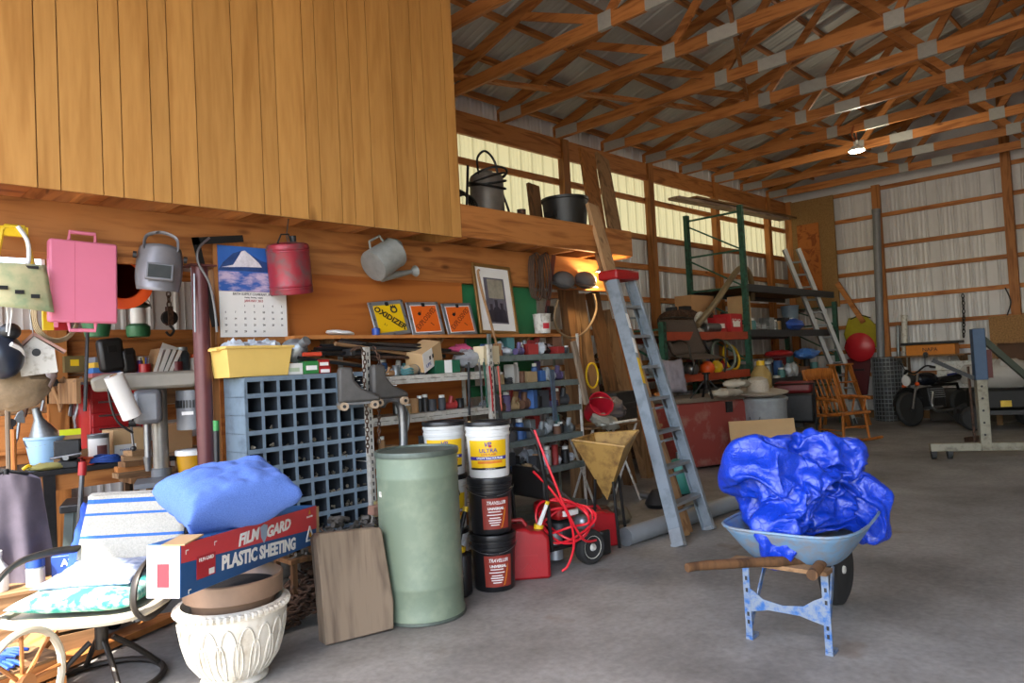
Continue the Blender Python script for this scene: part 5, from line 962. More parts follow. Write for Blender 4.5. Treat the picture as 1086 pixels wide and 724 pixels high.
# posts and planks leaning under the loft
for k, (bx2, tx2, m_, l) in enumerate((((6.054, 4.95, 0.892), (5.921, 5, 2.298), DARKW, 'dark post leaning under the loft, leftmost of five'), ((6.342, 5, 0.868), (6.192, 5.05, 2.192), OLDW, 'brown post leaning under the loft, second of five'), ((6.8, 5.1, 1.045), (6.522, 5.1, 2.23), DARKW, 'dark plank leaning under the loft, third of five'), ((7.194, 5.2, 1.02), (6.843, 5.2, 2.031), OLDW, 'brown plank leaning under the loft, fourth of five'), ((7.563, 5.3, 0.938), (7.113, 5.3, 1.931), WZ, 'light plank leaning under the loft, rightmost of five'))):
    a, b_ = Vector(bx2), Vector(tx2); d_ = (a-b_); a = b_+d_*(b_.z/(b_.z-a.z)); tag(obj(G().bar(a, b_, .13, .1, (0, -1, 0)), 'leaning_post', m_), l, 'post', 'posts leaning under the loft')
g = G().tube(curve([(5.233, 4.5, 2.048), (5.167, 4.5, 1.896), (5.21, 4.5, 1.763), (5.397, 4.5, 1.691), (5.633, 4.5, 1.763), (5.799, 4.5, 1.951), (5.783, 4.5, 2.12)]), .012, 8); tag(obj(g, 'hanging_hose', mat('tan_hose', '#8a7050', .6, 0, .2)), 'tan hose loop hanging under the loft before the posts', 'hose')
tag(obj(G().tube([(Vector((5.62, 4.45, 1.318))+Vector((.09*math.cos(t), 0, .12*math.sin(t)))) for t in [2*PI*i/24 for i in range(24)]], .01, 8, closed=True), 'yellow_hose', YEL), 'yellow hose ring hanging above the red bucket', 'hose')
HELM = mat('grey_felt', '#4d4a48', .8, 0, .3, 12)
for p, l in (((5.331, 4.5, 2.24), 'dark grey hard hat hung under the loft, left one'), ((5.661, 4.5, 2.256), 'dark grey hard hat hung under the loft beside the ladder top')):
    t = thing('hard_hat', l, 'hat', p, (R_(20), 0, 0), 'hats under the loft'); obj(G().sph((0, 0, 0), (.1, .12, .085), 16, 10), 'shell', HELM, t); obj(G().lathe([(.09, -.03), (.14, -.045), (.135, -.05), (.09, -.04)], 20), 'brim', HELM, t)
# ================================================================== MIDDLE GROUND
TANM = mat('tan_steel', '#a98445', .55, .2, .2, 8, .05, col2='#6b4c2a', amt=.3, rnd=0)
hp = thing('steel_hopper', 'tan steel hopper tapering to a point beside the ladder', 'hopper', (0, 0, 0)); P = [Vector((4.424, 3.735, 0.842)), Vector((4.586, 3.358, 0.794)), Vector((4.996, 3.508, 0.865)), Vector((4.82, 3.831, 0.85)), Vector((4.65, 3.599, 0.353))]
g = G(); g.add(P, [(0, 1, 4), (1, 2, 4), (2, 3, 4), (3, 0, 4)]); obj(g, 'cone', TANM, hp, solid=.006, sm=0); obj(G().tube(P[:4], .012, 6, closed=True), 'lip', TANM, hp)
for k in range(3): a = P[4].lerp(P[k], .35); obj(G().cyl(a, Vector((a.x+(a.x-P[4].x)*.4, a.y+(a.y-P[4].y)*.4, 0)), .012, n=8), 'leg', BLKM, hp)
PVCM = mat('grey_pvc', '#8d9296', .45, 0, .15, 8)
pv = thing('pvc_pipe', 'grey plastic pipe lying on the floor under the ladder', 'pipe', (4.68, 3.47, .072), R_(-2)); obj(G().lathe([(.072, 0), (.072, 2.1), (.064, 2.1), (.064, 0), (.072, 0)], 28, M=Matrix.Rotation(PI/2, 4, 'Y')), 'tube', PVCM, pv)
# small work table with red bucket, bag and rag
wt = thing('folding_stand', 'small white legged folding stand behind the tan hopper', 'stand', (5.604, 4.28, 0)); wt.location = (5.95, 4.62, 0)
obj(G().bx(-.42, .42, -.2, .2, .8, .82), 'top', OLDWX, wt)
for x in (-.36, .36):
    for s in (1, -1): obj(G().cyl((x, s*.17, .8), (x, -s*.17, 0), .012, n=8), 'leg', WPAINT, wt)
rb = thing('red_bucket', 'red plastic bucket tipped over on the folding stand', 'bucket', (5.72, 4.5, .98), (R_(62), R_(15), R_(-35))); obj(G().lathe([(0, -.12), (.09, -.12), (.12, .12), (.126, .125), (.126, .14), (.115, .14), (.085, -.1), (0, -.1)], 26), 'tub', mat('bucket_red', '#c02034', .4, 0, .1), rb); obj(G().tube(arc((0, 0, .13), .13, 0, PI, 10, 'xz'), .004, 5), 'bail', STEEL, rb)
tag(obj(crumple((0, 0, 0), (.16, .14, .13), 5, .25), 'plastic_bag', mat('grey_bag', '#6f6b70', .5, 0, .3), None, (6.02, 4.55, .95), sm=30), 'grey plastic bag beside the tipped red bucket', 'bag'); tag(obj(crumple((0, 0, 0), (.2, .1, .07), 15, .3), 'canvas_rag', mat('rag', '#9a9484', .9, 0, .2), None, (5.75, 4.42, .86), (0, .3, 0), sm=30), 'beige canvas rag below the tipped red bucket', 'rag')
ga = tag(obj(G().cyl((0, 0, 0), (.38, -.15, .02), .012, n=8), 'sprinkler_bar', WPAINT, None, (5.62, 4.38, .84)), 'white bar laid across the front of the folding stand', 'bar')
tag(obj(G().box((0, 0, .15), (.5, .3, .3)).box((0, -.155, .15), (.4, .01, .06)), 'dark_toolbox', DARKM, None, (6.35, 4.75, .82), (0, 0, .2), bev=.01), 'dark grey toolbox at the end of the folding stand', 'toolbox')
pt = thing('propane_tank', 'teal green gas cylinder on the floor behind the ladder', 'gas cylinder', (6.75, 4.25, 0)); obj(G().lathe([(0, .03), (.12, .03), (.15, .08), (.155, .12), (.155, .28), (.14, .34), (.05, .38), (0, .38)], 24), 'tank', mat('teal_paint', '#2f7a70', .45, .1, .2), pt); obj(G().lathe([(.11, 0), (.115, .05), (.11, .05), (.105, 0)], 20), 'foot_ring', DARKM, pt); obj(G().cyl((0, 0, .38), (0, 0, .45), .025, n=10), 'valve', STEEL, pt)
for k, (p, s, l, cat) in enumerate((((5.0, 3.95, 0), .16, 'rusty gearbox part on the floor behind the red gas can', 'gearbox'), ((5.35, 4.05, 0), .14, 'greasy engine part on the floor beside the ladder', 'engine part'), ((6.1, 4.1, 0), .13, 'grey iron casting on the floor behind the ladder', 'casting'))):
    t = thing('machine_part', l, cat, p, k*.8); obj(G().lathe([(0, 0), (s*.8, 0), (s, s*.3), (s*.7, s*.9), (s*.4, s*1.3), (0, s*1.35)], 16), 'housing', [RUST, mat('pale_casting', '#7d7563', .6, .3, .3, 20), DARKM][k], t); obj(G().cyl((0, 0, s*.7), (s*1.4, 0, s*.8), s*.3, n=12), 'shaft', STEEL, t)
    for q in range(5): a = 2*PI*q/5; obj(G().cyl((s*.75*math.cos(a), s*.75*math.sin(a), s*.3), (s*.75*math.cos(a), s*.75*math.sin(a), s*.62), s*.08, n=6), 'bolt', RUST, t)
# ---- big rusty red chest
CHR = mat('chest_red', '#8a3b33', .6, .1, .2, 3, .05, col2='#a08070', amt=.18, rnd=0)
cst = thing('steel_chest', 'large faded red steel chest behind the ladder', 'chest', (8.97, 5.12, 0), R_(-20)); cst.scale = (.97, .97, 1); 
obj(G().bx(-.85, .95, -.38, .42, .03, .86), 'body', CHR, cst, bev=.03); obj(G().bx(-.88, .98, -.41, .45, .86, .92), 'lid', mat('chest_lid', '#7d6f60', .7, .1, .3, 6), cst, bev=.01); obj(G().bx(-.04, .06, -.41, -.38, .7, .84), 'latch', DARKM, cst)
for x in (-.78, .84): obj(G().bx(x-.05, x+.05, -.36, .4, 0, .03), 'skid', OLDW, cst)
obj(G().bx(.2, .6, -.384, -.379, .05, .3), 'paint_patch', mat('worn_patch', '#a38a74', .8, 0, .3, 14), cst)
tr = thing('jack_stand', 'black tripod jack stand on the red chest', 'jack stand', (8.362, 4.787, 0.988)); tr.location.z = .921
for k in range(4): a = PI/4+PI/2*k; obj(G().bar((.03*math.cos(a), .03*math.sin(a), .22), (.22*math.cos(a), .22*math.sin(a), .0), .03, .012), 'leg', BLKM, tr)
obj(G().cyl((0, 0, .12), (0, 0, .3), .03, n=10), 'post', BLKM, tr); obj(G().bx(-.05, .05, -.03, .03, .3, .32), 'saddle', BLKM, tr)
for k, (px_, l) in enumerate((((8.529, 4.619, 0.928), 'cream folded sack on the red chest behind the hat'), ((8.723, 4.562, 0.988), 'cream cushion pad on top of the folded sack'))):
    pillow('folded_sack', .42, .3, .09, mat('cream_sack', '#a8a090', .9, 0, .2), l, 'sack', (px_[0], px_[1], .975+.1*k), (0, .05*k, .3*k), 20+k, 18)
# ---- galvanized trash can with a straw hat
tcn = thing('trash_can', 'galvanized trash can with lid under the straw hat', 'trash can', (9.36, 4.52, 0)); 
obj(G().lathe([(0, .01), (.24, .01), (.245, .03), (.265, .2), (.29, .8), (.298, .81), (.298, .83), (.288, .83)], 60, rf=lambda a, i: 1+(.012*math.cos(a*24) if 2 <= i <= 4 else 0)), 'body', mat('bright_galvanized', '#a9adae', .45, .3, .25, 10), tcn); obj(G().lathe([(.305, .82), (.31, .85), (.28, .87), (.12, .9), (0, .905)], 40), 'lid', mat('bright_galvanized', '#a9adae', .45, .3, .25, 10), tcn)
for s in (1, -1): obj(G().tube(arc((s*.29, 0, .62), .07, PI, 2*PI, 8, 'yz'), .008, 6), 'handle', STEEL, tcn)
GALVB = mat('bright_galvanized', '#a9adae', .45, .3, .25, 10)
ht = thing('straw_hat', 'wide brimmed grey straw hat lying on the trash can', 'hat', (9.2, 4.52, .915), (R_(3), R_(-4), .3)); ht.scale = (1.12, 1.12, 1.3); HAT = mat('hat_straw', '#b8ad9c', .85, 0, .25, 50, .3, rnd=0)
obj(G().lathe([(0, .17), (.06, .168), (.11, .15), (.125, .09), (.125, .03), (.16, .012), (.26, .0), (.33, .02), (.34, .028)], 36), 'hat_body', HAT, ht, solid=.006); obj(G().lathe([(.124, .03), (.127, .04), (.124, .055), (.121, .055)], 30), 'band', mat('hat_band', '#77706a', .8, 0, .1), ht)
tag(obj(G().bx(-.42, .42, -.012, .012, 0, .62), 'cardboard_sheet', CARDL, None, (8.72, 4.22, 0), (R_(-10), 0, R_(-42))), 'brown cardboard sheet leaning before the trash can', 'cardboard')
# ================================================================== PALLET RACK
RGR = GRN; RORG = mat('rack_orange', '#b5482a', .5, .1, .25, 8); RBLK = mat('rack_dark', '#34363a', .5, .3, .2)
YF, YR = 5.6, 6.6; XA, XM, XE = (8.677, 5.6, 1.707)[0], (11.168, 5.6, 1.989)[0], 14.9
rk = thing('pallet_rack', 'green and orange steel pallet rack along the left wall', 'pallet rack', (0, 0, 0)); ZT = (11.123, 5.6, 3.883)[2]
def upright(x, zt, y):
    u = obj(G().bx(x-.04, x-.037, y-.04, y+.04, 0, zt).bx(x-.04, x+.04, y-.04, y-.036, 0, zt).bx(x+.037, x+.04, y-.04, y+.04, 0, zt), 'upright', RGR, rk); g = G()
    for k in range(int(zt/.08)): g.bx(x-.012, x+.012, y-.0415, y-.04, .05+k*.08, .09+k*.08)
    obj(g, 'slots', BLK, u)['kind'] = 'stuff'
for x, zt in ((XA, 1.95), (XM, ZT), (XE, 2.4)):
    upright(x, zt, YF); upright(x, zt, YR); n = int(zt/.6); g = G()
    for k in range(n): z = .15+k*.6; g.bar((x, YF, z), (x, YR, z), .03, .03); g.bar((x, YF, z), (x, YR, z+.55) if z+.55 < zt else (x, YR, zt-.05), .025, .025)
    g.bar((x, YF, zt-.1), (x, YR, zt-.1), .03, .03); obj(g, 'lacing', RGR, rk)
z1, z2 = (9.881, 5.6, 1.751)[2], (10.09, 5.6, 1.148)[2]; z3, z4 = (12.967, 5.6, 2.532)[2], (12.855, 5.6, 1.783)[2]
for (xa, xb, z, m_) in ((XA, XM, z1, RORG), (XA, XM, z2, RORG), (XM, XE, z3, RBLK), (XM, XE, z4, RBLK), (XM, XE, .95, RBLK)):
    for y in (YF, YR): obj(G().bx(xa+.04, xb-.04, y-.025, y+.025, z-.06, z+.06), 'beam', m_, rk)
    n = 5; 
    for k in range(n): w_ = (YR-YF-.05)/n; obj(G().bx(xa+.02, xb-.02, YF+.03+w_*k, YF+.025+w_*(k+1), z+.02, z+.045), 'deck_board', OLDWX, rk)
dz = .05
# left bay, upper shelf
RBX = mat('red_carton', '#b02328', .5, 0, .1)
for k, (xa, xb, h_, l, m_, yy) in enumerate(((XM-.5, XM-.12, .3, 'red printed carton on the rack nearest the green upright', RBX, 5.62), (XM-.85, XM-.52, .24, 'red printed carton on the rack, left of its red neighbour', RBX, 5.68), (XM-1.0, XM-.3, .62, 'large brown carton on the rack behind the red cartons', CARD, 6.0), (XM+.1, XM+.32, .58, 'tall brown carton just right of the green upright', CARDL, 5.68))):
    carton('shelf_carton', l, 'carton', xa, xb, z1+dz if k < 3 else z4+dz, (z1 if k < 3 else z4)+dz+h_, yy, yy+.3, m_, (.3, .6, .6) if m_ is RBX else None, INKW, 'ECHO' if k == 0 else None, INKW, 0, .1)
t = thing('muffler_cylinder', 'silver cylinder lying on the rack shelf', 'cylinder', (XM-1.25, 5.66, z1+dz+.075)); obj(G().lathe([(0, 0), (.05, 0), (.072, .02), (.072, .4), (.05, .42), (0, .42)], 22, M=Matrix.Rotation(PI/2, 4, 'Y')), 'barrel', STEEL, t); obj(G().cyl((.42, 0, 0), (.48, 0, 0), .025, n=10), 'stub', DARKM, t)
t = thing('coiled_tube', 'white coiled tube ring standing on the rack shelf', 'tube coil', (9.895, 5.7, 2.043)); t.location.z = z1+dz; obj(G().tube(arc((0, 0, .16), .13, 0, 2*PI, 24)[:-1], .035, 10, closed=True), 'ring', WPAINT, t)
tag(obj(G().tube(curve([(9.6, 5.6, 1.906), (10.345, 5.7, 2.255), (11.195, 5.85, 2.697), (11.807, 6, 2.925), (12.285, 6.1, 2.95), (12.536, 6.15, 2.73), (12.634, 6.2, 2.429)]), .05, 12), 'curved_pipe', mat('tan_pipe', '#8c7a5c', .5, .3, .3, 8)), 'thick tan curved pipe rising from the rack shelf', 'pipe')
for k, (p, l) in enumerate((((9.797, 5.9, 2.289), 'dark rusty motor on the rack beside the coiled tube'), ((10.777, 6.2, 2.469), 'dark rusty engine block at the back of the rack'), ((9.732, 6.1, 2.162), 'dark rusty machine part at the left end of the rack'), ((12.022, 6.4, 2.397), 'dark gear housing on the rack behind the tan pipe'))):
    t = thing('old_motor', l, 'motor', (p[0], p[1], z1+dz), .5*k); s = .2+.05*(k == 1); obj(G().cyl((-s, 0, s), (s, 0, s), s*.8, n=16).box((0, 0, s*.2), (s*1.6, s*1.3, s*.4)), 'casing', RUST, t); obj(G().cyl((s, 0, s), (s*1.5, 0, s), s*.2, n=10), 'shaft', DARKM, t); obj(G().box((0, 0, s*1.9), (s, s*.5, s*.4)), 'terminal_box', DARKM, t)
    for q in range(5): obj(G().lathe([(s*.8, 0), (s*.88, .01), (s*.8, .02)], 16, M=Matrix.Translation((-s*.7+q*s*.3, 0, s)) @ Matrix.Rotation(PI/2, 4, 'Y')), 'fin', RUST, t)
# folded mesh patio chair standing in front of the rack
mc = thing('mesh_chair', 'brown mesh sling chair perched on the rack lower beam', 'chair', (9.251, 5.45, 1.316), (0, 0, R_(-15))); mc.location.z = z2+.062
MESHM = mat('brown_mesh', '#5a4c42', .85, 0, .3, 70, .2); obj(G().grid(lambda u, v: (-.33+.66*u-.1*v, .1+.12*v, .28+.5*v), 8, 8), 'back_sling', MESHM, mc, solid=.01); obj(G().grid(lambda u, v: (-.3+.6*u, -.25+.35*v, .2+.08*v), 8, 8), 'seat_sling', MESHM, mc, solid=.01)
for s in (-1, 1): obj(G().tube(curve([(s*.32-.1, .23, .8), (s*.32, .1, .28), (s*.31, -.26, .2), (s*.31, -.24, .0)]), .014, 7), 'side_frame', PCF, mc); obj(G().tube(curve([(s*.33, .1, .45), (s*.36, -.1, .47), (s*.35, -.24, .4), (s*.33, -.25, .2)]), .014, 7), 'armrest', PCF, mc)
obj(G().tube(curve([(-.4, .22, .8), (-.1, .25, .82), (.22, .22, .8)]), .014, 7), 'top_rail', PCF, mc)
# belts, hoses and bright bits on the lower shelf
for k, (p, r, m_, l) in enumerate((((10.452, 5.62, 1.426), .24, mat('grey_green_hose', '#6f786a', .6, 0, .2), 'grey rubber ring on the rack lower shelf, larger'), ((10.781, 5.62, 1.387), .2, YEL, 'yellowish ring beside the grey one on the lower shelf'), ((10.05, 5.62, 1.465), .2, BLK, 'black rubber ring on the rack lower shelf'))):
    tag(obj(G().tube(arc((0, 0, r+.02), r, 0, 2*PI, 28)[:-1], .022, 8, closed=True), 'rubber_ring', m_, None, (p[0], p[1]+.04*k, z2+.05), (R_(-12), 0, -.3+.2*k)), l, 'ring')
for k, (p, m_, l) in enumerate((((9.793, 5.58, 1.301), ORG, 'orange housing on the rack lower shelf'), ((10.079, 5.6, 1.292), YEL, 'yellow housing on the rack lower shelf'), ((9.342, 5.58, 1.317), STEEL, 'silver bowl on the rack lower shelf'), ((10.646, 5.8, 1.279), REDM, 'red housing behind the yellow one'), ((11.181, 5.9, 1.325), BLK, 'black blower housing at the right of the lower shelf'))):
    t = thing('tool_housing', l, 'tool', (p[0], p[1], z2+.05)); obj(G().lathe([(0, 0), (.08, 0), (.11, .05), (.1, .12), (.05, .17), (0, .18)], 18), 'casing', m_, t); obj(G().cyl((0, 0, .1), (.1, -.05, .2), .02, n=8), 'handle', BLK, t)
# tangled scrap between the loft and the rack
rnd = random.Random(44); g = G()
for k in range(110):
    x, y = rnd.uniform(7.0, XA-.1), rnd.uniform(5.7, 6.6); z = rnd.uniform(.1, 1.75)*(1-.3*abs(x-7.8)); a, b_ = rnd.uniform(0, PI), rnd.uniform(-1.2, 1.2); l_ = rnd.uniform(.2, .6)
    g.cyl((x, y, z), (x+l_*math.cos(a)*math.cos(b_), y+l_*.4*math.sin(a), z+l_*math.sin(b_)), rnd.uniform(.015, .05), n=7)
    if k % 7 == 0: g.tube([(x+.2*math.cos(t), y+.05*math.sin(t*2), z+.2*math.sin(t)) for t in [2*PI*i/18 for i in range(18)]], .025, 6, closed=True)
tag(obj(g, 'scrap_iron', RUST, sm=0), 'tangle of dark rusty scrap iron left of the pallet rack', 'scrap', kind='stuff')
cw = thing('open_crate', 'open wooden crate at the foot of the pallet rack', 'crate', (*Vector((8.506, 5.504, 0.835))[:2], .6), .2); obj(tote(.55, .4, .3, .0, .02), 'box', OLDWX, cw)
for k in range(4): obj(G().bar((-.2+.1*k, -.1, .15), (-.1+.1*k, .1, .38), .05, .03, (0, 1, 0)), 'offcut', WX, cw)
cs2 = thing('plank_stand', 'rough plank stand under the open wooden crate', 'stand', (cw.location.x, cw.location.y, 0), .2); obj(G().bx(-.35, .35, -.25, .25, .56, .598), 'top', OLDWX, cs2)
for x in (-.3, .3):
    for y in (-.2, .2): obj(G().bx(x-.03, x+.03, y-.03, y+.03, 0, .56), 'leg', OLDW, cs2)
pillow('feed_sack', .34, .5, .16, mat('pale_sack', '#8b8690', .85, 0, .2), 'pale grey sack standing against the green upright', 'sack', (*Vector((8.578, 5.398, 1.542))[:2], 1.2), (R_(80), 0, R_(-25)), 66, 18)
# second bay
fill(XM+.35, XM+2.2, z4+dz, 5.66, 5.72, 91, 'on the dark rack shelf behind the long ladder', 'things on the dark rack shelf', .26, 14, ('jar', 'can', 'carton', 'bag'), 1.5); fill(XM+.3, XM+3.2, .95+dz, 5.66, 5.8, 92, 'on the low rack shelf behind the rocking chair', 'things on the low rack shelf', .32, 20, sc=2.0); fill(XM+.4, XM+3.2, .95+dz, 6.0, 6.2, 95, 'at the back of the low rack shelf', 'things at the back of the low rack shelf', .46, 18, sc=2.2)
fill(XA+.3, XM-.2, z2+dz, 6.0, 6.3, 93, 'at the back of the orange rack lower shelf', 'things at the back of the orange lower shelf', .32, 16, sc=1.9)
for nm, l, p, m_, r, h_ in (('blue_pail', 'blue grey pail on the dark rack shelf', (13.509, 5.9, 2.121), mat('pail_blue', '#5d6f80', .5, 0, .2), .16, .3), ('yellow_pail', 'yellow tub on the dark rack shelf under the blue pail', (13.14, 5.75, 1.93), YEL, .17, .12)):
    t = thing(nm, l, 'pail', (p[0], p[1], z4+dz+(.16 if nm == 'blue_pail' else 0))); obj(G().lathe([(0, 0), (r*.85, 0), (r, h_), (r*1.04, h_+.005), (r*1.04, h_+.02), (r*.95, h_+.02), (r*.8, .02), (0, .02)], 22), 'tub', m_, t); obj(G().lathe([(0, h_+.02), (r, h_+.02), (0, h_+.03)], 22), 'lid', m_, t)
tag(obj(crumple((0, 0, .1), (.32, .14, .1), 51, .25), 'blue_bag', mat('blue_bag', '#2c4fa0', .4, 0, .2), None, (*Vector((12.942, 5.6, 1.833))[:2], z4+dz), sm=30), 'crumpled blue bag on the edge of the dark rack shelf', 'bag'); tag(obj(crumple((0, 0, .1), (.3, .2, .1), 52, .25), 'blue_tarp_bundle', mat('blue_bundle', '#3f6fb5', .4, 0, .2), None, (*Vector((13.637, 5.7, 1.344))[:2], .95+dz+.3), sm=30), 'blue bundle lying high on the low rack shelf', 'bundle')
tag(obj(crumple((0, 0, .06), (.4, .2, .07), 53, .15), 'red_cover', REDM, None, (*Vector((12.495, 5.7, 1.475))[:2], .95+dz+.36), sm=30), 'flat red cover lying across things on the low rack shelf', 'cover')
tj = thing('yellow_jug', 'tan and yellow jug standing right of the red chest', 'jug', (*Vector((10.371, 5.028, 0.923))[:2], .92)); obj(G().lathe([(0, 0), (.14, 0), (.15, .03), (.15, .22), (.09, .32), (.05, .36), (0, .36)], 20), 'body', mat('tan_jug', '#a58a52', .5, 0, .2), tj); obj(G().cyl((0, 0, .35), (0, 0, .42), .06, n=14), 'cap', YEL, tj)
st2 = thing('timber_trestle', 'rough timber trestle carrying the yellow jug', 'trestle', (*Vector((10.371, 5.028, 0.923))[:2], 0), .4); obj(G().bx(-.3, .3, -.2, .2, .88, .92), 'top', OLDWX, st2)
for x in (-.25, .25):
    for y in (-.16, .16): obj(G().bx(x-.03, x+.03, y-.03, y+.03, 0, .88), 'leg', OLDW, st2)
gen = thing('engine_generator', 'dark red engine generator behind the rocking chair', 'generator', (*Vector((11.51, 5.022, 0.677))[:2], 0), .3); obj(G().bx(-.4, .4, -.3, .3, .35, .8), 'engine', DARKM, gen, bev=.04); obj(G().bx(-.35, .25, -.28, .28, .8, .98), 'fuel_tank', mat('dark_red', '#6e1c1e', .45, 0, .2), gen, bev=.05); obj(G().bx(.05, .4, -.32, -.3, .55, .7), 'panel', mat('amber_panel', '#a8761c', .5, 0, .1), gen)
g = G()
for x in (-.45, .45): g.tube([(x, -.32, .0), (x, -.32, .95), (x, .32, .95), (x, .32, 0)], .018, 8)
g.tube([(-.45, -.32, .3), (.45, -.32, .3)], .018, 8); obj(g, 'frame', BLKM, gen); obj(G().bx(-.1, .1, -.1, .1, .25, .35), 'mount', DARKM, gen)

# ================================================================== BACK OF THE BARN
# ---- long aluminium ladder
el = thing('extension_ladder', 'long aluminium ladder leaning on the rack at the back', 'ladder', (0, 0, 0)); eb, et = Vector((14.761, 5.178, 0)), Vector((13.941, 5.986, 3.435))
eb.z = 0; ex_ = Vector((.66, -.75, 0)).normalized()*.13; dn = (et-eb).cross(ex_).normalized()
for s in (-1, 1): obj(G().bar(eb+ex_*s, et+ex_*s, .07, .1, dn), 'rail', mat('bright_aluminium', '#b4b8ba', .45, .3, .15), el); obj(G().bar(eb+ex_*s, eb+ex_*s+(et-eb).normalized()*.12, .05, .11, dn), 'foot', BLK, el)
for k in range(13): t = .06+k*.072; p = eb.lerp(et, t); obj(G().cyl(p-ex_, p+ex_, .02, n=8), 'rung', ALU, el)
wl2 = thing('wooden_ladder', 'brown wooden stepladder frame standing behind the rocking chair', 'ladder', (14.22, 5.025, 0), R_(-20))
for x in (-.22, .22): obj(G().bar((x*1.2, 0, 0), (x-.1, .25, 1.15), .03, .08, (0, 1, 0)), 'front_rail', CHAIRW, wl2); obj(G().bar((x*1.2+.15, .7, 0), (x-.1, .3, 1.15), .03, .05, (0, 1, 0)), 'rear_rail', CHAIRW, wl2)
for k in range(3): t = .22+.25*k; obj(G().box((-.1*t, .25*t, 1.15*t), (.46, .13, .025)), 'step', CHAIRW, wl2)
obj(G().box((-.1, .27, 1.16), (.5, .2, .03)), 'top', CHAIRW, wl2)
# ---- rocking chair
rc = thing('rocking_chair', 'brown wooden spindle back rocking chair on the concrete', 'chair', (11.75, 4.4, 0), R_(-22)); rc.scale = (1.12, 1.12, 1.05)
obj(G().box((0, 0, .42), (.54, .5, .04), (R_(-5), 0, 0)), 'seat', CHAIRW, rc, bev=.015)
for s in (-1, 1):
    obj(G().tube(curve([(s*.24, -.42, .09), (s*.24, -.15, .03), (s*.24, .2, .025), (s*.24, .55, .12)]), .018, 8, flat=1.3), 'rocker', CHAIRW, rc)
    for y in (-.19, .19): obj(G().tube([(s*.24, y*1.15, .03), (s*.225, y*1.05, .22), (s*.21, y, .41)], [.014, .02, .015], 8), 'leg', CHAIRW, rc)
    obj(G().tube([(s*.24, .21, .43), (s*.26, .3, .75), (s*.27, .38, 1.03)], [.018, .022, .016], 8), 'back_post', CHAIRW, rc); obj(G().tube(curve([(s*.26, .27, .66), (s*.3, .05, .66), (s*.31, -.2, .64)]), .022, 8, flat=1.4), 'armrest', CHAIRW, rc)
    for y in (-.14, .05): obj(G().cyl((s*.24, y, .43), (s*.3, y, .645), .012, n=8), 'arm_spindle', CHAIRW, rc)
    obj(G().cyl((s*.235, -.2, .2), (s*.235, .2, .2), .011, n=8), 'stretcher', CHAIRW, rc)
obj(G().cyl((-.23, -.2, .24), (.23, -.2, .24), .012, n=8), 'stretcher', CHAIRW, rc)
obj(G().grid(lambda u, v: (-.29+.58*u, .375+.03*math.sin(PI*u)+.02*v, .93+.16*v+.015*math.sin(PI*u)*v), 12, 2), 'crest_rail', CHAIRW, rc, solid=.025)
for k in range(6): x = -.2+.08*k; obj(G().tube([(x, .215, .43), (x*1.08, .28, .66), (x*1.12, .385, .95)], [.009, .014, .009], 8), 'spindle', CHAIRW, rc)
# ---- sleds on the back wall
def saucer(name, label, p, r, m_, tilt): 
    t = thing(name, label, 'sled', p, (0, R_(-90+tilt), 0)); obj(G().lathe([(0, .1), (r*.45, .09), (r*.8, .04), (r*.95, .0), (r*1.0, .012), (r*.97, .02), (r*.8, .055), (r*.45, .105), (0, .115)], 32), 'dish', m_, t); obj(G().tube([(-r*.4, r*.85, .03), (0, r*1.02, .0), (r*.4, r*.85, .03)], .012, 6), 'rope', BLK, t); return t
saucer('saucer_sled', 'red saucer sled hanging on the back wall', (15.82, 5.485, 1.471), .3, mat('sled_red', '#b8242c', .35, 0, .1), -4)
t = thing('yellow_sled', 'yellow green sled hanging behind the red saucer', 'sled', (15.95, 5.474, 1.762), (0, 0, 0)); obj(G().ext([(-.3, -.32), (.3, -.3), (.36, .0), (.25, .33), (-.1, .36), (-.33, .1)], -.02, .02, 'yz'), 'shell', mat('sled_yellow', '#a89a1e', .4, 0, .2), t, bev=.015); obj(G().tube([(-.025, -.2, .3), (-.03, 0, .38), (-.025, .2, .3)], .012, 6), 'rope', BLK, t)
t = thing('toboggan', 'dark red toboggan hanging below the red saucer', 'sled', (15.93, 5.561, 0.884)); obj(G().ext([(-.13, -.4), (.1, -.42), (.24, .35), (-.26, .38)], -.02, .02, 'yz'), 'shell', mat('dark_red_sled', '#5e1f24', .5, 0, .2), t, bev=.015); obj(G().bx(-.035, -.02, -.1, .1, .1, .14), 'grip', BLK, t)
t = thing('angle_brace', 'brown diagonal wooden brace on the back wall left of the post', 'brace', (0, 0, 0)); obj(G().bar((15.93, 5.895, 2.853), (15.93, 5.416, 1.974), .05, .1, (0, 1, 0)), 'board', WY, t)
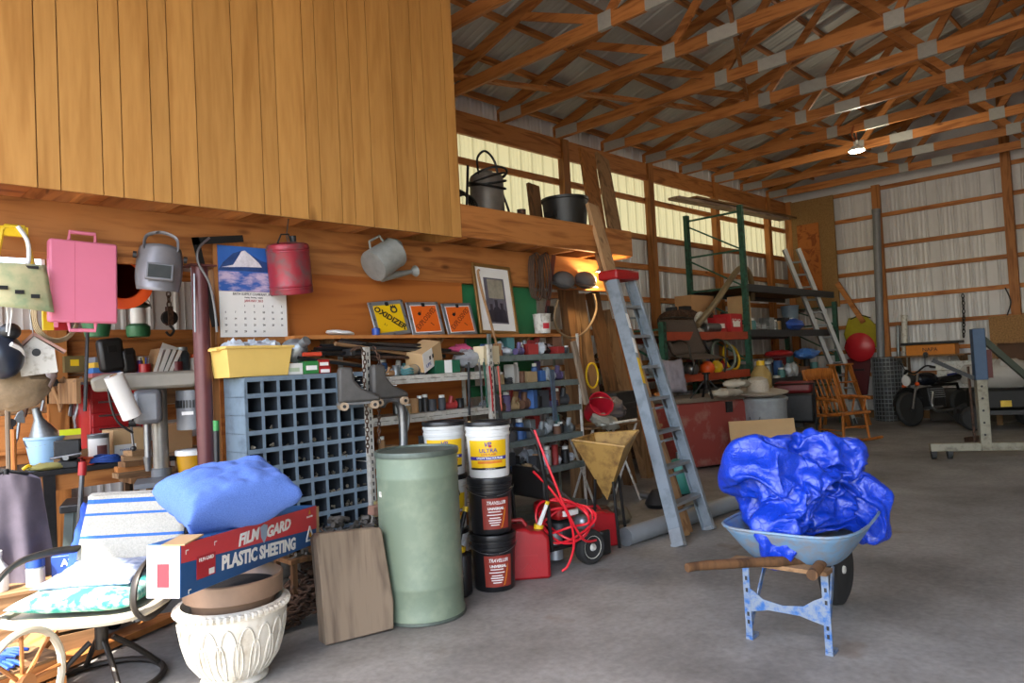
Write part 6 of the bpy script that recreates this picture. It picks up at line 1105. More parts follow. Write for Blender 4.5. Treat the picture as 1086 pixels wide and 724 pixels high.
# ---- roll of wire fence, pipes
wr_ = thing('fence_roll', 'tall grey roll of woven wire fence by the back wall', 'wire roll', (15.55, (15.55, 4.903, 0.175)[1], 0)); RF, HF = .28, 1.25
obj(G().lathe([(0, 0), (RF*.93, 0), (RF*.93, HF), (0, HF)], 24), 'core', mat('fence_core', '#4b4d50', .8, .2, .3, 20), wr_)
for k in range(16): obj(G().tube([(RF*math.cos(a), RF*math.sin(a), .03+k*.08) for a in [2*PI*i/28 for i in range(28)]], .009, 5, closed=True), 'wire_ring', GALV, wr_)
for k in range(26): a = 2*PI*k/26; obj(G().cyl((RF*math.cos(a), RF*math.sin(a), 0), (RF*math.cos(a), RF*math.sin(a), HF), .007, n=4), 'wire', GALV, wr_)
for k, (pb, pt2, r, m_, l) in enumerate((((15.75, 5.113, 0.081), (15.85, 4.988, 4.246), .075, mat('grey_downspout', '#7a7c80', .5, .2, .15), 'tall grey pipe standing against the back wall beside the post'), ((15.7, 4.676, 0.127), (15.8, 4.6, 2.059), .055, WPAINT, 'white pipe standing against the back wall right of the fence roll'), ((15.8, 4.812, 0.08), (15.85, 4.748, 1.865), .03, GALV, 'thin galvanized pipe standing between the post and white pipe'))):
    a = Vector(pb); a.z = 0; a.x = min(a.x, 15.86-r); t = thing('standing_pipe', l, 'pipe', a); d_ = Vector(pt2)-a; d_.x = min(d_.x, 15.88-r-a.x); obj(G().cyl((0, 0, 0), d_, r, n=14), 'tube', m_, t); obj(G().cyl(d_*.98, d_, r*1.1, n=14), 'collar', m_, t)
# ---- motorcycle
mo = thing('motorcycle', 'dark motorcycle with round headlamp parked at the back wall', 'motorcycle', (14.41, 4.182, 0), R_(128)); CH = STEEL
RX = Matrix.Rotation(PI/2, 4, 'X'); mo.rotation_euler = (R_(9), 0, R_(150)); mo.scale = (.9, .9, .95)
def wheel(x, r):
    w_ = obj(G().lathe([(r-.1, -.045), (r-.05, -.055), (r-.01, -.03), (r, 0), (r-.01, .03), (r-.05, .055), (r-.1, .045)], 36, M=Matrix.Translation((x, 0, r)) @ RX), 'wheel', RUB, mo); obj(G().lathe([(r-.1, -.03), (r-.085, -.035), (r-.085, .035), (r-.1, .03)], 36, M=Matrix.Translation((x, 0, r)) @ RX), 'rim', ALU, w_)
    for k in range(7): a = 2*PI*k/7; obj(G().bar((x, 0, r), (x+(r-.09)*math.cos(a), 0, r+(r-.09)*math.sin(a)), .02, .035, (0, 1, 0)), 'spoke', ALU, w_)
    obj(G().cyl((x, -.06, r), (x, .06, r), .05, n=14), 'hub', DARKM, w_)
wheel(0, .33); wheel(-1.35, .32)
for s in (-.09, .09): obj(G().cyl((0, s, .33), (-.28, s, .98), .024, n=10), 'fork', CH, mo)
obj(G().tube(arc((0, 0, .33), .37, R_(10), R_(150), 12), .06, 8, flat=.35), 'front_fender', BLK, mo); hd = obj(G().sph((-.16, 0, .88), (.12, .11, .11), 18, 12), 'headlamp', BLK, mo); obj(G().lathe([(0, 0), (.1, 0), (.105, .03), (0, .045)], 20, M=Matrix.Translation((-.07, 0, .87)) @ Matrix.Rotation(PI/2, 4, 'Y')), 'lens', CERAM, hd)
obj(G().tube(curve([(-.42, .38, 1.06), (-.35, .25, 1.1), (-.29, 0, 1.0), (-.35, -.25, 1.1), (-.42, -.38, 1.06)]), .016, 8), 'handlebar', BLKM, mo)
for s in (-1, 1): obj(G().cyl((-.4, s*.3, 1.08), (-.43, s*.4, 1.05), .024, n=10), 'grip', BLK, mo); mr_ = obj(G().cyl((-.33, s*.26, 1.1), (-.3, s*.34, 1.3), .008, n=6), 'mirror_stem', BLKM, mo); obj(G().cyl((-.3, s*.34, 1.3), (-.33, s*.34, 1.3), .055, n=14), 'mirror', STEEL, mr_); obj(G().sph((-.14, s*.17, .78), (.04, .05, .04), 10, 8), 'turn_signal', ORG, mo)
obj(G().sph((-.55, 0, .88), (.27, .14, .13), 18, 12), 'fuel_tank', mat('tank_dark_blue', '#20242e', .25, .2, .2), mo); obj(G().ext([(-.75, .82), (-.85, .9), (-1.5, .92), (-1.55, .86), (-1.0, .78)], -.12, .12), 'seat', BLK, mo, bev=.03); obj(G().bx(-.8, -.4, -.15, .15, .3, .72), 'engine', DARKM, mo, bev=.04)
for k in range(5): obj(G().bx(-.78, -.44, -.17, .17, .5+k*.04, .515+k*.04), 'cooling_fin', ALU, mo)
obj(G().tube(curve([(-.5, .16, .6), (-.4, .18, .35), (-.6, .19, .24), (-1.6, .2, .3)]), .035, 10), 'exhaust', CH, mo); obj(G().tube([(-.3, 0, .95), (-.7, 0, .75), (-1.3, 0, .75), (-1.35, 0, .32)], .03, 8), 'frame', BLKM, mo); obj(G().bx(-.62, -.35, -.22, .22, .3, .34), 'crash_bar', CH, mo); obj(G().bx(-1.6, -1.25, -.15, .15, .93, .96), 'rack', mat('blue_panel', '#2c3a86', .4, 0, .2), mo); obj(G().tube([(-.7, .15, .25), (-.75, .4, .0)], .014, 6), 'side_stand', BLKM, mo)
# ---- boxes along the back wall
ot = thing('orange_tray', 'orange box with dark lid on the back wall girt', 'box', (15.6, 4.095, 1.255)); w0 = 1.0; obj(G().bx(-.15, .15, -.42, .42, 0, .2), 'box', mat('orange_box', '#c97812', .5, 0, .15), ot, bev=.01); obj(G().bx(-.2, .2, -.5, .5, .2, .25), 'lid', BLK, ot, bev=.01); text('NAPA', .1, INK, ot, (-.152, 0, .1), (PI/2, 0, -PI/2))
zot = ot.location.z; sh2 = thing('plank_shelf', 'plain plank shelf under the orange box', 'shelf', (15.55, ot.location.y, zot-.03)); obj(G().bx(-.2, .42, -.6, .6, 0, .028), 'plank', OLDW, sh2)
for y in (-.5, .5): obj(G().ext([(-.15, 0), (.42, 0), (.42, -.35)], y, y+.04, 'xz'), 'bracket', OLDW, sh2)
for k in range(3): carton('storage_box', 'white flat storage box by the back wall, %s of three' % ('lowest', 'middle', 'topmost')[k], 'box', 15.56, 15.88, .62+.17*k, .78+.17*k, 3.2+.03*k, 4.0+.03*k, WPAINT)
ck = thing('feed_chest', 'dark low wooden chest under the white storage boxes', 'chest', (15.72, 3.6, 0)); obj(G().bx(-.18, .18, -1.1, .6, .0, .56), 'body', mat('dark_chest', '#4b443c', .8, 0, .3, 6), ck, bev=.01); obj(G().bx(-.2, .2, -1.13, .63, .56, .6), 'lid', mat('dark_chest_lid', '#5a5148', .8, 0, .3, 6), ck)
# ---- engine lift
LW = mat('lift_white', '#8f8a78', .55, .2, .25, 10, .05, col2='#6d6656', amt=.3, rnd=0); LB = mat('lift_blue', '#445a74', .5, .2, .2, 8, rnd=0)
li = thing('engine_lift', 'white and blue engine lift on castors standing at the right', 'engine lift', (10.624, 2.271, 0)); li.rotation_euler = (0, 0, R_(-62))
obj(G().bx(-.62, .9, -.05, .05, .1, .2), 'base_beam', LW, li, bev=.008); obj(G().bx(-.06, .06, -.06, .06, .1, 1.03), 'post', LW, li, bev=.008); obj(G().bx(-.07, .07, -.065, .065, .98, 1.62), 'mast', LB, li, bev=.008); obj(G().bar((-.03, 0, .25), (-.03, .62, .16), .07, .07), 'leg', RUST, li); obj(G().cyl((-.1, .04, .18), (-.12, .03, 1.15), .016, n=8), 'jack_rod', RUST, li)
obj(G().bar((.05, .02, 1.5), (.55, .05, .95), .07, .07), 'boom', mat('olive_paint', '#3d4436', .6, .1, .2), li); obj(G().bx(.07, .13, -.04, .04, 1.0, 1.35), 'jack', mat('jack_red', '#5e2a26', .5, .1, .2), li); obj(chain([(.55, .05, .95), (.56, .05, .8), (.58, .05, .62)], .06, .008), 'chain', STEEL, li)
obj(G().bar((-.07, 0, 1.0), (-.5, .1, 1.25), .03, .05), 'handle_bar', BLKM, li); g = G()
for z in (.3, .45, .6, .75, .9): g.cyl((-.01, -.062, z), (-.01, -.06, z), .014, n=8)
obj(g, 'bolt_holes', BLK, li)['kind'] = 'stuff'
for x in (-.58, -.4, .85): cs = obj(G().bx(x-.03, x+.03, -.045, .045, .06, .1), 'castor', DARKM, li); obj(G().cyl((x-.025, 0, .045), (x+.025, 0, .045), .045, n=16), 'castor_wheel', RUB, cs)
# ---- cart with white bag, OSB table
ct = thing('yard_cart', 'black wheeled engine cart under a white bag at the right', 'cart', (14.4, (14.4, 2.817, 0.218)[1], 0), R_(-70)); obj(G().bx(-.45, .5, -.3, .3, .32, .68), 'engine_box', BLKM, ct, bev=.05); obj(G().bx(-.6, .6, -.33, .33, .25, .32), 'bed', DARKM, ct); obj(G().bx(-.05, .1, -.34, -.3, .38, .48), 'yellow_tag', YEL, ct)
for x in (-.45, .45):
    for s in (-1, 1): w_ = obj(G().lathe([(.06, -.06), (.16, -.07), (.2, -.03), (.2, .03), (.16, .07), (.06, .06)], 24, M=Matrix.Translation((x, s*.36, .2)) @ RX), 'wheel', RUB, ct); obj(G().cyl((x, s*.36-.05, .2), (x, s*.36+.05, .2), .065, n=12), 'hub', WPAINT, w_)
tag(obj(crumple((0, 0, .2), (.55, .3, .26), 61, .25), 'white_sack', mat('white_sack', '#a8a49c', .8, 0, .1), None, (14.4, (14.4, 2.817, 0.218)[1], .69), (0, 0, R_(-70)), sm=35), 'lumpy white sack lying on the black engine cart', 'sack')
ob = thing('board_table', 'table with an OSB front panel at the right back wall', 'table', (14.9, 2.629, 1.267)); ob.location = (14.9, 2.45, 0)
for k in range(1): obj(G().bx(0, .03, -.9, .55, 1.42, 1.88), 'front_panel', mat('osb_chips', '#9a7442', .8, 0, .5, 45, .1, col2='#7b5630', amt=.55), ob); obj(G().bx(0.03, .9, -.9, .55, 1.4, 1.43), 'top', OLDW, ob); obj(G().bx(.12, .15, -.9, .55, .9, 1.4), 'lower_panel', mat('brown_panel', '#5c3a1e', .7, 0, .2, 5), ob)
for x in (.05, .85):
    for y in (-.85, .5): obj(G().bx(x-.04, x+.04, y-.04, y+.04, 0, 1.4), 'leg', OLDW, ob)
tag(obj(chain([(15.9, 3.59, 2.369), (15.9, 3.594, 2.047), (15.9, 3.628, 1.512)], .07, .01), 'wall_chain', DARKM), 'dark chain hanging on the back wall between the girts', 'chain'); tag(obj(G().tube(curve([(15.9, 2.907, 2.418), (15.88, 2.833, 2.151), (15.9, 2.911, 1.882), (15.9, 2.877, 1.724)]), .012, 6), 'electric_cable', BLK), 'black cord hanging on the back wall near the right post', 'cord')
# ================================================================== WORKBENCH ALCOVE
wbn = thing('workbench', 'steel topped workbench against the alcove wall', 'workbench', (1.16, 5.62, 0)); ZW = .915
obj(G().bx(0, .95, 0, .75, ZW-.035, ZW), 'top_plate', DARKM, wbn, bev=.005); obj(G().bx(.03, .92, .02, .05, ZW-.14, ZW-.035), 'apron', WX, wbn); obj(G().bx(.03, .92, .68, .71, ZW-.14, ZW-.035), 'apron', WX, wbn)
for x in (.14, .84):
    for y in (.03, .68): obj(G().bx(x-.035, x+.035, y-.03, y+.04, 0, ZW-.035), 'leg', DARKM, wbn)
vi = thing('bench_vise', 'dark iron bench vise on the front of the workbench', 'vise', (*Vector((1.43, 5.68, 0.925))[:2], ZW), R_(-20)); obj(G().bx(-.06, .06, -.06, .08, 0, .05), 'base', DARKM, vi, bev=.008); obj(G().bx(-.05, .05, -.0, .1, .05, .13), 'body', DARKM, vi, bev=.012); obj(G().bx(-.075, .075, .0, .03, .1, .19), 'fixed_jaw', DARKM, vi, bev=.006); obj(G().bx(-.075, .075, -.09, -.055, .07, .19), 'moving_jaw', DARKM, vi, bev=.006); obj(G().cyl((0, -.16, .08), (0, .1, .08), .018, n=10), 'screw', STEEL, vi); obj(G().cyl((-.09, -.15, .08), (.09, -.15, .1), .008, n=8), 'handle', STEEL, vi)
bk = thing('blue_pail', 'light blue plastic pail on the workbench', 'pail', (*Vector((1.36, 5.95, 0.945))[:2], ZW+.001)); obj(G().lathe([(0, 0), (.09, 0), (.125, .19), (.132, .195), (.132, .21), (.12, .21), (.085, .015), (0, .015)], 26), 'tub', mat('light_blue', '#87a9c8', .45, 0, .1), bk); obj(G().tube([(.13*math.cos(a), -.05*math.sin(a), .19-.1*math.sin(a)) for a in [PI*i/10 for i in range(11)]], .004, 5), 'bail', STEEL, bk)
fn_ = thing('metal_funnel', 'dull metal funnel upside down in the light blue pail', 'funnel', (bk.location.x, bk.location.y, ZW+.17), (R_(4), R_(-14), 0)); obj(G().lathe([(.115, 0), (.11, .02), (.03, .17), (.022, .25), (.018, .25), (.026, .17), (.105, .02)], 24), 'cone', GALV, fn_); obj(G().lathe([(.115, 0), (.12, .006), (.115, .012)], 24), 'rim', GALV, fn_)
carton('hang_card_pack', 'brown pack with bright yellow header on the workbench', 'pack', (1.424, 5.85, 1.008)[0], (1.558, 5.85, 0.992)[0], ZW+.1, ZW+.25, 5.86, 5.9, CARD, (.72, 1.0, 1.0), mat('lime_header', '#d5dd2a', .5, 0, .05)); tag(obj(G().bx(-.12, .1, 0, .05, 0, .1), 'tool_block', OLDWX, None, (*Vector((1.503, 5.85, 0.945))[:2], ZW)), 'small wooden block under the yellow headed pack', 'block')
pcn = thing('paint_can', 'dripped white and silver paint can on the workbench', 'paint can', (*Vector((1.665, 5.85, 0.925))[:2], ZW)); obj(G().lathe([(0, 0), (.07, 0), (.073, .005), (.07, .01), (.07, .19), (.073, .195), (.07, .2), (.055, .2), (.055, .19), (0, .19)], 24), 'can', GALV, pcn); patch(.0705, .03, .17, R_(-105), 1.2, PAPER, pcn); patch(.071, .05, .12, R_(-85), .5, mat('brown_print', '#6a3a34', .6, 0, .3), pcn, 'label_print')
for k, (p, m_, l, sd) in enumerate((((1.563, 5.72, 0.971), ORG, 'small orange spool on the workbench beside the paint can', 0), ((1.55, 5.8, 0.968), REDM, 'small red spool on the workbench behind the vise', 1))): tag(obj(G().lathe([(0, 0), (.035, 0), (.035, .008), (.018, .012), (.018, .04), (.035, .044), (.035, .052), (0, .052)], 16), 'spool', m_, None, (p[0], p[1], ZW)), l, 'spool')
g = G(); a = Vector((1.664, 5.7, 0.906))
for k in range(5): g.tube([(a.x+(.1-.006*k)*math.cos(t), a.y+.06*math.sin(t), ZW+.012+.009*k+.006*math.sin(2*t+k)) for t in [2*PI*i/22 for i in range(22)]], .007, 6, closed=True)
tag(obj(g, 'blue_rope', mat('blue_rope', '#2e55a8', .7, 0, .2, 60)), 'blue rope coiled on the workbench below the paint can', 'rope')
tag(obj(G().tube(curve([(1.16, 5.66, 0.938), (1.192, 5.66, 0.958), (1.227, 5.68, 0.94), (1.27, 5.7, 0.958)]), .012, 7), 'yellow_tool', YEL), 'bent yellow tool at the left end of the workbench', 'tool'); tag(obj(crumple((0, 0, .02), (.12, .06, .025), 90, .2), 'work_cloth', mat('olive_cloth', '#8f8a50', .9, 0, .2), None, (*Vector((1.303, 5.68, 0.936))[:2], ZW+.003), sm=40), 'olive cloth folded on the workbench edge', 'cloth')
cbx = carton('parcel_box', 'brown cardboard box with white label on the workbench', 'carton', (1.777, 5.9, 1.032)[0], (2.032, 5.9, 1.004)[0], ZW+.001, ZW+.21, 5.9, 6.15, CARDL, None, None); obj(G().bx(-.12, .03, -.127, -.1255, .015, .1), 'shipping_label', PAPER, cbx); text('FRAGILE', .022, INKB, cbx, (-.045, -.128, .06)); wbn2 = thing('wood_bench', 'rough plank bench beside the steel workbench', 'bench', (2.12, 5.62, 0)); obj(G().bx(0, 1.2, 0, .75, ZW-.04, ZW), 'top', OLDWX, wbn2)
for x in (.05, 1.12):
    for y in (.03, .66): obj(G().bx(x-.03, x+.03, y, y+.06, 0, ZW-.04), 'leg', OLDW, wbn2)
carton('parcel_box', 'brown cardboard box right of the drill press column', 'carton', (2.159, 5.9, 1.062)[0], (2.352, 5.9, 1.043)[0], ZW+.001, ZW+.22, 5.9, 6.1, CARD)
for k in range(5):
    l = ('lowest', 'second', 'third', 'fourth', 'topmost')[k]; a, b_ = Vector((1.615, 5.3, 0.936)), Vector((1.99, 5.3, 0.926)); o = tag(obj(G().bar((a.x+.02*k, 5.34+.05*(k % 2), ZW-.06+.035*k), (b_.x-.05*k, 5.36, ZW-.06+.035*k), .11, .034), 'offcut_plank', [OLDWX, WX, DARKW, OLDWX, OLDWX][k]), 'offcut plank in the pile before the drill press, %s' % l, 'plank', 'offcuts before the drill press')
tsm = thing('saw_horse', 'dark low stool frame holding the offcut planks', 'stool', (1.9, 5.36, 0)); obj(G().bx(-.22, .3, -.12, .12, .8, .836), 'top', DARKW, tsm)
for x in (-.18, .26):
    for y in (-.09, .09): obj(G().bar((x, y, .8), (x*1.2, y*1.4, 0), .03, .03, (0, 1, 0)), 'leg', DARKW, tsm)
yb = thing('amber_tub', 'amber plastic tub with white lid beside the maroon pole', 'tub', (*Vector((1.978, 5, 0.843))[:2], .0)); yb.location.z = .8; obj(G().lathe([(0, 0), (.075, 0), (.09, .17), (.094, .17), (.094, .19), (0, .19)], 22), 'tub', mat('amber', '#c08a14', .35, 0, .1), yb); obj(G().lathe([(.096, .17), (.098, .2), (.09, .205), (0, .205)], 22), 'lid', WHT, yb)
bs = thing('tool_stand', 'narrow dark stand carrying the amber tub', 'stand', (yb.location.x, yb.location.y, 0)); obj(G().bx(-.13, .13, -.13, .13, .775, .8), 'top', DARKW, bs)
for x in (-.1, .1):
    for y in (-.1, .1): obj(G().bx(x-.015, x+.015, y-.015, y+.015, 0, .775), 'leg', DARKM, bs)
# ---- drill press
DPM = mat('press_grey', '#6f7174', .45, .3, .2, 10); dp = thing('drill_press', 'grey floor drill press with belt cover and column', 'drill press', (*Vector((1.793, 5.02, 0.879))[:2], 0), R_(-22))
obj(G().bx(-.17, .17, -.28, .2, 0, .06), 'base', DPM, dp, bev=.015); obj(G().cyl((0, .05, .06), (0, .05, 1.42), .048, n=18), 'column', mat('column_steel', '#8a857c', .4, .5, .25, 12), dp); obj(G().cyl((0, .05, .78), (0, .05, .9), .062, n=16).bx(-.14, .14, -.32, -.02, .82, .85), 'table', DPM, dp)
obj(G().bx(-.14, .02, -.16, .04, 1.2, 1.42), 'head', DPM, dp, bev=.03); obj(G().ext([(-.36, 1.42), (.22, 1.42), (.25, 1.47), (.24, 1.53), (-.3, 1.53), (-.38, 1.5)], -.12, .1), 'belt_cover', mat('press_cream', '#8d8678', .5, .1, .2), dp, bev=.02)
mt_ = obj(G().cyl((.2, .03, 1.14), (.2, .03, 1.4), .1, n=24), 'motor', DPM, dp); g = G()
for k in range(14):
    a = -2.9+k*.2
    obj(G().box((.2+.1*math.cos(a), .03+.1*math.sin(a), 1.31), (.012, .012, .05), (0, 0, a)), 'vent_slot', BLK, mt_)
obj(G().box((.17, -.071, 1.25), (.07, .003, .022)), 'name_plate', INKW, mt_)
obj(G().cyl((-.07, -.08, .98), (-.07, -.08, 1.2), .022, n=12).cyl((-.07, -.08, .9), (-.07, -.08, .99), .018, .03, 12), 'chuck', STEEL, dp); hb = obj(G().cyl((-.17, -.1, 1.22), (-.13, -.1, 1.22), .03, n=12), 'feed_hub', DARKM, dp)
for k in range(3): a = .6+2.1*k; obj(G().cyl((-.16, -.1, 1.22), (-.15, -.1+.17*math.cos(a), 1.22+.17*math.sin(a)), .008, n=8), 'feed_lever', STEEL, hb); obj(G().sph((-.15, -.1+.17*math.cos(a), 1.22+.17*math.sin(a)), .018, 8, 6), 'lever_knob', BLK, hb)
obj(G().tube(curve([(-.2, -.1, 1.52), (-.27, -.15, 1.45), (-.24, -.14, 1.25), (-.15, -.1, 1.15)]), .008, 6), 'power_cord', BLK, dp)
pr = thing('paper_towel_roll', 'white paper towel roll tilted beside the drill press head', 'paper roll', (1.572, 4.85, 1.256), (0, R_(-22), R_(10))); obj(G().lathe([(.02, 0), (.055, 0), (.055, .28), (.02, .28), (.02, 0)], 24), 'roll', PAPER, pr); obj(G().lathe([(.018, -.004), (.022, -.004), (.022, .284), (.018, .284), (.018, -.004)], 16), 'tube', CARD, pr)
# ---- red tool chest and books on the bench back
rt = thing('tool_chest', 'red tool chest with many drawers at the back of the alcove', 'tool chest', (*Vector((1.738, 6.3, 1.239))[:2], ZW)); rt.location.z = ZW; TW = .42; obj(G().bx(0, TW, 0, .4, 0, .56), 'case', mat('chest_shell', '#a51f24', .4, .1, .2), rt, bev=.008)
for k in range(5): dw = obj(G().bx(.015, TW-.015, -.012, 0, .02+.105*k, .115+.105*k), 'drawer', REDM, rt, bev=.004); obj(G().bx(.06, TW-.06, -.022, -.012, .095+.105*k, .108+.105*k), 'handle', STEEL, dw)
for k, (c_, n_) in enumerate((('#8a2e30', 'dark red'), ('#b86a6a', 'pink'), ('#3a6fb0', 'blue'), ('#c8a03a', 'yellow'), ('#6a6f78', 'grey'))): 
    t = thing('manual_book', '%s manual lying in the pile on the red tool chest' % n_, 'book', (rt.location.x+.02+.008*k, 6.3, ZW+.561+.042*k), .04*k-.08, 'manuals on the tool chest'); obj(G().bx(0, .3, 0, .2, 0, .04), 'cover', mat('book_'+n_.replace(' ', '_'), c_, .6, 0, .1), t); obj(G().bx(.004, .304, .005, .203, .005, .035), 'pages', PAPER, t)
for k, (p, l) in enumerate((((1.884, 6.2, 1.564), 'black binocular case on the tool chest, taller one'), ((2.006, 6.2, 1.544), 'black binocular case on the tool chest, slimmer one'))):
    t = thing('case', l, 'case', (p[0], p[1], p[2]), (0, R_(-6), 0)); obj(G().bx(-.09 if k == 0 else -.06, .09 if k == 0 else .055, -.05, .05, 0, .26 if k == 0 else .2), 'shell', BLK, t, bev=.03); obj(G().bx(-.03, .03, -.06, -.05, .15, .2), 'latch', BLKM, t)
sf = thing('plank_shelf', 'plain plank shelf above the bench holding books and jars', 'shelf', (1.6, 6.1, (2.089, 6.2, 1.525)[2]-.03)); obj(G().bx(.0, 1.6, 0, .3, 0, .028), 'plank', OLDWX, sf); obj(G().bx(0, .03, .0, .82, -.16, 0), 'bracket', OLDW, sf); obj(G().bx(1.5, 1.53, 0, .82, -.16, 0), 'bracket', OLDW, sf)
zs = (2.089, 6.2, 1.525)[2]
for k, (px_, tl2, m_, n_) in enumerate((((2.139, 6.2, 1.523), 18, CARD, 'tan'), ((2.168, 6.2, 1.522), 22, PAPER, 'white'), ((2.197, 6.2, 1.52), 24, mat('book_green', '#45564a', .6, 0, .1), 'green'), ((2.226, 6.2, 1.519), 26, mat('book_brown', '#7a5a3c', .6, 0, .1), 'brown'))):
    t = thing('leaning_book', '%s book leaning on the alcove shelf above the drill press' % n_, 'book', (px_[0]+.01*k, 6.22, zs), (0, R_(tl2), 0), 'books on the alcove shelf'); obj(G().bx(0, .035, -.1, .1, 0, .22), 'cover', m_, t); obj(G().bx(.004, .031, -.102, .095, .004, .222), 'pages', PAPER, t)
for nm, l, px_, m_, r, h_, m2 in (('glass_jar', 'jar with dark contents and tin lid on the alcove shelf', (2.413, 6.2, 1.526), mat('jar_dark', '#3f5058', .3, 0, .2), .055, .19, GALV), ('glue_bottle', 'white bottle with orange cap beside the maroon pole', (2.505, 6.2, 1.507), WHT, .035, .13, ORG), ('pen_mug', 'dark red mug of pens on the alcove shelf', (2.348, 6.15, 1.512), mat('mug_red', '#5e1f22', .4, 0, .1), .045, .1, None), ('purple_bottle', 'purple bottle on the alcove shelf beside the red tub', (2.082, 6.2, 1.526), mat('purple', '#5a3c80', .4, 0, .1), .03, .12, WHT), ('red_tub', 'small bright red tub on the alcove shelf', (2.101, 6.15, 1.523), REDM, .045, .09, None)):
    t = thing(nm, l, 'container', (px_[0], px_[1], zs)); obj(G().lathe([(0, 0), (r, 0), (r, h_*.85), (r*.7, h_), (0, h_)] if m2 else [(0, 0), (r, 0), (r, h_), (r*.9, h_), (r*.9, .01), (0, .01)], 18), 'body', m_, t)
    if m2: obj(G().cyl((0, 0, h_), (0, 0, h_+.03), r*.75, n=16), 'cap', m2, t)
    else:
        for q in range(4): obj(G().cyl((.01*q-.015, 0, .02), (.02*q-.03, .0, h_+.05), .004, n=6), 'pen', [BLK, YEL, BLUE, STEEL][q], t)
tag(obj(G().box((0, 0, 0), (.16, .004, .12), (.1, .35, 0)), 'paper_sheet', PAPER, None, (*Vector((2.313, 6.2, 1.701))[:2], (2.313, 6.2, 1.701)[2])), 'white sheet of paper propped on the leaning books', 'paper')
# ---- hanging things on the header beam
PINK = mat('pink_case', '#cf7088', .5, 0, .06, 4, rnd=0); pk = thing('drill_case', 'flat pink plastic tool case hanging from the header beam', 'case', (0, 0, 0)); a, b_ = Vector((1.061, 4.5, 1.813)), Vector((1.4, 4.5, 1.815)); pk.location = (a.x, 4.53, a.z); wk, hk = b_.x-a.x, (1.077, 4.5, 2.266)[2]-a.z
pk.rotation_euler = (0, R_(1.5), 0)
obj(G().bx(0, wk, -.035, 0, 0, hk), 'front_shell', PINK, pk, bev=.012); obj(G().bx(0.002, wk-.002, 0.001, .035, 0.002, hk-.002), 'back_shell', PINK, pk, bev=.012); obj(G().tube([(wk*.3, 0, hk), (wk*.31, 0, hk+.05), (wk*.68, 0, hk+.05), (wk*.69, 0, hk)], .011, 8), 'handle', PINK, pk); obj(G().tube([(wk*.3, 0, 0), (wk*.31, 0, -.04), (wk*.68, 0, -.04), (wk*.69, 0, 0)], .011, 8), 'handle', PINK, pk); obj(G().bx(.02, wk*.12, -.037, -.035, -.03, .0), 'latch', PINK, pk); obj(G().bx(wk*.36, wk*.362, -.036, -.035, .01, hk-.01), 'seam', mat('pink_seam', '#a83a54', .5, 0, .1), pk)
rg = thing('orange_ring', 'orange ring hanging behind the pink case', 'ring', (1.512, 4.75, 2.087)); obj(G().lathe([(.115, -.025), (.15, -.03), (.175, -.015), (.175, .015), (.15, .03), (.115, .025), (.11, 0), (.115, -.025)], 40, M=RX), 'ring', mat('bright_orange', '#e8571c', .4, 0, .08), rg); obj(G().bx(-.01, .01, -.032, -.02, .12, .16), 'clip', WHT, rg)
wh = thing('welding_helmet', 'grey welding helmet with square window hanging on the beam', 'helmet', (1.63, 4.48, 2.133), (R_(-8), R_(6), R_(-18))); HG = mat('helmet_grey', '#7c7a7c', .4, .3, .2, 8)
def fhel(u, v):
    a = (u-.5)*2; w_ = .125*(1-.12*abs(v*2-1)**2.5); return (a*w_, -.13*math.sqrt(max(0, 1-(a*.93)**2))+.05+.02*v, -.14+.27*v-.02*(1-a*a)*(1 if v < .2 else 0))
obj(G().grid(fhel, 20, 12), 'shell', HG, wh, solid=.004); obj(G().bx(-.075, .075, -.105, -.08, -.1, .0), 'window_frame', HG, wh, bev=.006); obj(G().bx(-.06, .06, -.108, -.105, -.088, -.012), 'window', mat('dark_glass', '#3c4040', .15, 0, .3), wh); obj(G().tube(curve([(-.09, -.03, .1), (-.08, .0, .19), (0, 0, .22), (.08, 0, .19), (.09, -.03, .1)]), .011, 7, flat=.5), 'headband', HG, wh)
for s in (-1, 1): obj(G().cyl((s*.125, -.02, .06), (s*.145, -.02, .06), .02, n=10), 'knob', BLK, wh)
tag(obj(G().cyl((wh.location.x, 4.46, wh.location.z+.215), (wh.location.x, 4.6, wh.location.z+.215), .005, n=6), 'beam_nail', STEEL), 'nail in the beam holding the welding helmet', 'nail')
# ---- yellow bag with map at left
yl = thing('hanging_satchel', 'yellow strap with printed paper bag hanging at the left edge', 'bag', (0.907, 4.5, 2.31)); BGM = mat('paper_map', '#b3ac84', .8, 0, .25, 9, .1, col2='#8d9a74', amt=.35, rnd=0)
obj(G().grid(lambda u, v: (-.16+.3*u+.03*v, -.03-.03*math.sin(PI*u)+.01*nz(u*5, v*5), -.2-.22*v-.03*u*v), 10, 8), 'bag', BGM, yl, solid=.01); obj(G().tube([(-.08, 0, -.22), (-.045, 0, -.02), (-.03, 0, .0), (.05, 0, 0), (.06, 0, -.04), (.1, 0, -.27)], .012, 6), 'strap', YEL, yl); obj(G().tube(curve([(.02, -.02, .0), (.06, -.03, -.08), (.06, -.04, -.18), (.04, -.05, -.22)]), .011, 8), 'tube', WHT, yl); obj(G().bx(-.04, .1, -.06, -.045, -.225, -.21), 'clasp', DARKM, yl); obj(G().bx(-.06, .07, -.005, .02, -.05, .0), 'plate', YEL, yl)
for k in range(3): obj(G().bx(-.08+.07*k, -.04+.07*k, -.071, -.065, -.34-.02*k, -.32-.02*k), 'print_mark', INK, yl)
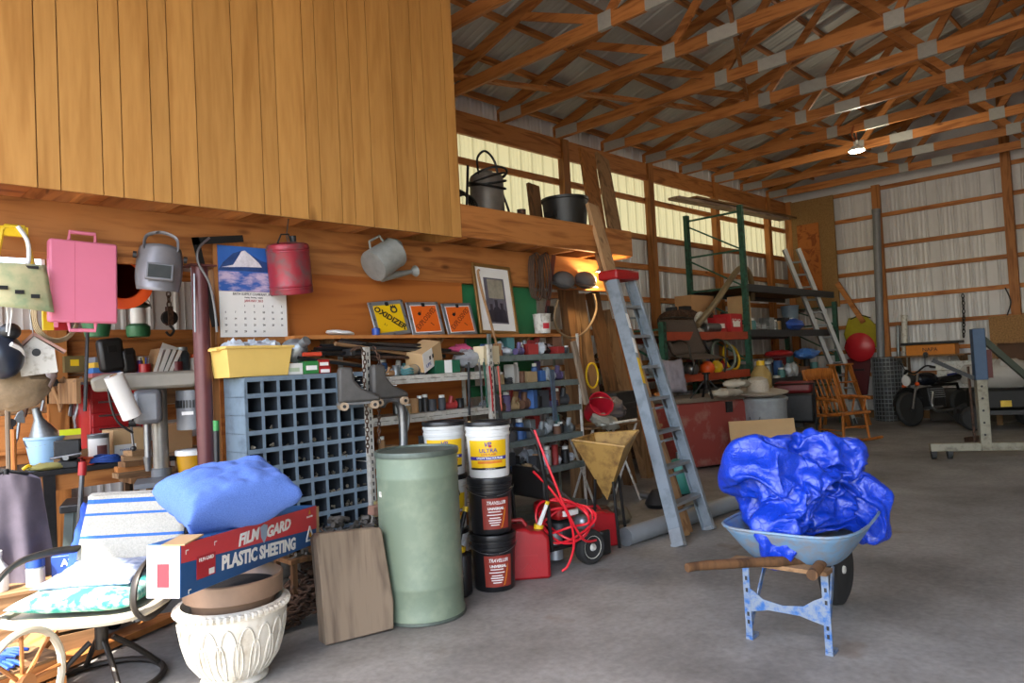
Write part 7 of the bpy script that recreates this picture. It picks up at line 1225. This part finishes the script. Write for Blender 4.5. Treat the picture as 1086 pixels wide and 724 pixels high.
for k, x in enumerate((8, 16)): tag(obj(G().tube(curve([(0.869, 4.5, 1.924) if k == 0 else (0.902, 4.5, 1.925), (0.875, 4.5, 1.841) if k == 0 else (0.892, 4.5, 1.841), (0.869, 4.5, 1.758) if k == 0 else (0.877, 4.5, 1.738)]), .004, 5), 'string', PAPER), 'thin white cord hanging below the yellow strap bag, %s' % ('left one' if k == 0 else 'right one'), 'cord', 'cords below the bag')
# ---- birdhouse
bhs = thing('birdhouse', 'white birdhouse with pinkish roof hanging in the alcove', 'birdhouse', (1.055, 4.7, 1.536), (0, R_(-6), R_(-12))); bw2 = .085
obj(G().ext([(-bw2, 0), (bw2, 0), (bw2, .13), (0, .21), (-bw2, .13)], -.07, .07), 'box', WPAINT, bhs); hole = G().cyl((0, -.073, .12), (0, -.069, .12), .021, n=18); obj(hole, 'entrance', BLK, bhs); RFM = mat('pink_roof', '#a07a6c', .7, 0, .2, 12)
for s in (-1, 1): obj(G().bar((0, 0, .222), (s*.135, 0, .105), .19, .014, (0, 0, 1)), 'roof_board', RFM, bhs)
obj(G().cyl((0, 0, .22), (0, 0, .42), .003, n=5), 'hanger', STEEL, bhs)
# ---- wire coil, rods and lanterns
g = G(); a = Vector((1.158, 4.75, 1.865))
for k in range(4): g.tube([(a.x+(.1+.006*k)*math.cos(t), 4.75+.008*k, a.z+(.13+.006*k)*math.sin(t)) for t in [2*PI*i/30 for i in range(30)]], .005, 6, closed=True)
tag(obj(g, 'wire_coil', mat('cream_wire', '#b8a27a', .6, 0, .1)), 'cream cable coil hanging behind the pink case', 'cable')
tag(obj(G().cyl((1.3, 4.7, 1.781), (1.273, 4.7, 1.316), .01, n=8), 'steel_rod', DARKM), 'dark steel rod hanging below the pink case', 'rod'); lv = thing('spirit_level', 'yellow and red spirit level hanging behind the pink case', 'level', (1.092, 4.62, 1.776)); obj(G().bx(-.03, .02, 0, .03, 0, .32), 'body', YEL, lv); obj(G().bx(.02, .09, 0, .03, .0, .07), 'end', REDM, lv)
gp = thing('green_lantern', 'green based camping lantern hanging before the siding', 'lantern', (2.011, 6, 1.821)); 
LG = mat('lantern_green', '#2f6a44', .4, .1, .1); obj(G().lathe([(0, 0), (.075, 0), (.085, .02), (.085, .08), (.06, .1), (0, .1)], 22), 'fuel_base', LG, gp); obj(G().lathe([(.05, .1), (.055, .12), (.055, .2), (.05, .22)], 20), 'glass', CERAM, gp); obj(G().lathe([(.05, .22), (.09, .235), (.085, .25), (.03, .28), (0, .29)], 22), 'hood', mat('lantern_hood', '#27352c', .4, .2, .1), gp); obj(G().tube(arc((0, 0, .22), .1, 0, PI, 12), .004, 5), 'bail', STEEL, gp)
t = thing('pulley_block', 'dark iron pulley with chain hanging before the siding', 'pulley', (2.246, 6, 1.91)); obj(G().cyl((0, -.02, .06), (0, .02, .06), .06, n=18), 'sheave', DARKM, t); obj(G().bx(-.02, .02, -.03, .03, .0, .15), 'cheek', RUST, t); obj(G().tube(curve([(0, 0, 0), (.03, 0, -.04), (0, 0, -.08), (-.03, 0, -.05)]), .01, 6), 'hook', DARKM, t); obj(chain([(0, 0, .15), (0, 0, .3), (.01, 0, .45)], .045, .006), 'chain', RUST, t)
t = thing('green_pot', 'dark green planter bucket hanging behind the pink case handle', 'bucket', (1.549, 5.4, 1.786)); obj(G().lathe([(0, 0), (.07, 0), (.1, .14), (.105, .14), (.105, .155), (.09, .155), (.06, .01), (0, .01)], 20), 'tub', LG, t); obj(G().tube(arc((0, 0, .15), .1, 0, PI, 10), .003, 5), 'bail', STEEL, t)
# tool hooks: jars, pliers and sundry things on the alcove wall
TN = [('hanging_pliers', 'pair of dark pliers', DARKM), ('hanging_wrench', 'steel wrench', STEEL), ('hanging_hammer', 'claw hammer', DARKM), ('hanging_brush', 'worn paint brush', OLDW), ('hanging_snips', 'pair of tin snips', RUST), ('hanging_trowel', 'small trowel', GALV)]
rnd = random.Random(17)
for k, (px_, nm) in enumerate((((1.288, 6.6, 1.188), 0), ((1.337, 6.6, 1.212), 5), ((1.404, 6.6, 1.48), 4), ((1.498, 6.6, 1.46), 1), ((1.568, 6.6, 1.471), 2), ((1.633, 6.6, 1.452), 3), ((1.684, 6.6, 1.42), 0), ((1.752, 6.6, 1.446), 5), ((1.706, 6.6, 1.238), 1))):
    n_, l, m_ = TN[nm]; t = thing(n_, '%s hanging on the alcove wall, %s from the left' % (l, _ord[k]), 'hand tool', px_, (0, R_(rnd.uniform(-14, 14)), 0)); h_ = rnd.uniform(.16, .26)
    obj(G().tube([(0, 0, 0), (.01, 0, -h_*.6), (.0, 0, -h_)], [.012, .014, .012], 8), 'handle', m_ if nm not in (2, 3) else OLDW, t)
    obj(G().lathe([(0, -.01), (.03, -.01), (.034, 0), (.03, .01), (0, .01)], 14, M=Matrix.Translation((0, 0, .025)) @ RX) if nm in (0, 4) else G().bx(-.045, .045, -.014, .014, 0, .05) if nm == 2 else G().ext([(-.04, 0), (.04, 0), (.025, .07), (0, .1), (-.025, .07)], -.006, .006), 'head', m_, t, bev=.003)
for k, (px_, m_, l) in enumerate((((1.458, 6.4, 1.46), mat('label_jar', '#a79a96', .4, 0, .4, 30), 'dusty labelled jar tilted on the alcove ledge'), ((1.717, 6.6, 1.628), mat('brass_box', '#7a6a40', .5, .2, .3), 'small brassy box pinned on the alcove wall'))):
    t = thing('dusty_jar' if k == 0 else 'pinned_box', l, 'jar' if k == 0 else 'box', px_, (0, R_(25) if k == 0 else 0, 0)); obj(G().lathe([(0, 0), (.05, 0), (.05, .12), (.035, .14), (0, .14)], 18) if k == 0 else G().bx(-.07, .07, -.03, .03, -.05, .08), 'body', m_, t); obj(G().cyl((0, 0, .14), (0, 0, .16), .04, n=16) if k == 0 else G().bx(-.03, .03, -.034, -.03, 0, .05), 'lid' if k == 0 else 'yellow_tag', STEEL if k == 0 else YEL, t)
sk2 = tag(obj(crumple((0, 0, 0), (.17, .1, .13), 45, .2), 'burlap_sack', mat('burlap', '#8f7a5e', .9, 0, .25, 40, .2), None, (0.941, 4.75, 1.476), sm=40), 'burlap sack hanging at the left edge below the birdhouse', 'sack'); bd_ = thing('bird_decoy', 'dark glossy decoy bird at the left edge beside the birdhouse', 'decoy', (0.869, 4.6, 1.636)); obj(G().sph((0, 0, 0), (.1, .09, .12), 16, 12), 'body', mat('decoy_dark', '#1e2430', .3, 0, .4, 8), bd_); obj(G().tube(curve([(.02, -.09, .06), (.07, -.06, .03), (.09, .0, -.03)]), .012, 6), 'wing_stripe', PAPER, bd_); obj(G().sph((.03, -.03, .13), (.05, .05, .045), 12, 8), 'head', BLK, bd_)
for k, (a, b_, l) in enumerate((((1.043, 5.3, 1.221), (1.041, 5.3, 0.738), 'wooden tool handle standing left of the workbench'), ((1.056, 5.5, 1.363), (1.051, 5.5, 0.716), 'grey tool handle standing at the far left edge'))): p, q = Vector(a), Vector(b_); q.z = 0; tag(obj(G().cyl(q, p, .016, n=8), 'long_tool', [CHAIRW, GREYW][k]), l, 'tool')
# grinder stand and hand saw under the bench
gs = thing('grinder_stand', 'green grey machine stand in front of the workbench', 'stand', (*Vector((1.497, 5.3, 0.78))[:2], 0), R_(-20)); SGM = mat('stand_green_grey', '#5f6a68', .5, .3, .2); obj(G().bx(-.2, .2, -.17, .17, .68, .73), 'top', DARKM, gs, bev=.01)
for x in (-.15, .15):
    for y in (-.12, .12): obj(G().bar((x, y, .68), (x*1.3, y*1.3, 0), .05, .05, (0, 1, 0)), 'leg', SGM, gs)
jk_ = thing('floor_jack', 'grey floor jack with upright red handle before the workbench', 'jack', (*Vector((1.268, 5, 0.393))[:2], 0), R_(-15)); obj(G().ext([(-.25, .02), (.25, .02), (.25, .1), (.1, .16), (-.05, .34), (-.15, .34), (-.25, .14)], -.08, .08, 'xz'), 'body', mat('jack_grey', '#5f6872', .5, .2, .2), jk_, bev=.015); obj(G().cyl((.0, 0, .2), (.06, .05, .95), .014, n=8), 'handle', STEEL, jk_); obj(G().cyl((.058, .05, .92), (.064, .054, 1.0), .024, n=10), 'grip', REDM, jk_)
for x in (-.2, .2): obj(G().cyl((x, -.1, .04), (x, .1, .04), .04, n=14), 'roller', BLKM, jk_)
